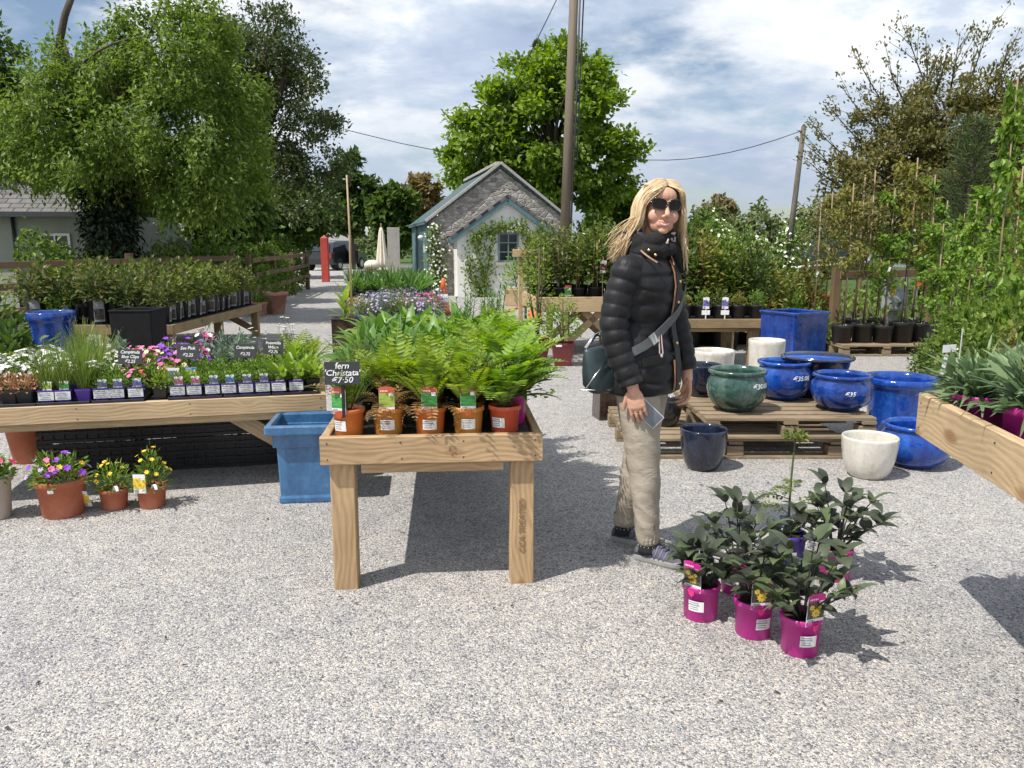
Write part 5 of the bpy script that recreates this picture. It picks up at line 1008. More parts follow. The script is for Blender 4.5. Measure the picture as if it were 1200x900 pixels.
# ------------------------------------------------------------------ magenta potted dahlias in the foreground
def dahlia_leaves(r, z, n, H, Rr, seed, L=.085):
    g = np.random.default_rng(seed); st = MB(); mb = MB(); ov = lambda t: math.sin(math.pi * min(1, .04 + .96 * t) ** .7)
    for s_ in range(n):
        az = s_ * 2.4 + g.normal(0, .3); f = (s_ + .5) / n; el = 1.45 - 1.0 * f; hh = H * g.uniform(.75, 1.1) * (1 - .25 * f); tip = np.array((math.cos(az) * math.cos(el), math.sin(az) * math.cos(el), math.sin(el))) * hh * .9; tip[:2] *= min(1.0, Rr / max(.01, np.linalg.norm(tip[:2]))) ; pts = bez((math.cos(az) * .012, math.sin(az) * .012, z - .005), tip + (0, 0, z), (0, 0, hh * .07), 7); st.tube(pts, list(np.linspace(.0045, .002, 7)), 5)
        for k in range(2, 7, 1 if H < .25 else 2):
            p = pts[k]
            for side in (1, -1):
                a = az + side * g.uniform(.6, 1.7)
                if math.sin(a) < -.25 and p[2] < z + .13: continue
                mb.leaf(p, a, g.uniform(-.1, .8), L * g.uniform(.6, 1.25), L * g.uniform(.44, .58), g.uniform(.7, 2.0), 0, 5, ov, .22, g.normal(0, .3))
        mb.leaf(pts[-1], az, .8, L * 1.1, L * .5, 1.2, 0, 5, ov, .2); mb.leaf(pts[-1], az + 2, 1.1, L * .6, L * .3, .8, 0, 4, ov, .2)
        if s_ < 2: st.ell(pts[-1] + np.array((0, 0, .012)), (.008, .008, .009), 8, 6)
    st.build("stems", "stem_dark", r); mb.build("leaves", "lf_dahlia", r)
def magpot(i, px, py, lab, tagaz, n, H, Rr, tag_=True, slant=0):
    c = G(px, py); c = (c.x, c.y + .066, 0)
    def ex(r):
        if tag_: tagcard(r, (.066 * math.sin(tagaz), -.066 * math.cos(tagaz), .125), tagaz, .072, .112, ["paper", "tag_magenta", "tag_dark", "tag_yellow"], "picture_tag", True, .06, True); mb = MB(); mb.add([(-.014, -.0758, .130), (.014, -.0758, .130), (.010, -.0738, .112), (0, -.0725, .102), (-.010, -.0738, .112)], [(0, 4, 3, 2, 1)]); o = mb.build("tag_hanger", "fl_hotpink", r); o.rotation_euler = (0, 0, tagaz)
    potplant("mag%d" % i, "potted_dahlia", lab, "potted plant", "magenta_pot", .073, .062, .140, lambda r, z: dahlia_leaves(r, z, n, H, Rr, 80 + i, .095), c, 0, "magenta pots of dark leaved dahlias on the gravel", 1, (.32, .62, -math.pi / 2 + tagaz + slant, .060), ex)
magpot(0, 825, 731, "dark leaved dahlia in a magenta pot standing alone nearest the woman's shoe", -.75, 9, .20, .08, slant=.25)
magpot(1, 888, 752, "magenta pot with its tag bent forward, between the two other front dahlias", .05, 11, .27, .15, slant=.25)
magpot(2, 944, 773, "nearest magenta pot of the dahlia group, lushest with its tag half covered", .35, 16, .30, .18, slant=-.25)
magpot(3, 984, 684, "rear magenta dahlia pot at the right of the group", .2, 15, .32, .18, False)
magpot(4, 868, 700, "magenta pot behind the front middle dahlia pot", -.6, 11, .28, .14, False)
c = G(928, 668); PP = Vector((c.x, c.y + .07, 0))
def tallstem(r, z):
    st = MB(); mb = MB(); g = np.random.default_rng(5); top = np.array((.012, .02, z + .44)); st.tube(bez((0, 0, z), top, (-.006, 0, 0), 8), list(np.linspace(.0055, .004, 8)), 6)
    for k in range(7): a = k * .9; st.tube([top, top + np.array((math.cos(a) * .03, math.sin(a) * .03, .022))], .0015, 4); mb.cards(top + np.array((math.cos(a) * .03, math.sin(a) * .03, .02)) + g.normal(0, .010, (9, 3)), rnd_unit(9, g) + np.array((math.cos(a), math.sin(a), .1)), rnd_unit(9, g) * .5 + (0, 0, 1), .030, .018)
    for az, zz, ln in ((3.3, .17, .17), (.2, .14, .20), (-.6, .09, .17), (3.9, .21, .10), (1.2, .2, .12), (2.5, .10, .12)):
        p0 = np.array((0, 0, z + zz)); h = np.array((math.cos(az), math.sin(az), .02)); pts = [p0 + h * ln * t + (0, 0, .03 * math.sin(t * 2.6)) for t in np.linspace(0, 1, 9)]; st.tube(pts, list(np.linspace(.0022, .001, 9)), 4)
        for q in pts[2:]:
            for s_ in (1, -1): d = np.array((-h[1] * s_, h[0] * s_, 0)) * .9 + h * .5; n_ = 5; mb.cards(q + np.outer(np.linspace(.003, .03, n_), d), d + rnd_unit(n_, g) * .5, np.array([(0, -.1, 1.0)] * n_), .020, .011)
    st.build("stem", "stem_green", r); mb.build("leaves", "lf_shrub", r)
potplant("purpletall", "potted_perennial", "tall single stemmed plant with ferny leaves in a violet pot among the dahlias", "potted plant", "violet_pot", .082, .066, .15, lambda r, z: (tallstem(r, z), dome(r, z, .07, .06, 40, .05, .03, "lf_dahlia", 91)), PP, 0, None, 1, (.30, .55, -1.7, .05), lambda r: tagcard(r, (-.005, .0, .15), .1, .05, .075, ["paper", "tag_blue", "tag_violet"], "plant_tag", False, -.5))

# ------------------------------------------------------------------ timber tray at the right edge
a = at(1077, 460, 2.93); RH = a.z; bb = G(1200, 522, RH); d_ = Vector((bb.x - a.x, bb.y - a.y)); d_.normalize(); bend_ = Vector((a.x, a.y)) + d_ * 1.75
RB = bench("plant_bench", "raised timber plant tray jutting in at the right edge", (a.x, a.y), (bend_.x, bend_.y), 1.1, RH, .158, "pale_wood", .095, .036, None, False, (.55, 1.65), False, 0, .105, .42)
RD = RH - .105; RRZ = RB.rotation_euler.z
def pinks(r, z, seed): rosette(r, z, 80, .23, .034, "lf_pinks", (.05, 1.45), (.5, 1.7), seed, "leaves", lambda t: math.sin(math.pi * min(1, .08 + .92 * t) ** .65)); dome(r, z, .15, .20, 120, .10, .026, "lf_pinks", seed + 1, spread=.6)
g_ = "magenta pots of grey green carnations on the raised tray"
potplant("pinks", "potted_carnation", "grey green leaved plant in a magenta pot, nearest on the raised tray", "potted plant", "magenta_pot", .105, .09, .16, lambda r, z: pinks(r, z, 93), on(RB, .50, .18, RD), .4, g_)
potplant("pinks", "", "grey green leaved plant in a magenta pot at the raised tray's far corner", "", "", 0, 0, 0, None, on(RB, .17, .14, RD), 2.2, g_, .85)
potplant("pinks", "", "grey green leaved plant in a magenta pot behind the two others on the raised tray", "", "", 0, 0, 0, None, on(RB, .30, .42, RD), 4.2, g_, .95)
potplant("limeh", "potted_hosta", "lime green round leaved plant at the right edge on the raised tray", "potted plant", "violet_pot", .10, .085, .16, lambda r, z: rosette(r, z, 16, .17, .10, "lf_lettuce", (.2, 1.2), (.6, 1.5), 95), on(RB, .62, .40, RD), 0)
for i, (x, y, rz, tl) in enumerate(((.17, .06, .8, .05), (.60, .26, 2.2, -.6))):
    t = thing("plant_tag", ["thin white label stake at the raised tray's far corner", "long slanting white label stake in the nearest carnation pot"][i], "plant tag", on(RB, x, y, RD + .10), rz, "label stakes on the raised tray"); mb = MB(); mb.beam((0, 0, 0), (math.sin(tl) * .26, 0, math.cos(tl) * .26), .012, .0012, 0, 0, up=(0, 1, 0)); mb.build("strip", "white_plastic", t)

# ------------------------------------------------------------------ benches in the middle distance
MAH = .75; A_, B_ = G(628, 348.5, MAH), G(752, 347.5, MAH)
MA = bench("plant_bench", "new timber bench of staked roses standing behind the woman on the left", A_, B_, 1.3, MAH, .19, "pale_wood", .085, .036, None, False, (.38, 1.15), True, 0)
MAZ = MA.rotation_euler.z; MAW = math.hypot(B_.x - A_.x, B_.y - A_.y)
rr = thing("plant_support_rail", "pale timber rail on posts behind the staked roses", "rail", (A_.x, A_.y, 0), MAZ); mb = MB(); mb.beam((-.12, 1.42, 1.28), (MAW + .9, 1.42, 1.28), .035, .11); mb.build("rail", "pale_wood", rr)
for x in (0, MAW / 2, MAW + .85): mb = MB(); mb.beam((x, 1.48, 0), (x, 1.48, 1.36), .07, .07); mb.build("post", "pale_wood", rr)
def canes(r, z, n, H, rad=.06, m="bamboo", th=.0055):
    mb = MB(); g = np.random.default_rng(int(H * 100) + n)
    for i in range(n): a = i * 6.283 / n + .5; mb.tube([(math.cos(a) * rad, math.sin(a) * rad, z - .05), (math.cos(a) * rad * .6 + g.normal(0, .01), math.sin(a) * rad * .6, z + H)], th, 6)
    mb.build("cane", m, r)
mat("cane_brown", (.27, .195, .11), .6, .3, 5)
mat("matt_black", (.013, .013, .014), .8, .3, 9, spec=.15)
def hang_tag(r, x, y, z, m="white_plastic", w=.035, h=.10, rz=.3):
    mb = MB(); mb.box((0, 0, -h / 2), (w, .0015, h)); mb.tube([(0, 0, 0), (.0, .012, .03)], .001, 4); o = mb.build("plant_label", m, r); o.location = (x, y, z); o.rotation_euler = (0, .35, rz)
def staked_rose(seed, leaf="lf_shrub", H=.72, fl=None, tagm=None):
    def grow(r, z):
        canes(r, z, 2, H * .72, .05); dome(r, z, .20, H, 460, .062, .042, leaf, seed, fl, 5, "stem_brown", "foliage", .7, .1, .10)
        hang_tag(r, .05, -.08, z + H * .6, tagm or "white_plastic")
    return grow
RL = "staked climbing rose in a black pot on the timber bench left of the woman"
for j in range(3):
    for i in range(6):
        k = (i + j) % 3; x = .12 + i * .225 + (.1 if j % 2 else 0)
        potplant("srose%d" % k, "potted_rose", ["staked climbing rose", "yellowish bushy staked rose", "staked rose with white blooms"][k] + ", %s row of the new timber bench, %s from its left" % (["front", "middle", "back"][j], ORD[i]), "potted plant", "black_plastic", .10, .085, .13, [staked_rose(101, "lf_shrub", .80), staked_rose(102, "lf_rose", .74, ("fl_yellow", 1, .035, .0)), staked_rose(103, "lf_shrub", .78, ("flower_white", 5, .04, .02))][k], on(MA, x, .18 + j * .42, MAH - .012), random.uniform(0, 6.28), ["staked roses on the middle bench", "yellowish staked roses on the middle bench", "white staked roses on the middle bench"][k], random.uniform(.9, 1.08))
t = thing("picture_card", "red rose picture card standing at the front of the staked rose bench", "sign", on(MA, .42, .06, MAH - .012), MAZ); tagcard(t, (0, 0, 0), 0, .085, .15, ["paper", "tag_red", "tag_green", "tag_red"], "card")
t = thing("picture_card", "maroon and white picture card hung on a cane nearest the woman's shoulder", "sign", on(MA, .86, .03, MAH + .30), MAZ); tagcard(t, (0, 0, 0), 0, .08, .15, ["paper", "paper", "maroon_pot"], "card", True, .2); mb = MB(); mb.tube([(0, .01, -.30), (0, .01, .2)], .005, 6); mb.build("cane", "bamboo", t)
def maroon(i, px, Y, lab, H):
    def fn():
        r = thing("planter_with_climber", lab, "potted plant"); mb = MB()
        def sq(a, z): b_ = a / 2; c = b_ * .08; return [(b_ - c, -b_, z), (b_, -b_ + c, z), (b_, b_ - c, z), (b_ - c, b_, z), (-b_ + c, b_, z), (-b_, b_ - c, z), (-b_, -b_ + c, z), (-b_ + c, -b_, z)]
        mb.loft([sq(.19, 0), sq(.195, .01), sq(.262, .24), sq(.275, .242), sq(.275, .27), sq(.24, .27), sq(.235, .22)], 0, False); mb.build("pot", "maroon_pot", r); s_ = MB(); s_.box((0, 0, .222), (.225, .225, .02)); s_.build("soil", "potting_soil", r)
        mb = MB(); mb.box((-.05, -.137, .245), (.07, .002, .022)); mb.build("price_label", "paper", r); canes(r, .22, 1, H, .01, "stem_brown", .009); dome(r, .3, .24, H, 520, .045, .026, "lf_vine", 120 + i, None, 4, "stem_brown", "foliage", .7, .2, .05); return r
    place("maroon%d" % i, fn, (gx(px, Y, .1), Y, 0), .15 * i, lab)
maroon(0, 659, 9.35, "maroon square pot in front of the rose bench leg", .55); maroon(1, 630, 9.75, "maroon square pot with a tall leafy climber at the rose bench's left corner", 1.15)
MBH = .60; A_, B_ = G(772, 374, MBH), G(896, 374, MBH); MBB = bench("plant_bench", "old weathered timber bench of black potted shrubs to the right of the woman", A_, B_, 1.3, MBH, .10, "old_wood", .11, .045, None, True, None, False, 0, .002)
MBW = math.hypot(B_.x - A_.x, B_.y - A_.y); mb = MB()
shr = {"a": ("lf_shrub", "bushy mid green shrub in a black pot right of the woman", ("flower_white", 4, .03, .02)), "b": ("lf_hedge", "bright green leafy shrub in a black pot right of the woman", None), "c": ("lf_maple", "yellow and bronze leaved shrub in a black pot right of the woman", None), "d": ("lf_dark", "dark green dense shrub in a black pot right of the woman", None)}
def shrub(k, loc, sc, H=.62, Rr=.22, where=None):
    lf, lab, fl = shr[k]
    if where: lab = {"a": "mid green shrub", "b": "bright green shrub", "c": "bronze leaved shrub", "d": "dark green shrub"}[k] + " " + where
    potplant("shr_" + k, "potted_shrub", lab, "potted plant", "black_plastic", .125, .10, .20, lambda r, z: dome(r, z, Rr, H, 800, .060, .036, lf, ord(k), fl, 8, "stem_brown", "foliage", .7, .0, .0), loc, random.uniform(0, 6.28), "potted shrubs ranged right of the woman (%s)" % {"a": "mid green", "b": "bright green", "c": "bronze", "d": "dark"}[k], sc)
for i, k in enumerate("cbbad"):
    x = .30 + i * .20
    potplant("frontlav%d" % (i % 3), "potted_herb", ["small bronze leaved plant", "bright green herb", "small grey green sprig"][i % 3] + " in a black pot, %s along the old bench's front edge" % ORD[i], "potted plant", "black_plastic", .085, .07, .15,
             [lambda r, z: dome(r, z, .09, .14, 190, .035, .02, "lf_maple", 131), lambda r, z: dome(r, z, .10, .18, 320, .03, .010, "lf_dome", 132), lambda r, z: dome(r, z, .10, .24, 180, .032, .016, "lf_shrub", 133)][i % 3] if False else [lambda r, z: dome(r, z, .09, .14, 190, .035, .02, "lf_maple", 131), lambda r, z: dome(r, z, .10, .18, 320, .03, .010, "lf_dome", 132), lambda r, z: dome(r, z, .10, .24, 180, .032, .016, "lf_shrub", 133)][i % 3], on(MBB, x, .12, MBH), 0, "small black pots along the old bench's front", 1)
for x, w_ in ((.52, "left"), (.73, "right")): t = thing("picture_card", "%s one of two violet lavender cards on the old bench" % w_, "sign", on(MBB, x, .03, MBH + .04), 0, "violet cards on the old bench"); tagcard(t, (0, 0, .07), 0, .07, .12, ["paper", "paper", "tag_violet"], "card"); mb = MB(); mb.box((0, 0, .03), (.09, .0015, .05)); mb.build("price_label", "paper", t); mb = MB(); mb.box((0, .002, .02), (.012, .0012, .12)); mb.build("stake", "white_plastic", t)
for j in range(2):
    for i, k in enumerate("abdacb"): shrub("abcd"[(i * 3 + j) % 4], on(MBB, .14 + i * .205, .55 + j * .42, MBH), random.uniform(.9, 1.2), where="on the old bench, %s shrub row, %s from its left end" % (["front", "rear"][j], ORD[i]))
for i, (px, Y, k, sc) in enumerate(sorted([(805, 11.0, "a", 1.75), (830, 11.4, "c", 1.7), (852, 10.9, "b", 1.55), (872, 11.5, "a", 1.75), (893, 11.2, "c", 1.6), (912, 11.6, "a", 1.45), (930, 11.0, "b", 1.0), (945, 12.0, "c", 1.5), (905, 12.6, "d", 1.5), (870, 12.8, "b", 1.75), (838, 12.8, "a", 1.8), (790, 11.8, "b", 1.6), (765, 11.2, "a", 1.5), (962, 10.6, "b", .75), (918, 10.0, "d", .8), (940, 9.6, "a", .7)])): shrub(k, (gx(px, Y, .6), Y, 0), sc, where="standing on the ground beyond the old bench, %s going rightwards" % ORD[i])
rr = thing("plant_support_rail", "pale timber rail showing among the tall shrubs right of the woman", "rail", (gx(800, 10.6, 1.2), 10.62, 0), 0); mb = MB(); mb.beam((0, 0, 1.22), (.75, 0, 1.22), .035, .12); mb.build("rail", "pale_wood", rr)
for x in (.06, .7): mb = MB(); mb.beam((x, .06, 0), (x, .06, 1.3), .07, .07); mb.build("post", "pale_wood", rr)

# ------------------------------------------------------------------ young staked trees on the right
pallet("weathered pallet under the row of black potted young trees", gx(986, 10.1, .1), gx(1092, 10.1, .1), 10.08, 10.9, 0)
def youngtree(key, H, leaf, n, L, Wd, shape, ncane=1, seed=1):
    def fn():
        r = thing("young_tree", "", "potted tree"); pot_part(r, "black_plastic", .16, .13, .27, .008, .05); g = np.random.default_rng(seed); z = .23
        mb = MB(); mb.tube([(.02, -.02, z - .1), (.012, -.02, H)], .010, 7); mb.build("cane", "cane_brown", r)
        st = MB(); st.tube(bez((0, .01, z), (0, .01, H * .93), (.02, 0, 0), 6), list(np.linspace(.011, .004, 6)), 6); P = []
        for i in range(shape[2]):
            zz = H * g.uniform(shape[0], .95); az = g.uniform(0, 6.28); ln = shape[1] * g.uniform(.5, 1.0) * (1.15 - .6 * (zz / H - shape[0]) / (1 - shape[0])); q = np.array((math.cos(az) * ln, math.sin(az) * ln, zz + ln * shape[3])); pts = bez((0, .01, zz), q, (0, 0, shape[4]), 6); st.tube(pts, list(np.linspace(.005, .0015, 6)), 4); P += pts[1:]
        P = np.array(P)[g.integers(0, len(P), n)] + g.normal(0, .035, (n, 3)); D = rnd_unit(n, g) + (0, 0, -.25); cr = MB(); cr.cards(P, D, rnd_unit(n, g) * .6 + (0, -.2, .8), L * g.uniform(.6, 1.25, n), Wd * g.uniform(.7, 1.2, n))
        st.build("stem", "stem_brown", r); cr.build("crown", leaf, r); hang_tag(r, .03, -.05, H * g.uniform(.5, .7), rz=g.uniform(-1, 1)); return r
    return fn
YT = {"russet": youngtree("r", 2.35, "lf_maple", 900, .075, .042, (.38, .42, 26, .5, .02), 1, 3), "green": youngtree("g", 2.3, "lf_vine", 620, .085, .06, (.30, .34, 22, .6, .02), 1, 4), "weep": youngtree("w", 2.2, "lf_rose", 900, .07, .018, (.45, .55, 30, -.9, .10), 1, 5), "vine": youngtree("v", 2.2, "lf_vine", 1000, .075, .06, (.12, .20, 44, .1, .0), 1, 6), "cherry": youngtree("c", 2.4, "lf_bronze", 600, .075, .035, (.35, .35, 20, .9, .0), 1, 7)}
for (px, Y, k, topy, z0, lab) in [
    (990, 10.35, "russet", 215, .1455, "russet leaved staked sapling in the leftmost black pot on the low pallet"), (1014, 10.4, "cherry", 200, .1455, "staked sapling with sparse bronze leaves, second pot along the low pallet"), (1038, 10.35, "green", 222, .1455, "fresh green staked sapling, third pot along the low pallet"), (1060, 10.4, "russet", 185, .1455, "tall bronze and yellow staked sapling, fourth pot along the low pallet"), (1082, 10.45, "green", 205, .1455, "green staked sapling in the pot at the low pallet's right end"),
    (955, 11.6, "weep", 238, 0, "weeping slender branched sapling left of the rough fence post"), (968, 12.2, "russet", 225, 0, "russet sapling just behind the weeping one by the fence post"), (1003, 12.3, "cherry", 205, 0, "bronze sapling behind the low pallet's left pots"), (1030, 12.6, "green", 232, 0, "round headed green sapling behind the low pallet's middle pots"), (1072, 12.4, "russet", 210, 0, "bronze tinted sapling behind the low pallet's right end"), (1100, 11.5, "green", 235, 0, "green sapling left of the young pine"),
    (1096, 9.0, "green", 262, 0, "leafy green sapling in front of the low pallet's right end"), (1112, 8.3, "vine", 275, 0, "short leafy climber on a cane left of the tall climbers"), (1132, 8.0, "vine", 235, 0, "dense green climber on a cane, shortest of the tall ones at the right"), (1163, 7.3, "vine", 92, 0, "tallest climber with bright green leaves on a bamboo cane"), (1200, 6.6, "vine", 118, 0, "climber on a bamboo cane cut off by the right edge"), (1180, 8.8, "russet", 195, 0, "bronze sapling between the two tallest climbers"), (1150, 9.8, "green", 215, 0, "green sapling behind the tallest climber"), (1190, 9.9, "vine", 165, 0, "leafy climber furthest back at the right edge"), (1120, 9.9, "vine", 250, 0, "leafy climber in front of the young pine's trunk"), (1085, 11.9, "weep", 240, 0, "slender drooping sapling in front of the cherry tree's trunk")]:
    ht = at(px, topy, Y).z - z0; base = {"russet": 2.35, "green": 2.3, "weep": 2.2, "vine": 2.2, "cherry": 2.4}[k]
    o = place("yt_" + k, YT[k], (gx(px, Y, .8), Y, z0), random.uniform(-.6, .6), lab, "young staked trees for sale", 1.0); s_ = ht / base; w_ = max(.75, min(1.05, s_)) * (.72 if k == 'vine' else 1); o.scale = (w_, w_, s_)
for (px, Y, k, sc, lab) in [(1085, 7.9, "b", .62, "low green shrub in a black pot below the green sapling at the right"), (1106, 7.2, "b", .85, "green bramble like shrub left of the raised tray"), (1150, 6.4, "b", 1.1, "leafy green shrub behind the raised tray's carnations"), (1185, 5.8, "c", 1.0, "yellowish leaved shrub behind the raised tray at the right edge"), (1120, 6.2, "a", .8, "mid green shrub just behind the raised tray's far corner"), (1130, 7.4, "b", 1.2, "taller bright green shrub behind the raised tray"), (1175, 7.0, "b", 1.3, "tallest bright green shrub behind the raised tray")]:
    o = place("shr_" + k, None, (gx(px, Y, .4), Y, 0), random.uniform(0, 6), lab, "shrubs behind the raised tray", sc)
t = thing("plant_tag", "white plastic hang label on a stake left of the raised tray", "plant tag", (gx(1108, 5.2, .7), 5.2, 0), .3); mb = MB(); mb.tube([(0, 0, 0), (.01, 0, .74)], .005, 6); mb.build("stake", "bamboo", t); mb = MB(); mb.box((.02, -.008, .74), (.12, .002, .05), 0, 0, .1); mb.beam((.0, -.01, .70), (-.03, -.01, .56), .03, .002, 0, 0, up=(0, 1, 0)); mb.build("label", "white_plastic", t)
# rough ground beyond
k = 9000; rng = np.random.default_rng(77); X = rng.uniform(3.2, 19, k); Y = rng.uniform(11.6, 21, k); hgt = (.12 + .42 * np.clip(np.sin(X * 1.3) * np.cos(Y * .9) + .35, 0, 1.2)) * rng.uniform(.2, 1, k)
mb = MB(); mb.cards(np.stack([X, Y, hgt], 1), rnd_unit(k, rng) + (0, 0, .5), rnd_unit(k, rng) * .6 + (0, -.3, .8), .13 * rng.uniform(.6, 1.3, k), .055); o = mb.build("weeds", "lf_hedge"); tag(o, "rough green weeds over the soil beyond the young trees", "weeds", None, "stuff")
eb = thing("electrical_cabinet", "grey electrical cabinet with a yellow warning sticker behind the staked saplings", "cabinet", (gx(1050, 13.2, .8), 13.2, 0), R(-6))
mb = MB(); mb.box((0, 0, .62), (.34, .2, .6), 0, .008); mb.box((0, 0, .16), (.12, .1, .32)); mb.build("housing", "electric_grey", eb); mb = MB(); mb.box((0, -.106, .62), (.29, .01, .54), 0, .003); d = mb.build("door", "electric_grey", eb); mb = MB(); mb.add([(-.11, -.113, .58), (-.03, -.113, .58), (-.03, -.113, .76), (-.11, -.113, .76)], [(0, 1, 2, 3)]); mb.build("sticker", "yellow_sticker", d)
ob = thing("orange_barrier", "low orange plastic barrier half hidden behind the young pine and saplings", "barrier", (gx(1085, 15.5, .8), 15.5, 0), .1); mb = MB(); mb.box((.25, 0, .95), (.9, .04, .14), 0, .01); mb.box((.25, 0, .65), (.9, .04, .12), 0, .01); mb.build("panel", "orange_plastic", ob); mb = MB(); mb.beam((-.16, .03, 0), (-.16, .03, 1.05), .05, .05); mb.beam((.66, .03, 0), (.66, .03, 1.05), .05, .05); mb.build("post", "electric_grey", ob)
rp = thing("red_rail", "rusty red rail lying across the weeds left of the fence post", "rail", (gx(905, 12.9, .6), 12.9, 0), .04); mb = MB(); mb.tube([(0, 0, .55), (1.05, 0, .57)], .035, 8); mb.build("tube", "red_paint", rp); mb = MB(); mb.beam((.1, .06, 0), (.1, .06, .6), .06, .06); mb.beam((.95, .06, 0), (.95, .06, .6), .06, .06); mb.build("stand", "fence_wood", rp)
wp = thing("irrigation_pipe", "thin white pipe running behind the saplings at rail height", "pipe", (gx(925, 14.5, 1), 14.5, 0), .05); mb = MB(); mb.tube([(0, 0, .98), (1.5, .1, 1.08)], .022, 8); mb.build("pipe", "white_plastic", wp); mb = MB(); mb.beam((.1, .04, 0), (.1, .04, 1.0), .04, .04); mb.beam((1.4, .14, 0), (1.4, .14, 1.07), .04, .04); mb.build("stake", "fence_wood", wp)

# ------------------------------------------------------------------ left side: rose bench and its pots
RBH = .50; A_, B_ = G(30, 381, RBH), G(202, 381, RBH); SB = bench("plant_bench", "low timber bench of rose bushes in black pots in front of the bungalow fence", A_, B_, 3.3, RBH, .11, "old_wood", .10, .045, None, False, None, True, 1, .004)
SW = math.hypot(B_.x - A_.x, B_.y - A_.y)
def rosepot(seed, leaf):
    def fn():
        r = thing("potted_rose", "", "potted plant"); pot_part(r, "black_plastic", .115, .095, .27, .007, .04); z = .24
        dome(r, z, .23, .36, 380, .066, .044, leaf, seed, None, 6, "stem_brown", "foliage", .7, .1, .02)
        mb = MB(); patch(mb, .095, .115, .03, .25, 0, .27, -1.2, .10, 0, .003); patch(mb, .095, .115, .05, .16, 0, .27, -1.2, .09, 1, .004); patch(mb, .095, .115, .03, .25, 0, .27, .35, .10, 0, .003); patch(mb, .095, .115, .05, .17, 0, .27, .35, .09, 1, .004); mb.build("picture_sleeve", ["grey_print", "tag_dark"], r)
        return r
    return fn
for j in range(11):
    for i in range(5):
        if 0 < i < 3 and j > 5: continue
        k = (i * 2 + j) % 2; edge = i == 4; x = SW - .20 - (4 - i) * .36 + random.uniform(-.02, .02)
        place("rose%d" % k, rosepot(141 + k, ["lf_rose", "lf_shrub"][k]), on(SB, x, .20 + j * .29, RBH - .004), random.uniform(-.3, .3), "rose bush in a picture sleeved pot, %s along the lane edge from the black planter" % ORD[j] if edge else "reddish young leaved rose bush, %s row of the low bench, %s from the bungalow side" % (ORD[j], ORD[i]), "roses along the lane edge of the low bench" if edge else "roses filling the low bench", random.uniform(.82, 1.15))
sp = spot(172, 8.55); square_planter("square_planter", "tall matt black square planter standing at the corner of the rose bench", "matt_black", .44, .40, .74, .012, (sp[0], 8.45, 0), R(3))
glazed("large round blue glazed pot left of the rose bench", "blue_glaze", rimmed, .235, .72, spot(66, 8.35))
potplant("shallow", "flower_pot", "shallow pale terracotta pot of green leaves behind the blue round pot", "flower pot", "terracotta_pale", .15, .12, .13, lambda r, z: dome(r, z, .16, .22, 200, .05, .03, "lf_vine", 151), on(SB, .32, .12, RBH - .004))
potplant("cornerbush", "potted_shrub", "large broad leaved shrub at the left edge behind the long bench", "potted plant", "black_plastic", .17, .14, .26, lambda r, z: dome(r, z, .42, .42, 420, .12, .08, "lf_dark", 152, None, 8, "stem_brown", spread=.4, down=.2), spot(12, 7.2))
potplant("cornerbush", "", "second broad leaved shrub behind the first at the left edge", "", "", 0, 0, 0, None, spot(-15, 8.3), 2.0, None, 1.2)
potplant("edgebush", "potted_shrub", "pale green shrub against the fence at the far left edge", "potted plant", "black_plastic", .17, .14, .26, lambda r, z: dome(r, z, .38, .85, 520, .06, .04, "lf_shrub", 153, ("flower_white", 12, .03, .02)), spot(-6, 9.6))
potplant("bigclay", "flower_pot", "large ribbed terracotta pot standing alone by the lane fence", "flower pot", "terracotta_pale", .27, .17, .45, lambda r, z: dome(r, z, .12, .10, 60, .06, .04, "lf_shrub", 154), spot(323, 16.3), 0, None, 1, None, None, True, .035)
potplant("smallclay", "flower_pot", "smaller pot tucked between the rose bench and the large terracotta pot", "flower pot", "terracotta_pale", .18, .13, .28, lambda r, z: dome(r, z, .22, .25, 160, .06, .04, "lf_hedge", 155), spot(303, 15.8))
# ------------------------------------------------------------------ beds between the benches and the cottage
MCH = .5; A_, B_ = G(412, 383, MCH), G(512, 383, MCH); CB = bench("plant_bench", "low bench of lavender and pink flowers beyond the fern bench", A_, B_, 1.35, MCH, .11, "bench_wood", .09, .04, None, False, None, False, 0, .004); CW = math.hypot(B_.x - A_.x, B_.y - A_.y)
for j in range(6):
    for i in range(6):
        x, y = .10 + i * (CW - .2) / 5, .12 + j * .222; k = "pk" if (i >= 3 and j in (2, 3, 4)) else ("lav" if (i + j) % 3 else "lv2")
        potplant("cb_" + k, "potted_flower", {"pk": "crimson pink flowering plant", "lav": "grey lilac lavender", "lv2": "green flowerless lavender"}[k] + ", %s row beyond the fern bench, %s from the brown planter" % (ORD[j], ORD[i]), "potted plant", "violet_pot" if k != "pk" else "black_plastic", .085, .07, .12, {"pk": lambda r, z: dome(r, z, .13, .17, 200, .04, .014, "lf_silver", 161, ("fl_magenta", 26, .045, .03)), "lav": lambda r, z: dome(r, z, .14, .22, 300, .05, .010, "lf_silver", 162, ("fl_lilac", 34, .030, .04)), "lv2": lambda r, z: dome(r, z, .14, .22, 320, .045, .014, "lf_shrub", 163)}[k], on(CB, x, y, MCH - .004), random.uniform(0, 6), {"pk": "crimson plants beyond the fern bench", "lav": "lavender beyond the fern bench", "lv2": "green plants beyond the fern bench"}[k], random.uniform(.9, 1.15))
sp = (gx(403, 8.75, .5), 8.75, 0); square_planter("square_planter", "dark brown square planter left of the lavender bench, with a cane beside it", "brown_glaze", .26, .22, .62, .012, sp, R(5))
cn = thing("potted_canna", "yellow green broad leaved plant tied to a very tall bamboo cane", "potted plant", (gx(414, 9.05, .5), 8.72, 0), 0); cn.location.x = sp[0] + .0; cn.location.y = sp[1]; cn.location.z = .62 * .75
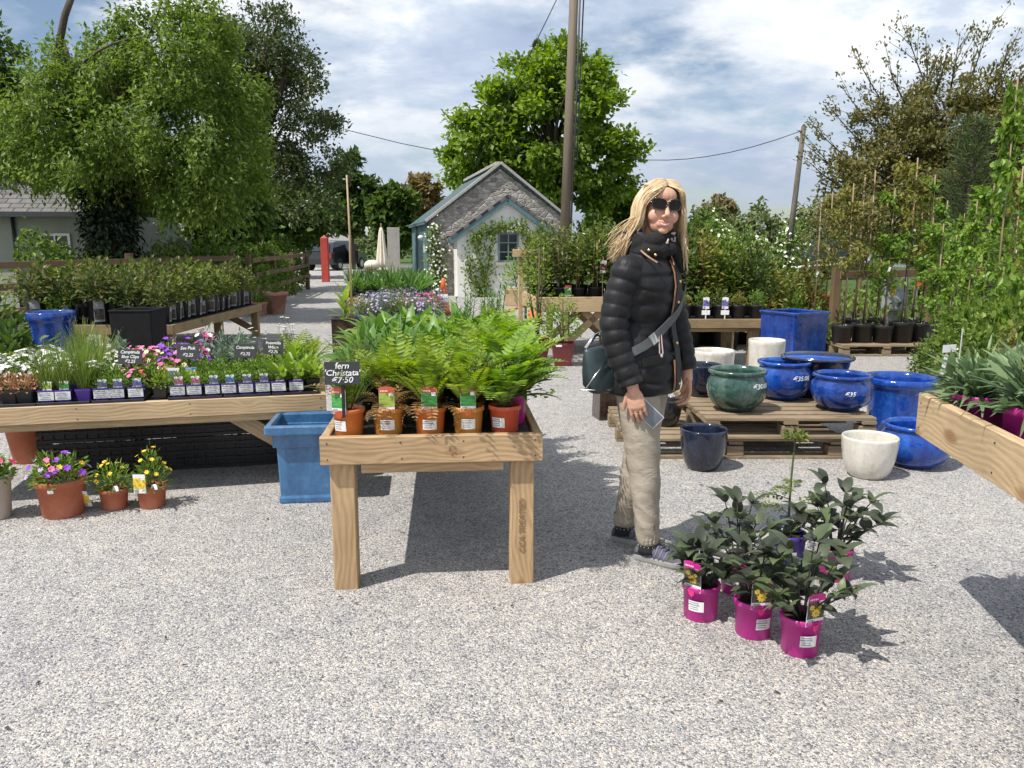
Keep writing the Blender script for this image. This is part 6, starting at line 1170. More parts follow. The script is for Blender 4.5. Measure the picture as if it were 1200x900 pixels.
tz = at(413, 205, sp[1]).z; mb = MB(); mb.tube([(.09, -.02, .0), (.10, .0, tz * .5), (.085, .02, tz - .465)], [.013, .012, .009], 7); mb.build("cane", "bamboo", cn)
mb = MB(); st = MB(); st.tube([(.0, 0, .0), (.03, 0, .35)], .012, 6); g = np.random.default_rng(3)
for i in range(14): mb.leaf((.03 * i / 14, 0, .02 + .03 * i), i * 2.4, .5 + .05 * i, .24, .075, 1.1, 0, 5)
st.build("stem", "stem_green", cn); mb.build("leaves", "lf_lettuce", cn)
MDH = .45; A_, B_ = G(404, 349, MDH), G(498, 349, MDH); DB = bench("plant_bench", "far bench of sword leaved irises in front of the teal cottage wall", A_, B_, 1.8, MDH, .11, "bench_wood", .09, .04, None, False, None, False, 0, .004); DW = math.hypot(B_.x - A_.x, B_.y - A_.y)
for j in range(5):
    for i in range(8): 
        k = (i * 3 + j) % 2
        potplant("iris%d" % k, "potted_iris", ["sword leaved green iris", "broad strap leaved plant"][k] + ", %s row of the far bench, %s from the lane side" % (ORD[j], ORD[i]), "potted plant", "black_plastic", .09, .075, .13, [lambda r, z: rosette(r, z, 20, .46, .028, "lf_strap", (.9, 1.5), (.2, 1.0), 171, "leaves", strapprof), lambda r, z: rosette(r, z, 16, .36, .06, "lf_broad", (.5, 1.4), (.4, 1.3), 172)][k], on(DB, .12 + i * (DW - .24) / 7, .15 + j * .37, MDH - .004), random.uniform(0, 6), ["irises on the far bench", "strap leaved plants on the far bench"][k], random.uniform(.9, 1.15))
# cones and barrier pole
def cone(label, px, Y):
    r = thing("traffic_cone", label, "traffic cone", (gx(px, Y, 0), Y, 0), .2, "orange traffic cones"); mb = MB(); mb.box((0, 0, .02), (.38, .38, .04), 0, .01); mb.build("base", "rubber", r); mb = MB(); mb.lathe([(.145, .04), (.125, .12), (.112, .26)], 24); mb.lathe([(.088, .42), (.034, .72), (.024, .735), (.01, .735)], 24); mb.build("body", "orange_plastic", r); mb = MB(); mb.lathe([(.113, .26), (.113, .262), (.090, .42), (.086, .42)], 24); mb.build("reflective_band", "white_plastic", r)
cone("orange and white traffic cone standing before the white porch", 520, 16.0); cone("orange traffic cone behind the left leg of the rose bench", 627, 14.3)
bp = thing("barrier_pole", "red barrier pole sloping between the two traffic cones", "barrier", (gx(583, 15.6, .2), 15.6, 0), 0); mb = MB(); e = (gx(616, 15.2, .3) - gx(583, 15.6, .2), -.4, .26); mb.tube([(0, 0, .05), e], .03, 10); mb.build("pole", "red_paint", bp); mb = MB(); mb.beam((e[0], e[1], 0), (e[0], e[1], .24), .05, .05); mb.build("stand", "rubber", bp)
# wooden tub with shrub by the porch, parasol, screen, low wall
wt = thing("wooden_planter", "pale wooden planter box with a bushy green plant at the porch's right corner", "planter", (gx(607, 18.6, .3), 18.6, 0), .1); mb = MB(); mb.box((0, 0, .19), (.62, .5, .38), 0, .01); mb.build("box", "pale_wood", wt); dome(wt, .36, .38, .9, 480, .085, .05, "lf_vine", 181)
pa = thing("parasol", "closed cream canvas parasol standing beside the teal cottage wall", "parasol", (gx(448, 22, .6), 22, 0)); mb = MB(); mb.tube([(0, 0, 0), (0, 0, 1.95)], .022, 8); mb.lathe([(.25, 0), (.26, .05), (.06, .09), (.03, .12)], 20); mb.build("pole", "fence_wood", pa); mb = MB(); rings = []
for z_, r_ in ((.78, .115), (.86, .145), (1.0, .13), (1.4, .09), (1.7, .06), (1.8, .04), (1.86, .010)): rings.append([((r_ * (1 + .2 * math.cos(8 * a_))) * math.cos(a_), (r_ * (1 + .2 * math.cos(8 * a_))) * math.sin(a_), z_) for a_ in np.linspace(0, 6.283, 48, False)])
mb.loft(rings); mb.build("canopy", "canvas_cream", pa)
sc = thing("screen_panel", "upright pale grey screen panel between the parasol and the teal cottage", "screen", (gx(462, 22.8, .6), 22.8, 0), .2); mb = MB(); mb.box((0, 0, .95), (.34, .05, 1.8), 0, .01); mb.build("panel", "concrete", sc); mb = MB(); mb.beam((-.12, .05, 0), (-.12, .05, 1.7), .05, .05); mb.beam((.12, .05, 0), (.12, .05, 1.7), .05, .05); mb.build("post", "dark_metal", sc)
lw = MB(); lw.box((0, 0, .24), (1.0, .25, .48), 0, .02); o = lw.build("low_wall", "concrete"); o.location = (gx(420, 29, .2), 29, 0); tag(o, "low pale concrete wall at the end of the lane beside the black car", "wall")
wt = thing("garden_table", "small garden table under the closed parasol with a white cloth bundle", "table", (gx(440, 21.2, .5), 21.2, 0)); mb = MB(); mb.lathe([(.36, .68), (.37, .69), (.37, .71), (.36, .72)], 28); mb.build("top", "fence_wood", wt)
for a_ in range(4): mb = MB(); mb.beam((.22 * math.cos(a_ * 1.57 + .8), .22 * math.sin(a_ * 1.57 + .8), 0), (.2 * math.cos(a_ * 1.57 + .8), .2 * math.sin(a_ * 1.57 + .8), .68), .035, .035); mb.build("leg", "fence_wood", wt)
cb = MB(); cb.ell((0, 0, .13), (.21, .2, .14), 18, 10); o = cb.build("cloth_bundle", "canvas_cream"); o.location = (wt.location.x - .08, wt.location.y, .72); tag(o, "white rounded cloth bundle lying on the parasol's table", "cloth")
# cars
def car(label, loc, rz, paint, door=False):
    r = thing("parked_car", label, "car", loc, rz); w = .88; mb = MB()
    side = [(-2.0, .32), (-2.08, .60), (-2.02, .92), (-1.55, .98), (1.0, 1.0), (1.95, .84), (2.08, .6), (2.05, .32)]
    def ring(y, k): return [(x * (1 - .02 * k), y, z) for x, z in side]
    mb.loft([ring(-w, 1), ring(-w + .06, 0), ring(w - .06, 0), ring(w, 1)], 0, False, True, True); mb.build("body", paint, r)
    mb = MB(); cab = [(-2.0, .93), (-1.75, 1.46), (-1.4, 1.52), (.1, 1.53), (.35, 1.48), (1.05, .97)]; mb.loft([[(x * (.99), -w + .05 + .16 * (z - .93), z) for x, z in cab], [(x * .99, w - .05 - .16 * (z - .93), z) for x, z in cab]], 0, False); cb_ = mb.build("cabin", paint, r)
    mb = MB()
    for s_ in (-1, 1):
        for a_, b_ in ((-1.62, -.82), (-.74, .05), (.12, .72)): h1 = 1.43 if b_ < .5 else 1.30; V = [(a_ - .02 if a_ > -1.6 else a_ - .08, 1.0), (b_ + (.06 if b_ < .5 else .12), 1.0), (b_ if b_ < .5 else b_ - .35, h1), (a_ + .02, 1.43)]; mb.add([(x, s_ * (w - .045 - .16 * (z - .93)) , z) for x, z in V], [(0, 1, 2, 3)])
    mb.add([(-1.995, -.66, 1.0), (-1.995, .66, 1.0), (-1.80, .58, 1.41), (-1.80, -.58, 1.41)], [(0, 3, 2, 1)]); mb.add([(1.02, -.70, 1.0), (1.02, .70, 1.0), (.42, .62, 1.46), (.42, -.62, 1.46)], [(0, 1, 2, 3)]); mb.build("window", "dark_glass", cb_)
    for x in (-1.32, 1.30):
        for s_ in (-1, 1):
            mb = MB(); mb.tube([(x, s_ * (w - .16), .33), (x, s_ * (w + .012), .33)], .33, 24, 0, False); wh = mb.build("wheel", "rubber", r); mb = MB(); mb.tube([(x, s_ * (w + .0), .33), (x, s_ * (w + .02), .33)], .20, 16, 0, False); mb.build("rim", "chrome", wh)
    for s_ in (-1, 1): mb = MB(); mb.box((-2.055, s_ * .68, .78), (.04, .22, .2), 0, .01); mb.build("tail_light", "lamp_red", r); mb = MB(); mb.box((1.98, s_ * .62, .70), (.12, .3, .14), 0, .02); mb.build("headlight", "chrome", r)
    if door: mb = MB(); mb.beam((-.1, -w - .01, .72), (-.65, -w - .72, .72), .06, .72, 0, .02); d = mb.build("open_door", paint, r); mb = MB(); mb.beam((-.1, -w - .03, 1.22), (-.6, -w - .70, 1.2), .03, .36, 0, .01); mb.build("window", "dark_glass", d)
    return r
car("black car parked at the lane's end with one door standing open", (gx(394, 44, .6), 44, 0), R(75), "car_black", True)
car("dark green car roof and windows half hidden behind the weeds and saplings", (gx(940, 33, .8), 33, 0), R(172), "car_teal")
# ------------------------------------------------------------------ the woman (local frame: faces -Y, her left is +X)
mat("skin", (.61, .335, .23), .48, .10, 14, .0006, fine=120, col2=(.65, .375, .27)); mat("lips", (.52, .19, .16), .4, .1, 30); mat("teeth", (.80, .77, .72), .3, .05)
def jacketmat():
    m, nt, N, L, b, out = nodes("jacket_black"); tc = N("ShaderNodeTexCoord"); n = texnoise(N, L, tc.outputs['Object'], 18, 5, .6); L(cramp(N, L, n, [(.3, (.0055, .0055, .0065)), (.7, (.011, .011, .013))]), b.inputs['Base Color']); b.inputs['Roughness'].default_value = .56; b.inputs['Sheen Weight'].default_value = .05; b.inputs['Specular IOR Level'].default_value = .35
    mp = N("ShaderNodeMapping"); mp.inputs[3].default_value = (1, 1, .45); L(tc.outputs['Object'], mp.inputs[0]); bumpn(N, L, b, texnoise(N, L, mp.outputs[0], 30, 3, .5, 1.0), .003); M["jacket_black"] = m
jacketmat()
def trousermat():
    m, nt, N, L, b, out = nodes("trouser_cotton"); tc = N("ShaderNodeTexCoord"); n = texnoise(N, L, tc.outputs['Object'], 9, 6, .65); L(cramp(N, L, n, [(.3, (.31, .270, .212)), (.5, (.37, .325, .262)), (.72, (.42, .375, .308))]), b.inputs['Base Color']); b.inputs['Roughness'].default_value = .88; b.inputs['Specular IOR Level'].default_value = .2
    mp = N("ShaderNodeMapping"); mp.inputs[3].default_value = (1, 1, 1.9); mp.inputs[2].default_value = (.35, .2, 0); L(tc.outputs['Object'], mp.inputs[0]); bumpn(N, L, b, texnoise(N, L, mp.outputs[0], 13, 4, .55, .8), .006); M["trouser_cotton"] = m
trousermat()
mat("scarf_knit", (.012, .012, .013), .9, .4, 60, .006, fine=140); mat("scarf_pattern", (.45, .36, .34), .85, .3, 40); mat("tan_leather", (.30, .15, .075), .55, .2, 20); mat("brass", (.75, .55, .25), .25, .1, metal=1); mat("steel", (.7, .7, .72), .22, .05, metal=1)
mat("bag_leather", (.036, .054, .060), .38, .25, 14, .0015, fine=90); mat("strap_grey", (.085, .095, .098), .6, .15, 40); mat("lens", (.008, .005, .004), .12, .1, 3, spec=.25); mat("frame_tort", (.022, .012, .008), .15, .3, 30, coat=.6)
mat("phone_screen", (.16, .19, .22), .08, .05, 2, coat=1); mat("phone_edge", (.60, .62, .63), .3, .05); mat("shoe_mesh", (.095, .095, .11), .8, .3, 40, .002, fine=160); mat("shoe_trim", (.03, .033, .04), .6, .2, 30); mat("shoe_violet", (.17, .16, .30), .7, .2, 30); mat("shoe_sole", (.26, .26, .25), .7, .15, 20); mat("lace", (.05, .05, .055), .8); mat("sock_black", (.014, .014, .015), .9); mat("sock_dot", (.35, .35, .36), .9)
leafmat("hair_blonde", [(.40, .26, .135), (.66, .495, .295), (.84, .715, .51)], .12, .34, 5)
def fuse(name, prims, voxel, mats, parent, smooth=2, post=None, sm=.5):
    """one continuous skin grown over overlapping volumes"""
    me = prims.mesh(name, mats); o = bpy.data.objects.new(name, me); C.objects.link(o)
    md = o.modifiers.new("r", 'REMESH'); md.mode = 'VOXEL'; md.voxel_size = voxel; md.use_smooth_shade = True
    if smooth: s_ = o.modifiers.new("s", 'SMOOTH'); s_.factor = sm; s_.iterations = smooth
    dg = bpy.context.evaluated_depsgraph_get(); dg.update(); m2 = bpy.data.meshes.new_from_object(o.evaluated_get(dg)); o.modifiers.clear(); o.data = m2; bpy.data.meshes.remove(me); m2.name = name
    m2.polygons.foreach_set("use_smooth", np.ones(len(m2.polygons), bool)); m2.materials.clear()
    for q in (mats if isinstance(mats, (list, tuple)) else [mats]): m2.materials.append(M[q])
    if post:
        co = np.empty(len(m2.vertices) * 3, np.float32); m2.vertices.foreach_get("co", co); no = np.empty_like(co); m2.vertices.foreach_get("normal", no); co = post(co.reshape(-1, 3), no.reshape(-1, 3)); m2.vertices.foreach_set("co", np.ascontiguousarray(co, np.float32).ravel())
    m2.update(); o.parent = parent; return o
def cap_(mb, pts, rad, n=14):
    pts = [np.asarray(p, float) for p in pts]; mb.tube(pts, rad, n)
    mb.ell(pts[0], (rad[0],) * 3, n, 8); mb.ell(pts[-1], (rad[-1],) * 3, n, 8)
def smoothpath(pts, k=40):
    P = np.asarray(pts, float); t = np.linspace(0, len(P) - 1, k); out = []
    for x in t:
        i = min(int(x), len(P) - 2); f = x - i; p0 = P[max(i - 1, 0)]; p1 = P[i]; p2 = P[i + 1]; p3 = P[min(i + 2, len(P) - 1)]
        out.append(.5 * ((2 * p1) + (-p0 + p2) * f + (2 * p0 - 5 * p1 + 4 * p2 - p3) * f * f + (-p0 + 3 * p1 - 3 * p2 + p3) * f ** 3))
    return out
WP = thing("person", "blonde woman in sunglasses, black quilted jacket and beige trousers holding a phone", "person", (.592, 3.545, 0), R(55))
HC = np.array((.0, -.055, 1.575)); HR_ = R(-48)   # head turned back towards the camera
Hm = Matrix.Translation(HC) @ Matrix.Rotation(HR_, 4, 'Z') @ Matrix.Rotation(R(4), 4, 'Y') @ Matrix.Rotation(R(-2), 4, 'X')
Hn = np.array(Hm)
def hp(p): return Hn[:3, :3] @ np.asarray(p, float) + Hn[:3, 3]
sk = MB(); hd = MB()
hd.ell((0, .012, .022), (.073, .092, .102), 24, 16); hd.ell((0, -.026, -.008), (.066, .064, .084), 24, 14); hd.ell((0, -.032, -.062), (.053, .050, .044), 20, 12); hd.ell((0, -.073, -.091), (.022, .015, .015)); hd.ell((0, -.060, .055), (.052, .034, .038))
for s_ in (-1, 1):
    hd.ell((s_ * .036, -.055, -.028), (.031, .026, .032)); hd.ell((s_ * .0115, -.098, -.0335), (.0092, .010, .008)); hd.ell((s_ * .072, .012, -.005), (.010, .018, .030)); hd.ell((s_ * .030, -.084, .030), (.026, .012, .010)); hd.ell((s_ * .031, -.078, .012), (.015, .012, .009))
cap_(hd, [(0, -.090, .020), (0, -.101, -.005), (0, -.112, -.026)], [.0085, .0095, .0115]); hd.ell((0, -.075, -.064), (.033, .017, .020))
ul = [(x, -.0935 + 9.0 * x * x, -.0600 + 13 * x * x - (.0012 if abs(x) < .004 else 0)) for x in np.linspace(-.026, .026, 13)]; ll = [(x, -.0922 + 9.5 * x * x, -.0715 + 15 * x * x) for x in np.linspace(-.024, .024, 13)]
cap_(hd, ul, [.0016 + .0013 * math.cos(i / 12 * math.pi - math.pi / 2) for i in range(13)], 8); cap_(hd, ll, [.0018 + .0020 * math.cos(i / 12 * math.pi - math.pi / 2) for i in range(13)], 8)
hd.move(Hn); sk.ch += hd.ch
cap_(sk, [(0, .02, 1.36), (0, -.005, 1.44), hp((0, .02, -.06))], [.062, .054, .052])
cap_(sk, [(0, .01, .90), (0, .0, 1.08), (0, .0, 1.25)], [.12, .105, .12], 18); cap_(sk, [(-.14, .01, 1.31), (.14, .01, 1.31)], [.055, .055])
RS, RE, RW = (-.165, .01, 1.325), (-.222, .04, 1.075), (-.208, -.045, .835); LS, LE, LW_ = (.165, .01, 1.325), (.200, -.060, 1.085), (.178, -.130, .855)
for s_, e_, w_ in ((RS, RE, RW), (LS, LE, LW_)): cap_(sk, smoothpath([s_, e_, w_], 9), list(np.linspace(.045, .026, 9)))
RL_, LL_ = [(-.085, .0, .87), (-.092, -.055, .48), (-.080, -.085, .085)], [(.085, .01, .87), (.075, .045, .48), (.066, .112, .085)]
for lg in (RL_, LL_): cap_(sk, smoothpath(lg, 9), [.085, .08, .072, .06, .052, .05, .046, .038, .033])
def hand(mb, w, f, n_, curl, spread=.0, thumb=(.75, .65, -.3), gap=.0200):
    w = np.asarray(w, float); f = _n(f); n_ = _n(np.asarray(n_) - f * np.dot(n_, f)); t = np.cross(f, n_)
    Rm = np.stack([t, n_, f], 1); mb.ell(w + f * .048, (.039, .0155, .052), 16, 10, 0, Rm); mb.ell(w + f * .075, (.040, .013, .022), 16, 10, 0, Rm); cap_(mb, [w - f * .05, w + f * .02], [.026, .026])
    for i, ln in enumerate((.074, .083, .077, .060)):
        p = w + f * (.084 - .004 * abs(i - 1.2)) + t * (.030 - gap * i); pts = [p - f * .02, p]; a = 0
        for k, fr in enumerate((.45, .31, .24)): a += curl[k] * (1 + .12 * i); d = f * math.cos(a) - n_ * math.sin(a) + t * spread * (1.5 - i) * .1; p = p + d * ln * fr; pts.append(p)
        cap_(mb, pts, [.0082, .0082, .0076, .0070, .0058], 10)
    d = _n(t * thumb[0] + f * thumb[1] + n_ * thumb[2]); b_ = w + f * .022 + t * .026; q = b_ + d * .042; q2 = q + _n(d + f * .35) * .030; cap_(mb, [w + f * .012 + t * .010, b_, q, q2], [.013, .014, .0108, .008], 10)
hand(sk, np.array(RW) + (0, -.006, -.018), (.06, -.24, -1), (-1, -.30, .05), (.14, .30, .30), .05, (.55, .80, -.25)); hand(sk, np.array(LW_) + (0, -.004, -.018), (-.02, -.06, -1), (.75, -.62, 0), (.30, .50, .40), 0, (-.60, .75, -.35), .0212)
body = fuse("body", sk, .0028, ["skin", "lips", "teeth"], WP, 3)
me = body.data; nP = len(me.polygons); cen = np.empty(nP * 3, np.float32); me.polygons.foreach_get("center", cen); q = (cen.reshape(-1, 3) - Hn[:3, 3]) @ Hn[:3, :3]; mi = np.zeros(nP, np.int32)
xx = q[:, 0]; dz = q[:, 2]; fr_ = (q[:, 1] < -.072) & (np.abs(xx) < .029); up_ = -.0600 + 13 * xx ** 2; lo_ = -.0715 + 15 * xx ** 2
tp = np.clip(1 - (xx / .028) ** 2, 0, 1); mi[fr_ & (dz < up_ + .0038 * tp) & (dz > lo_ - .0050 * tp)] = 1; mi[fr_ & (np.abs(xx) < .020) & (dz < up_ - .0030) & (dz > lo_ + .0042)] = 2; me.polygons.foreach_set("material_index", mi); me.update()

# jacket
TZ = [.775, .82, .90, .98, 1.06, 1.09, 1.16, 1.25, 1.31, 1.35, 1.38, 1.405, 1.43]; TA = [.200, .210, .206, .190, .166, .163, .178, .192, .190, .170, .135, .105, .092]; TB = [.150, .158, .156, .144, .125, .123, .137, .147, .138, .120, .100, .088, .082]
def tor(z): return float(np.interp(z, TZ, TA)), float(np.interp(z, TZ, TB))
def surf(phi, z, k=1.0, e=0.0): a, b_ = tor(z); x, y = math.sin(phi), -math.cos(phi); n_ = _n((x / a, y / b_, 0)); return np.array((a * x * k, b_ * y * k + .005, z)) + n_ * e, n_
puff = lambda u, s_: abs(math.sin(math.pi * u / s_)) ** .42
jk = MB(); rings = []
for z in np.arange(.775, 1.43, .0055):
    a, b_ = tor(z); waist = math.exp(-((z - 1.075) / .022) ** 2); p = .0115 * puff(z - .775, .0655) - .006; p *= (1 - .75 * waist); p *= min(1, max(.25, (1.42 - z) / .06)); rings.append([((a + p) * math.sin(t), -(b_ + p) * math.cos(t) + .005, z + .010 * math.sin(t * 3 + z * 30) * (1 if .8 < z < 1.3 else 0)) for t in np.linspace(0, 2 * math.pi, 64, False)])
jk.loft(rings)
for s_, e_, w_ in ((RS, RE, RW), (LS, LE, LW_)):
    P = smoothpath([s_, e_, w_], 80); L_ = 0; rad = []
    for i, p in enumerate(P):
        if i: L_ += np.linalg.norm(P[i] - P[i - 1])
        t = i / 79; rad.append((.066 - .018 * t) + .0095 * puff(L_, .054) - .004)
    jk.tube(P, rad, 22); jk.ell(np.asarray(s_) + (0, 0, .002), (.066, .066, .060), 18, 12)
def jpost(co, no): 
    d = np.array([mnoise.noise(Vector((p[0] * 16, p[1] * 16, p[2] * 26))) for p in co]); return co + no * (d * .0042)[:, None]
WP.scale = (.99, .99, .99)
jacket = fuse("quilted_jacket", jk, .0048, "jacket_black", WP, 1, jpost, .5)
mb = MB()
for t in np.linspace(0, 6.283, 48, False):  # stand collar, open at the throat
    pass
cl = [];  # collar ring
for z, k in ((1.385, 1.12), (1.42, 1.10), (1.46, 1.14), (1.485, 1.2), (1.48, 1.12), (1.44, 1.0), (1.40, .98)):
    cl.append([(.098 * k * math.sin(t), -.098 * k * math.cos(t) + .012 - (.01 if abs(t - math.pi) > 2.2 else 0), z - .05 * max(0, math.cos(t)) ** 2) for t in np.linspace(.22, 2 * math.pi - .22, 40)])
mb.loft(cl, 0, True, False, False, False); mb.build("collar", "jacket_black", jacket)
def strip(mb, pts, w, th=.004, m=0):
    """flat ribbon through (point, normal) pairs"""
    rings = []
    for i, (p, n_) in enumerate(pts):
        d = _n(pts[min(i + 1, len(pts) - 1)][0] - pts[max(i - 1, 0)][0]); s_ = _n(np.cross(d, n_)); rings.append([p - s_ * w / 2, p + s_ * w / 2, p + s_ * w / 2 + n_ * th, p - s_ * w / 2 + n_ * th])
    return mb.loft(rings, m, False)
mb = MB(); strip(mb, [surf(.04, z, 1, .010) for z in np.linspace(.79, 1.37, 30)], .05, .006); mb.build("placket", "jacket_black", jacket)
mb = MB(); strip(mb, [surf(-.13, z, 1, .011) for z in np.linspace(1.12, 1.36, 14)], .008, .004); strip(mb, [surf(-.12, z, 1, .011) for z in np.linspace(.79, .93, 8)], .010, .004); strip(mb, [surf(-.02 - .10 * (1.40 - z) / .05, z, 1, .022) for z in np.linspace(1.34, 1.41, 6)], .008, .004)
strip(mb, [surf(-1.25 + .5 * t, 1.405 - .05 * t, 1.14, .026) for t in np.linspace(0, 1, 6)], .007, .004); mb.build("leather_piping", "tan_leather", jacket)
mb = MB()
for phi, z, e in ((.05, .82, .017), (.05, 1.0, .017), (.05, 1.18, .017), (.05, 1.27, .017), (-.80, 1.385, .040), (-1.02, 1.405, .042)): p, n_ = surf(phi, z, 1, e); mb.ell(p, (.0075,) * 3, 10, 6)
mb.build("studs", "brass", jacket)
mb = MB(); cp = [surf(-.62, z, 1, .020)[0] for z in (1.06, 1.03, .99, .965)] + [surf(-.54, z, 1, .020)[0] for z in (.965, .99, 1.03, 1.06)]; mb.tube(smoothpath(cp, 24), .003, 6); mb.ell(surf(-.58, .955, 1, .02)[0], (.008,) * 3, 8, 6); mb.build("waist_cord", "scarf_pattern", jacket)
for s_, phi in ((-1, -.75), (1, .75)): mb = MB(); strip(mb, [surf(phi - .28 + .56 * t, .93 + .015 * t, 1, .014) for t in np.linspace(0, 1, 8)], .035, .007); mb.build("pocket_flap", "jacket_black", jacket)
# scarf
mb = MB(); g = np.random.default_rng(8)
for k, (zz, rr_, th) in enumerate(((1.43, .082, .036), (1.465, .088, .030), (1.41, .100, .028))): P = [(rr_ * math.sin(t) * 1.05, -rr_ * math.cos(t) * 1.0 - .012, zz + .014 * math.sin(2 * t + k) - .012 * math.cos(t)) for t in np.linspace(0, 2 * math.pi, 41)]; mb.tube(P, [th * (1 + .22 * math.sin(i * .9 + k * 2) + g.normal(0, .05)) for i in range(41)], 12)
cap_(mb, [(.03, -.105, 1.42), (.05, -.130, 1.37), (.045, -.150, 1.32)], [.034, .030, .018]); scarf = fuse("scarf", mb, .006, "scarf_knit", WP, 1)
mb = MB()
for i in range(16): t = g.uniform(-.7, 1.0); z = g.uniform(1.40, 1.475); c = np.array((.118 * math.sin(t), -.124 * math.cos(t) - .006, z)); mb.tube([c, c + g.normal(0, .009, 3), c + g.normal(0, .013, 3)], [.004, .006, .003], 5)
mb.build("pattern", "scarf_pattern", scarf)
# trousers
tr = MB()
for lg in (RL_, LL_): P = smoothpath([lg[0], lg[1], lg[2]], 60); rad = list(np.interp(np.linspace(0, 1, 60), [0, .15, .35, .5, .62, .8, .95, 1.0], [.104, .100, .085, .073, .067, .057, .048, .044])); tr.tube(P, rad, 26)
tr.ell((0, .012, .85), (.168, .130, .13), 24, 14)
def tpost(co, no):
    v = np.array([mnoise.noise(Vector((p[0] * 9, p[1] * 9, p[2] * 9 + 5 * p[1] + 4 * p[0]))) + .75 * (1 - 2.2 * abs(mnoise.noise(Vector((p[0] * 10 + 7, p[1] * 10, p[2] * 16 - 9 * p[1] + 5 * p[0]))))) for p in co]); w = np.interp(co[:, 2], [.05, .2, .45, .6, .9], [1.2, 1.3, 1.25, .7, .5]); return co + no * (v * w * .0034)[:, None]
trousers = fuse("trousers", tr, .0062, "trouser_cotton", WP, 2, tpost)
for lg in (RL_, LL_):
    c = np.array(lg[2]); mb = MB(); mb.loft([[(c[0] + (r_ + .0016 * math.cos(18 * t)) * math.cos(t), c[1] + (r_ + .0016 * math.cos(18 * t)) * math.sin(t), c[2] + z) for t in np.linspace(0, 6.283, 144, False)] for r_, z in ((.047, .065), (.051, .055), (.050, .015), (.045, .004), (.040, .006))], 0, True, False, False); mb.build("cuff", "trouser_cotton", trousers)
mb = MB(); c = np.array(RL_[2]) + (-.03, -.04, .08); mb.tube([c, c + (-.002, .002, .07)], .004, 6); mb.build("ankle_zip", "tan_leather", trousers)
# socks and shoes
def shoe(lg, rz):
    c = np.array(lg[2]); s_ = MB(); s_.loft([[(c[0] + r_ * math.cos(t), c[1] + r_ * 1.1 * math.sin(t), z) for t in np.linspace(0, 6.283, 24, False)] for r_, z in ((.036, .125), (.039, .09), (.042, .06), (.045, .045))]); sk_ = s_.build("sock", "sock_black", WP)
    d = MB()
    for i in range(14):
        for j in range(3): t = i * .449; d.box((c[0] + .0395 * math.cos(t), c[1] + .0435 * math.sin(t), .078 + j * .014), (.004, .004, .006))
    d.build("sock_dots", "sock_dot", sk_)
    heel = np.array((c[0], c[1] + .058, 0)); Rz = np.array(Matrix.Rotation(rz, 3, 'Z')); T = lambda p: heel + Rz @ np.asarray(p, float)
    S_ = [(0.0, .026, .062, .020), (.012, .031, .082, .012), (.05, .034, .098, .008), (.085, .036, .098, .008), (.12, .040, .080, .008), (.155, .045, .064, .008), (.19, .047, .053, .009), (.225, .041, .045, .013), (.25, .026, .036, .018), (.258, .010, .028, .022)]
    def sec(y, w, h, z0, k=18, infl=1.0): return [T((w * infl * math.cos(t) * (1 - .18 * max(0, math.sin(t))), -y, max(z0, z0 + (h - z0) * (.5 + .5 * math.sin(t)) if math.sin(t) > -.6 else z0))) for t in np.linspace(0, 6.283, k, False)]
    mb = MB(); mb.loft([sec(*q) for q in S_]); r = mb.build("shoe", "shoe_mesh", WP)
    mb = MB(); out = []
    for z_, k in ((0, .97), (.010, 1.06), (.024, 1.05), (.030, .98)): out.append([T((w * k * s2, -y, z_ + (.010 * ((y - .15) / .1) ** 2 if y > .15 else 0))) for s2, q in ((1, S_), (-1, S_[::-1])) for (y, w, h, z0) in q])
    mb.loft(out, 0, False); mb.build("sole", "shoe_sole", r)
    mb = MB()
    for q0, q1 in ((.0, .055),): mb.loft([sec(y, w, h * .78, z0, 18, 1.04) for (y, w, h, z0) in S_[:3]])
    mb.loft([sec(y, w, h * .72, z0, 18, 1.05) for (y, w, h, z0) in S_[6:]]); mb.build("toe_and_heel_cap", "shoe_trim", r)
    mb = MB()
    for y in (.09, .112, .134, .156):
        h = np.interp(y, [q[0] for q in S_], [q[2] for q in S_]); w = np.interp(y, [q[0] for q in S_], [q[1] for q in S_])
        for s2 in (1, -1): mb.tube([T((s2 * w * .98, -y + .012, .03)), T((s2 * w * .86, -y + .004, h * .72)), T((s2 * w * .35, -y, h + .001))], .0042, 6)
    mb.build("side_straps", "shoe_violet", r)
    mb = MB()
    for y in (.085, .105, .125, .145, .165): h = np.interp(y, [q[0] for q in S_], [q[2] for q in S_]) + .003; mb.tube([T((-.018, -y, h - .004)), T((0, -y - .004, h)), T((.018, -y - .008, h - .004))], .0028, 6)
    for s2 in (1, -1): mb.tube(smoothpath([T((0, -.08, .101)), T((s2 * .03, -.085, .108)), T((s2 * .035, -.10, .085)), T((s2 * .008, -.09, .10))], 14), .0022, 5)
    mb.build("laces", "lace", r)
shoe(RL_, R(4)); shoe(LL_, R(8))
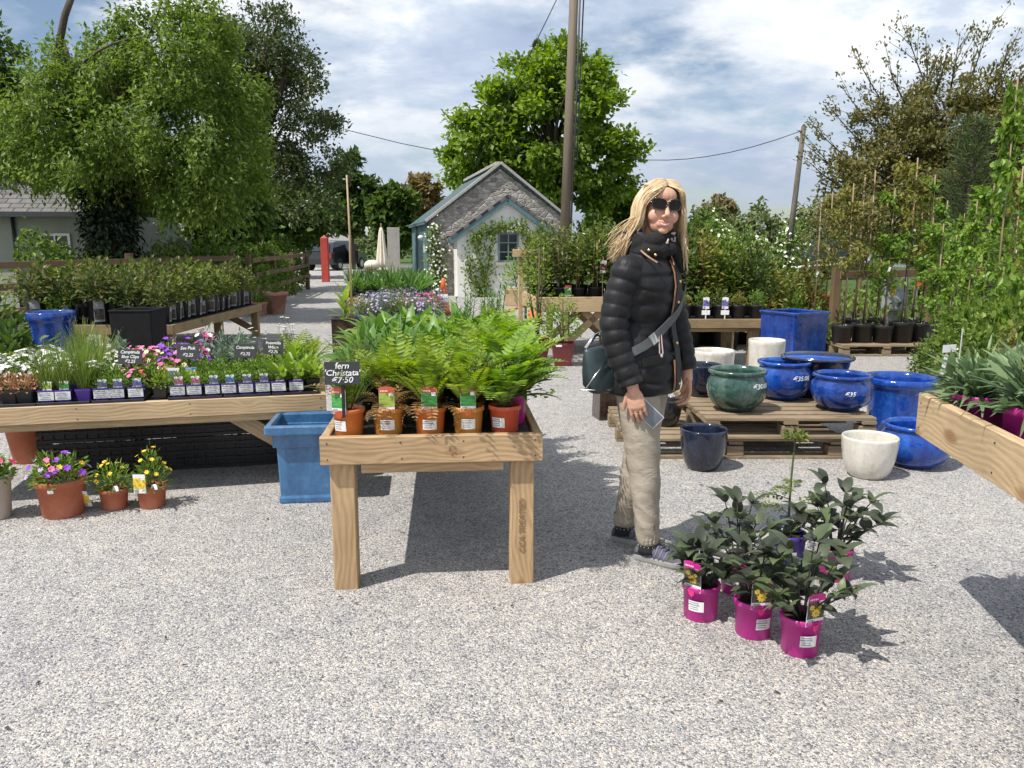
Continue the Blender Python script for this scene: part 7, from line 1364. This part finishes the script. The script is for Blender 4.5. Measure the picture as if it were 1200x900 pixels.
# sunglasses
mb = MB(); fm = MB(); g = []
for s_ in (-1, 1):
    ring = []; 
    for t in np.linspace(0, 6.283, 36, False):
        cx, cz = math.cos(t), math.sin(t); e = .62; x = s_ * .0335 + .0285 * math.copysign(abs(cx) ** e, cx); z = .0165 + .0225 * math.copysign(abs(cz) ** e, cz) + .10 * (x * s_ - .0335) ; y = -.1055 + 5.2 * x * x; ring.append((x, y, z))
    ring = [hp(p) for p in ring]; c = np.mean(ring, 0) + (hp((0, -.003, 0)) - hp((0, 0, 0))); mb.add(ring + [c], [(i, (i + 1) % 36, 36) for i in range(36)] if s_ > 0 else [((i + 1) % 36, i, 36) for i in range(36)], 0, True)
    fm.tube(ring + [ring[0]], .0026, 6); fm.tube([hp((s_ * .061, -.087, .024)), hp((s_ * .074, -.060, .022)), hp((s_ * .080, .0, .016)), hp((s_ * .076, .02, .002))], [.0042, .0040, .003, .0025], 8)
fm.tube([hp((-.008, -.106, .022)), hp((0, -.109, .024)), hp((.008, -.106, .022))], .003, 6); sg = fm.build("sunglasses", "frame_tort", WP); mb.build("lens", "lens", sg)
# hair
hb = MB(); g = np.random.default_rng(21)
capd = []
for i in range(12):
    t = math.pi * .5 * i / 11 * 1.25
    capd.append([hp((.081 * math.sin(t) * math.sin(a), .018 - .100 * math.sin(t) * math.cos(a) * (1 if math.cos(a) < 0 or t < .75 else max(.0, .75 / t)), .030 + .106 * math.cos(t) if not (math.cos(a) > .1 and t > .8) else .030 + .106 * math.cos(.8))) for a in np.linspace(0, 6.283, 28, False)])
hb.loft(capd, 0, True, False, False)
N_ = 900
for i in range(N_):
    s_ = -1 if i % 2 else 1; f = g.uniform(0, 1); y0 = -.078 + .175 * f; lay = g.uniform(0, 1)       # f: 0 forehead .. 1 nape
    px_ = .010; root = (px_ + s_ * g.uniform(0, .006), y0 * .75 + .002, .030 + .104 * math.sqrt(max(.05, 1 - ((y0 * .75 - .018) / .104) ** 2)))
    bulge = .086 + .014 * lay; front = max(0, 1 - f * 3.0)
    p1 = (px_ + s_ * (.043 + .012 * lay), y0 * .95 - .020 * front, .112 - .042 * front + .008 * lay); p2 = (s_ * (bulge - .010 * front), y0 * .88 + .004 * front, .028 + g.normal(0, .006)); p3 = (s_ * (bulge + .002 + .008 * lay - .004 * front), y0 * .80 + .006 * front, -.045 + g.normal(0, .008))
    if s_ < 0: bl = .45 + .55 * f; end = (-(.125 + .085 * g.uniform(0, 1) * bl + .03 * front), y0 * .6 + .03 + g.normal(0, .015), -.155 - .085 * g.uniform(0, 1)); p4 = (-(.108 + .03 * lay), y0 * .7 + .02, -.105 + g.normal(0, .010))
    else: end = (.108 + .030 * g.uniform(0, 1), y0 * .55 + .01 + g.normal(0, .012), -.17 - .10 * g.uniform(0, 1)); p4 = (.101 + .012 * lay, y0 * .65 + .012, -.115 + g.normal(0, .010))
    P = smoothpath([hp(root), hp(p1), hp(p2), hp(p3), hp(p4), hp(end)], 15); w_ = g.uniform(.0022, .0046); ph = g.uniform(0, 6); P = [p + np.array((.0035 * math.sin(j * .8 + ph), .0030 * math.cos(j * .7 + ph), 0)) * min(1, j / 4) for j, p in enumerate(P)]
    hb.tube(P, [w_ * (.7 + .3 * math.sin(math.pi * min(1, j / 8))) * (1 if j < 11 else (15 - j) / 4.2) + .0004 for j in range(15)], 5)
for i in range(46):  # wisps
    s_ = -1 if i % 3 else 1; a = hp((s_ * .10, g.uniform(-.04, .06), -.03)); e = hp((s_ * g.uniform(.13, .24) if s_ < 0 else g.uniform(.11, .15), g.uniform(-.04, .07), g.uniform(-.26, -.12))); hb.tube(bez(a, e, g.normal(0, .012, 3), 7), [.0012] * 6 + [.0004], 4)
hb.build("hair", "hair_blonde", WP)
# bag and phone are carried: things of their own
WM = WP.matrix_basis
def wl(p): return np.array(WM @ Vector(p))
bc = wl((-.215, .105, .885)); bgp = thing("shoulder_bag", "blue grey leather shoulder bag hanging at the woman's hip on a crossbody strap", "handbag", tuple(bc), R(28))
mb = MB(); rings = []
for z, w_, t_, sh in ((-.105, .07, .03, .03), (-.10, .095, .045, .025), (-.06, .125, .052, .012), (0, .118, .045, 0), (.06, .095, .03, -.02), (.10, .070, .018, -.035), (.112, .06, .010, -.04)): w_ *= .70; z *= .9; rings.append([(sh + w_ * math.copysign(abs(math.cos(a)) ** .6, math.cos(a)), t_ * math.copysign(abs(math.sin(a)) ** .6, math.sin(a)), z + .12 * (w_ * math.cos(a))) for a in np.linspace(0, 6.283, 36, False)])
mb.loft(rings); mb.build("pouch", "bag_leather", bgp); mb = MB(); mb.tube([(-.11, -.045, -.07), (-.06, -.05, -.01), (.0, -.044, .045)], .003, 6); mb.tube([(-.12, -.02, -.075), (0.02, -.047, -.08), (.13, -.03, -.045)], .003, 6); mb.build("piping", "steel", bgp)
inv = np.array((WM.inverted())); 
def tob(p, n_=None):  # woman's frame -> bag frame
    q = bgp.matrix_basis.inverted() @ (WM @ Vector(p)); return np.array(q)
rb = bgp.matrix_basis.to_3x3().inverted() @ WM.to_3x3()
sp_ = [(np.array((.085, .05, 1.425)), np.array((.2, .3, 1.0))), (np.array((.10, -.03, 1.422)), np.array((.2, -.3, 1.0)))] + [surf(a, z, 1, .022) for a, z in ((.70, 1.36), (.62, 1.31), (.50, 1.25), (.32, 1.19), (.08, 1.14), (-.22, 1.10), (-.55, 1.06), (-.90, 1.015), (-1.25, .98), (-1.55, .955))]
mb = MB(); Pn = [(tob(p), np.array(rb @ Vector(n_))) for p, n_ in sp_]; pp = smoothpath([p for p, _ in Pn], 44); nn = smoothpath([n_ for _, n_ in Pn], 44); strip(mb, [(p, _n(n_)) for p, n_ in zip(pp, nn)], .038, .003); st_ = mb.build("strap", "strap_grey", bgp)
mb = MB(); strip(mb, [(tob(p), np.array(rb @ Vector(n_))) for p, n_ in [surf(a, z, 1, .026) for a, z in ((-.72, 1.04), (-.80, 1.03), (-.86, 1.022))]], .046, .003); mb.build("buckle", "steel", st_)
mb = MB(); mb.tube([(.03, .0, .10), (.06, .02, .14), (.05, .03, .16)], .008, 8); mb.tube([(-.08, 0, .10), (-.02, .02, .15), (.02, .03, .16)], .008, 8); mb.build("strap_ring", "steel", st_)
ph = thing("mobile_phone", "slim grey screened phone held in the woman's lowered hand", "phone", tuple(at(758, 483, wl(RW)[1] + .012)), 0)
ux, uy = Vector((.72, .10, -.69)).normalized(), Vector((0, -1, 0)); uz = ux.cross(uy).normalized(); uy = uz.cross(ux)
ph.rotation_euler = Matrix((ux, uy, uz)).transposed().to_euler()
mb = MB(); mb.box((0, 0, 0), (.146, .0075, .071), 0, .003); mb.build("case", "phone_edge", ph); mb = MB(); mb.add([(-.069, .0042, -.032), (.069, .0042, -.032), (.069, .0042, .032), (-.069, .0042, .032)], [(0, 1, 2, 3)]); mb.build("screen", "phone_screen", ph)
# ------------------------------------------------------------------ loose stones and dry leaves lying on the gravel
mat("stone_mix", (.40, .39, .37), .85, .55, 45, col2=(.66, .63, .57))
g = np.random.default_rng(404); k = 5200; Y = 1.75 + 3.6 * g.uniform(0, 1, k) ** 1.4; X = g.uniform(-.72, .72, k) * (Y + .3)
base = np.array([(1, 0, 0), (-1, 0, 0), (0, 1, 0), (0, -1, 0), (0, 0, 1), (0, 0, -1)], float); fc = np.array([(0, 2, 4), (2, 1, 4), (1, 3, 4), (3, 0, 4), (2, 0, 5), (1, 2, 5), (3, 1, 5), (0, 3, 5)])
sz = g.uniform(.0028, .0062, k)[:, None, None]; V = base[None] * g.uniform(.55, 1.2, (k, 6, 3)) * sz * np.array((1, 1, .7)) + g.normal(0, .18, (k, 6, 3)) * sz
a = g.uniform(0, 6.28, k); ca, sa = np.cos(a)[:, None], np.sin(a)[:, None]; V = np.stack([V[..., 0] * ca - V[..., 1] * sa + X[:, None], V[..., 0] * sa + V[..., 1] * ca + Y[:, None], V[..., 2] + sz[..., 0] * .45], 2)
mb = MB(); mb.add(V.reshape(-1, 3), (np.arange(k)[:, None, None] * 6 + fc[None]).reshape(-1, 3)); tag(mb.build("loose_gravel", "stone_mix"), "loose stone chippings lying proud of the gravel", "gravel", None, "stuff")
k = 46; Y = 1.8 + 4 * g.uniform(0, 1, k); X = g.uniform(-.7, .7, k) * Y; mb = MB(); D = rnd_unit(k, g); D[:, 2] *= .15; mb.cards(np.stack([X, Y, np.full(k, .007)], 1), D, np.array([(0, 0, 1.0)] * k) + rnd_unit(k, g) * .3, g.uniform(.012, .03, k), g.uniform(.008, .014, k), fold=.3)
tag(mb.build("dry_leaves", "stem_dark"), "scattered dark dry leaf scraps on the gravel", "leaves", None, "stuff")
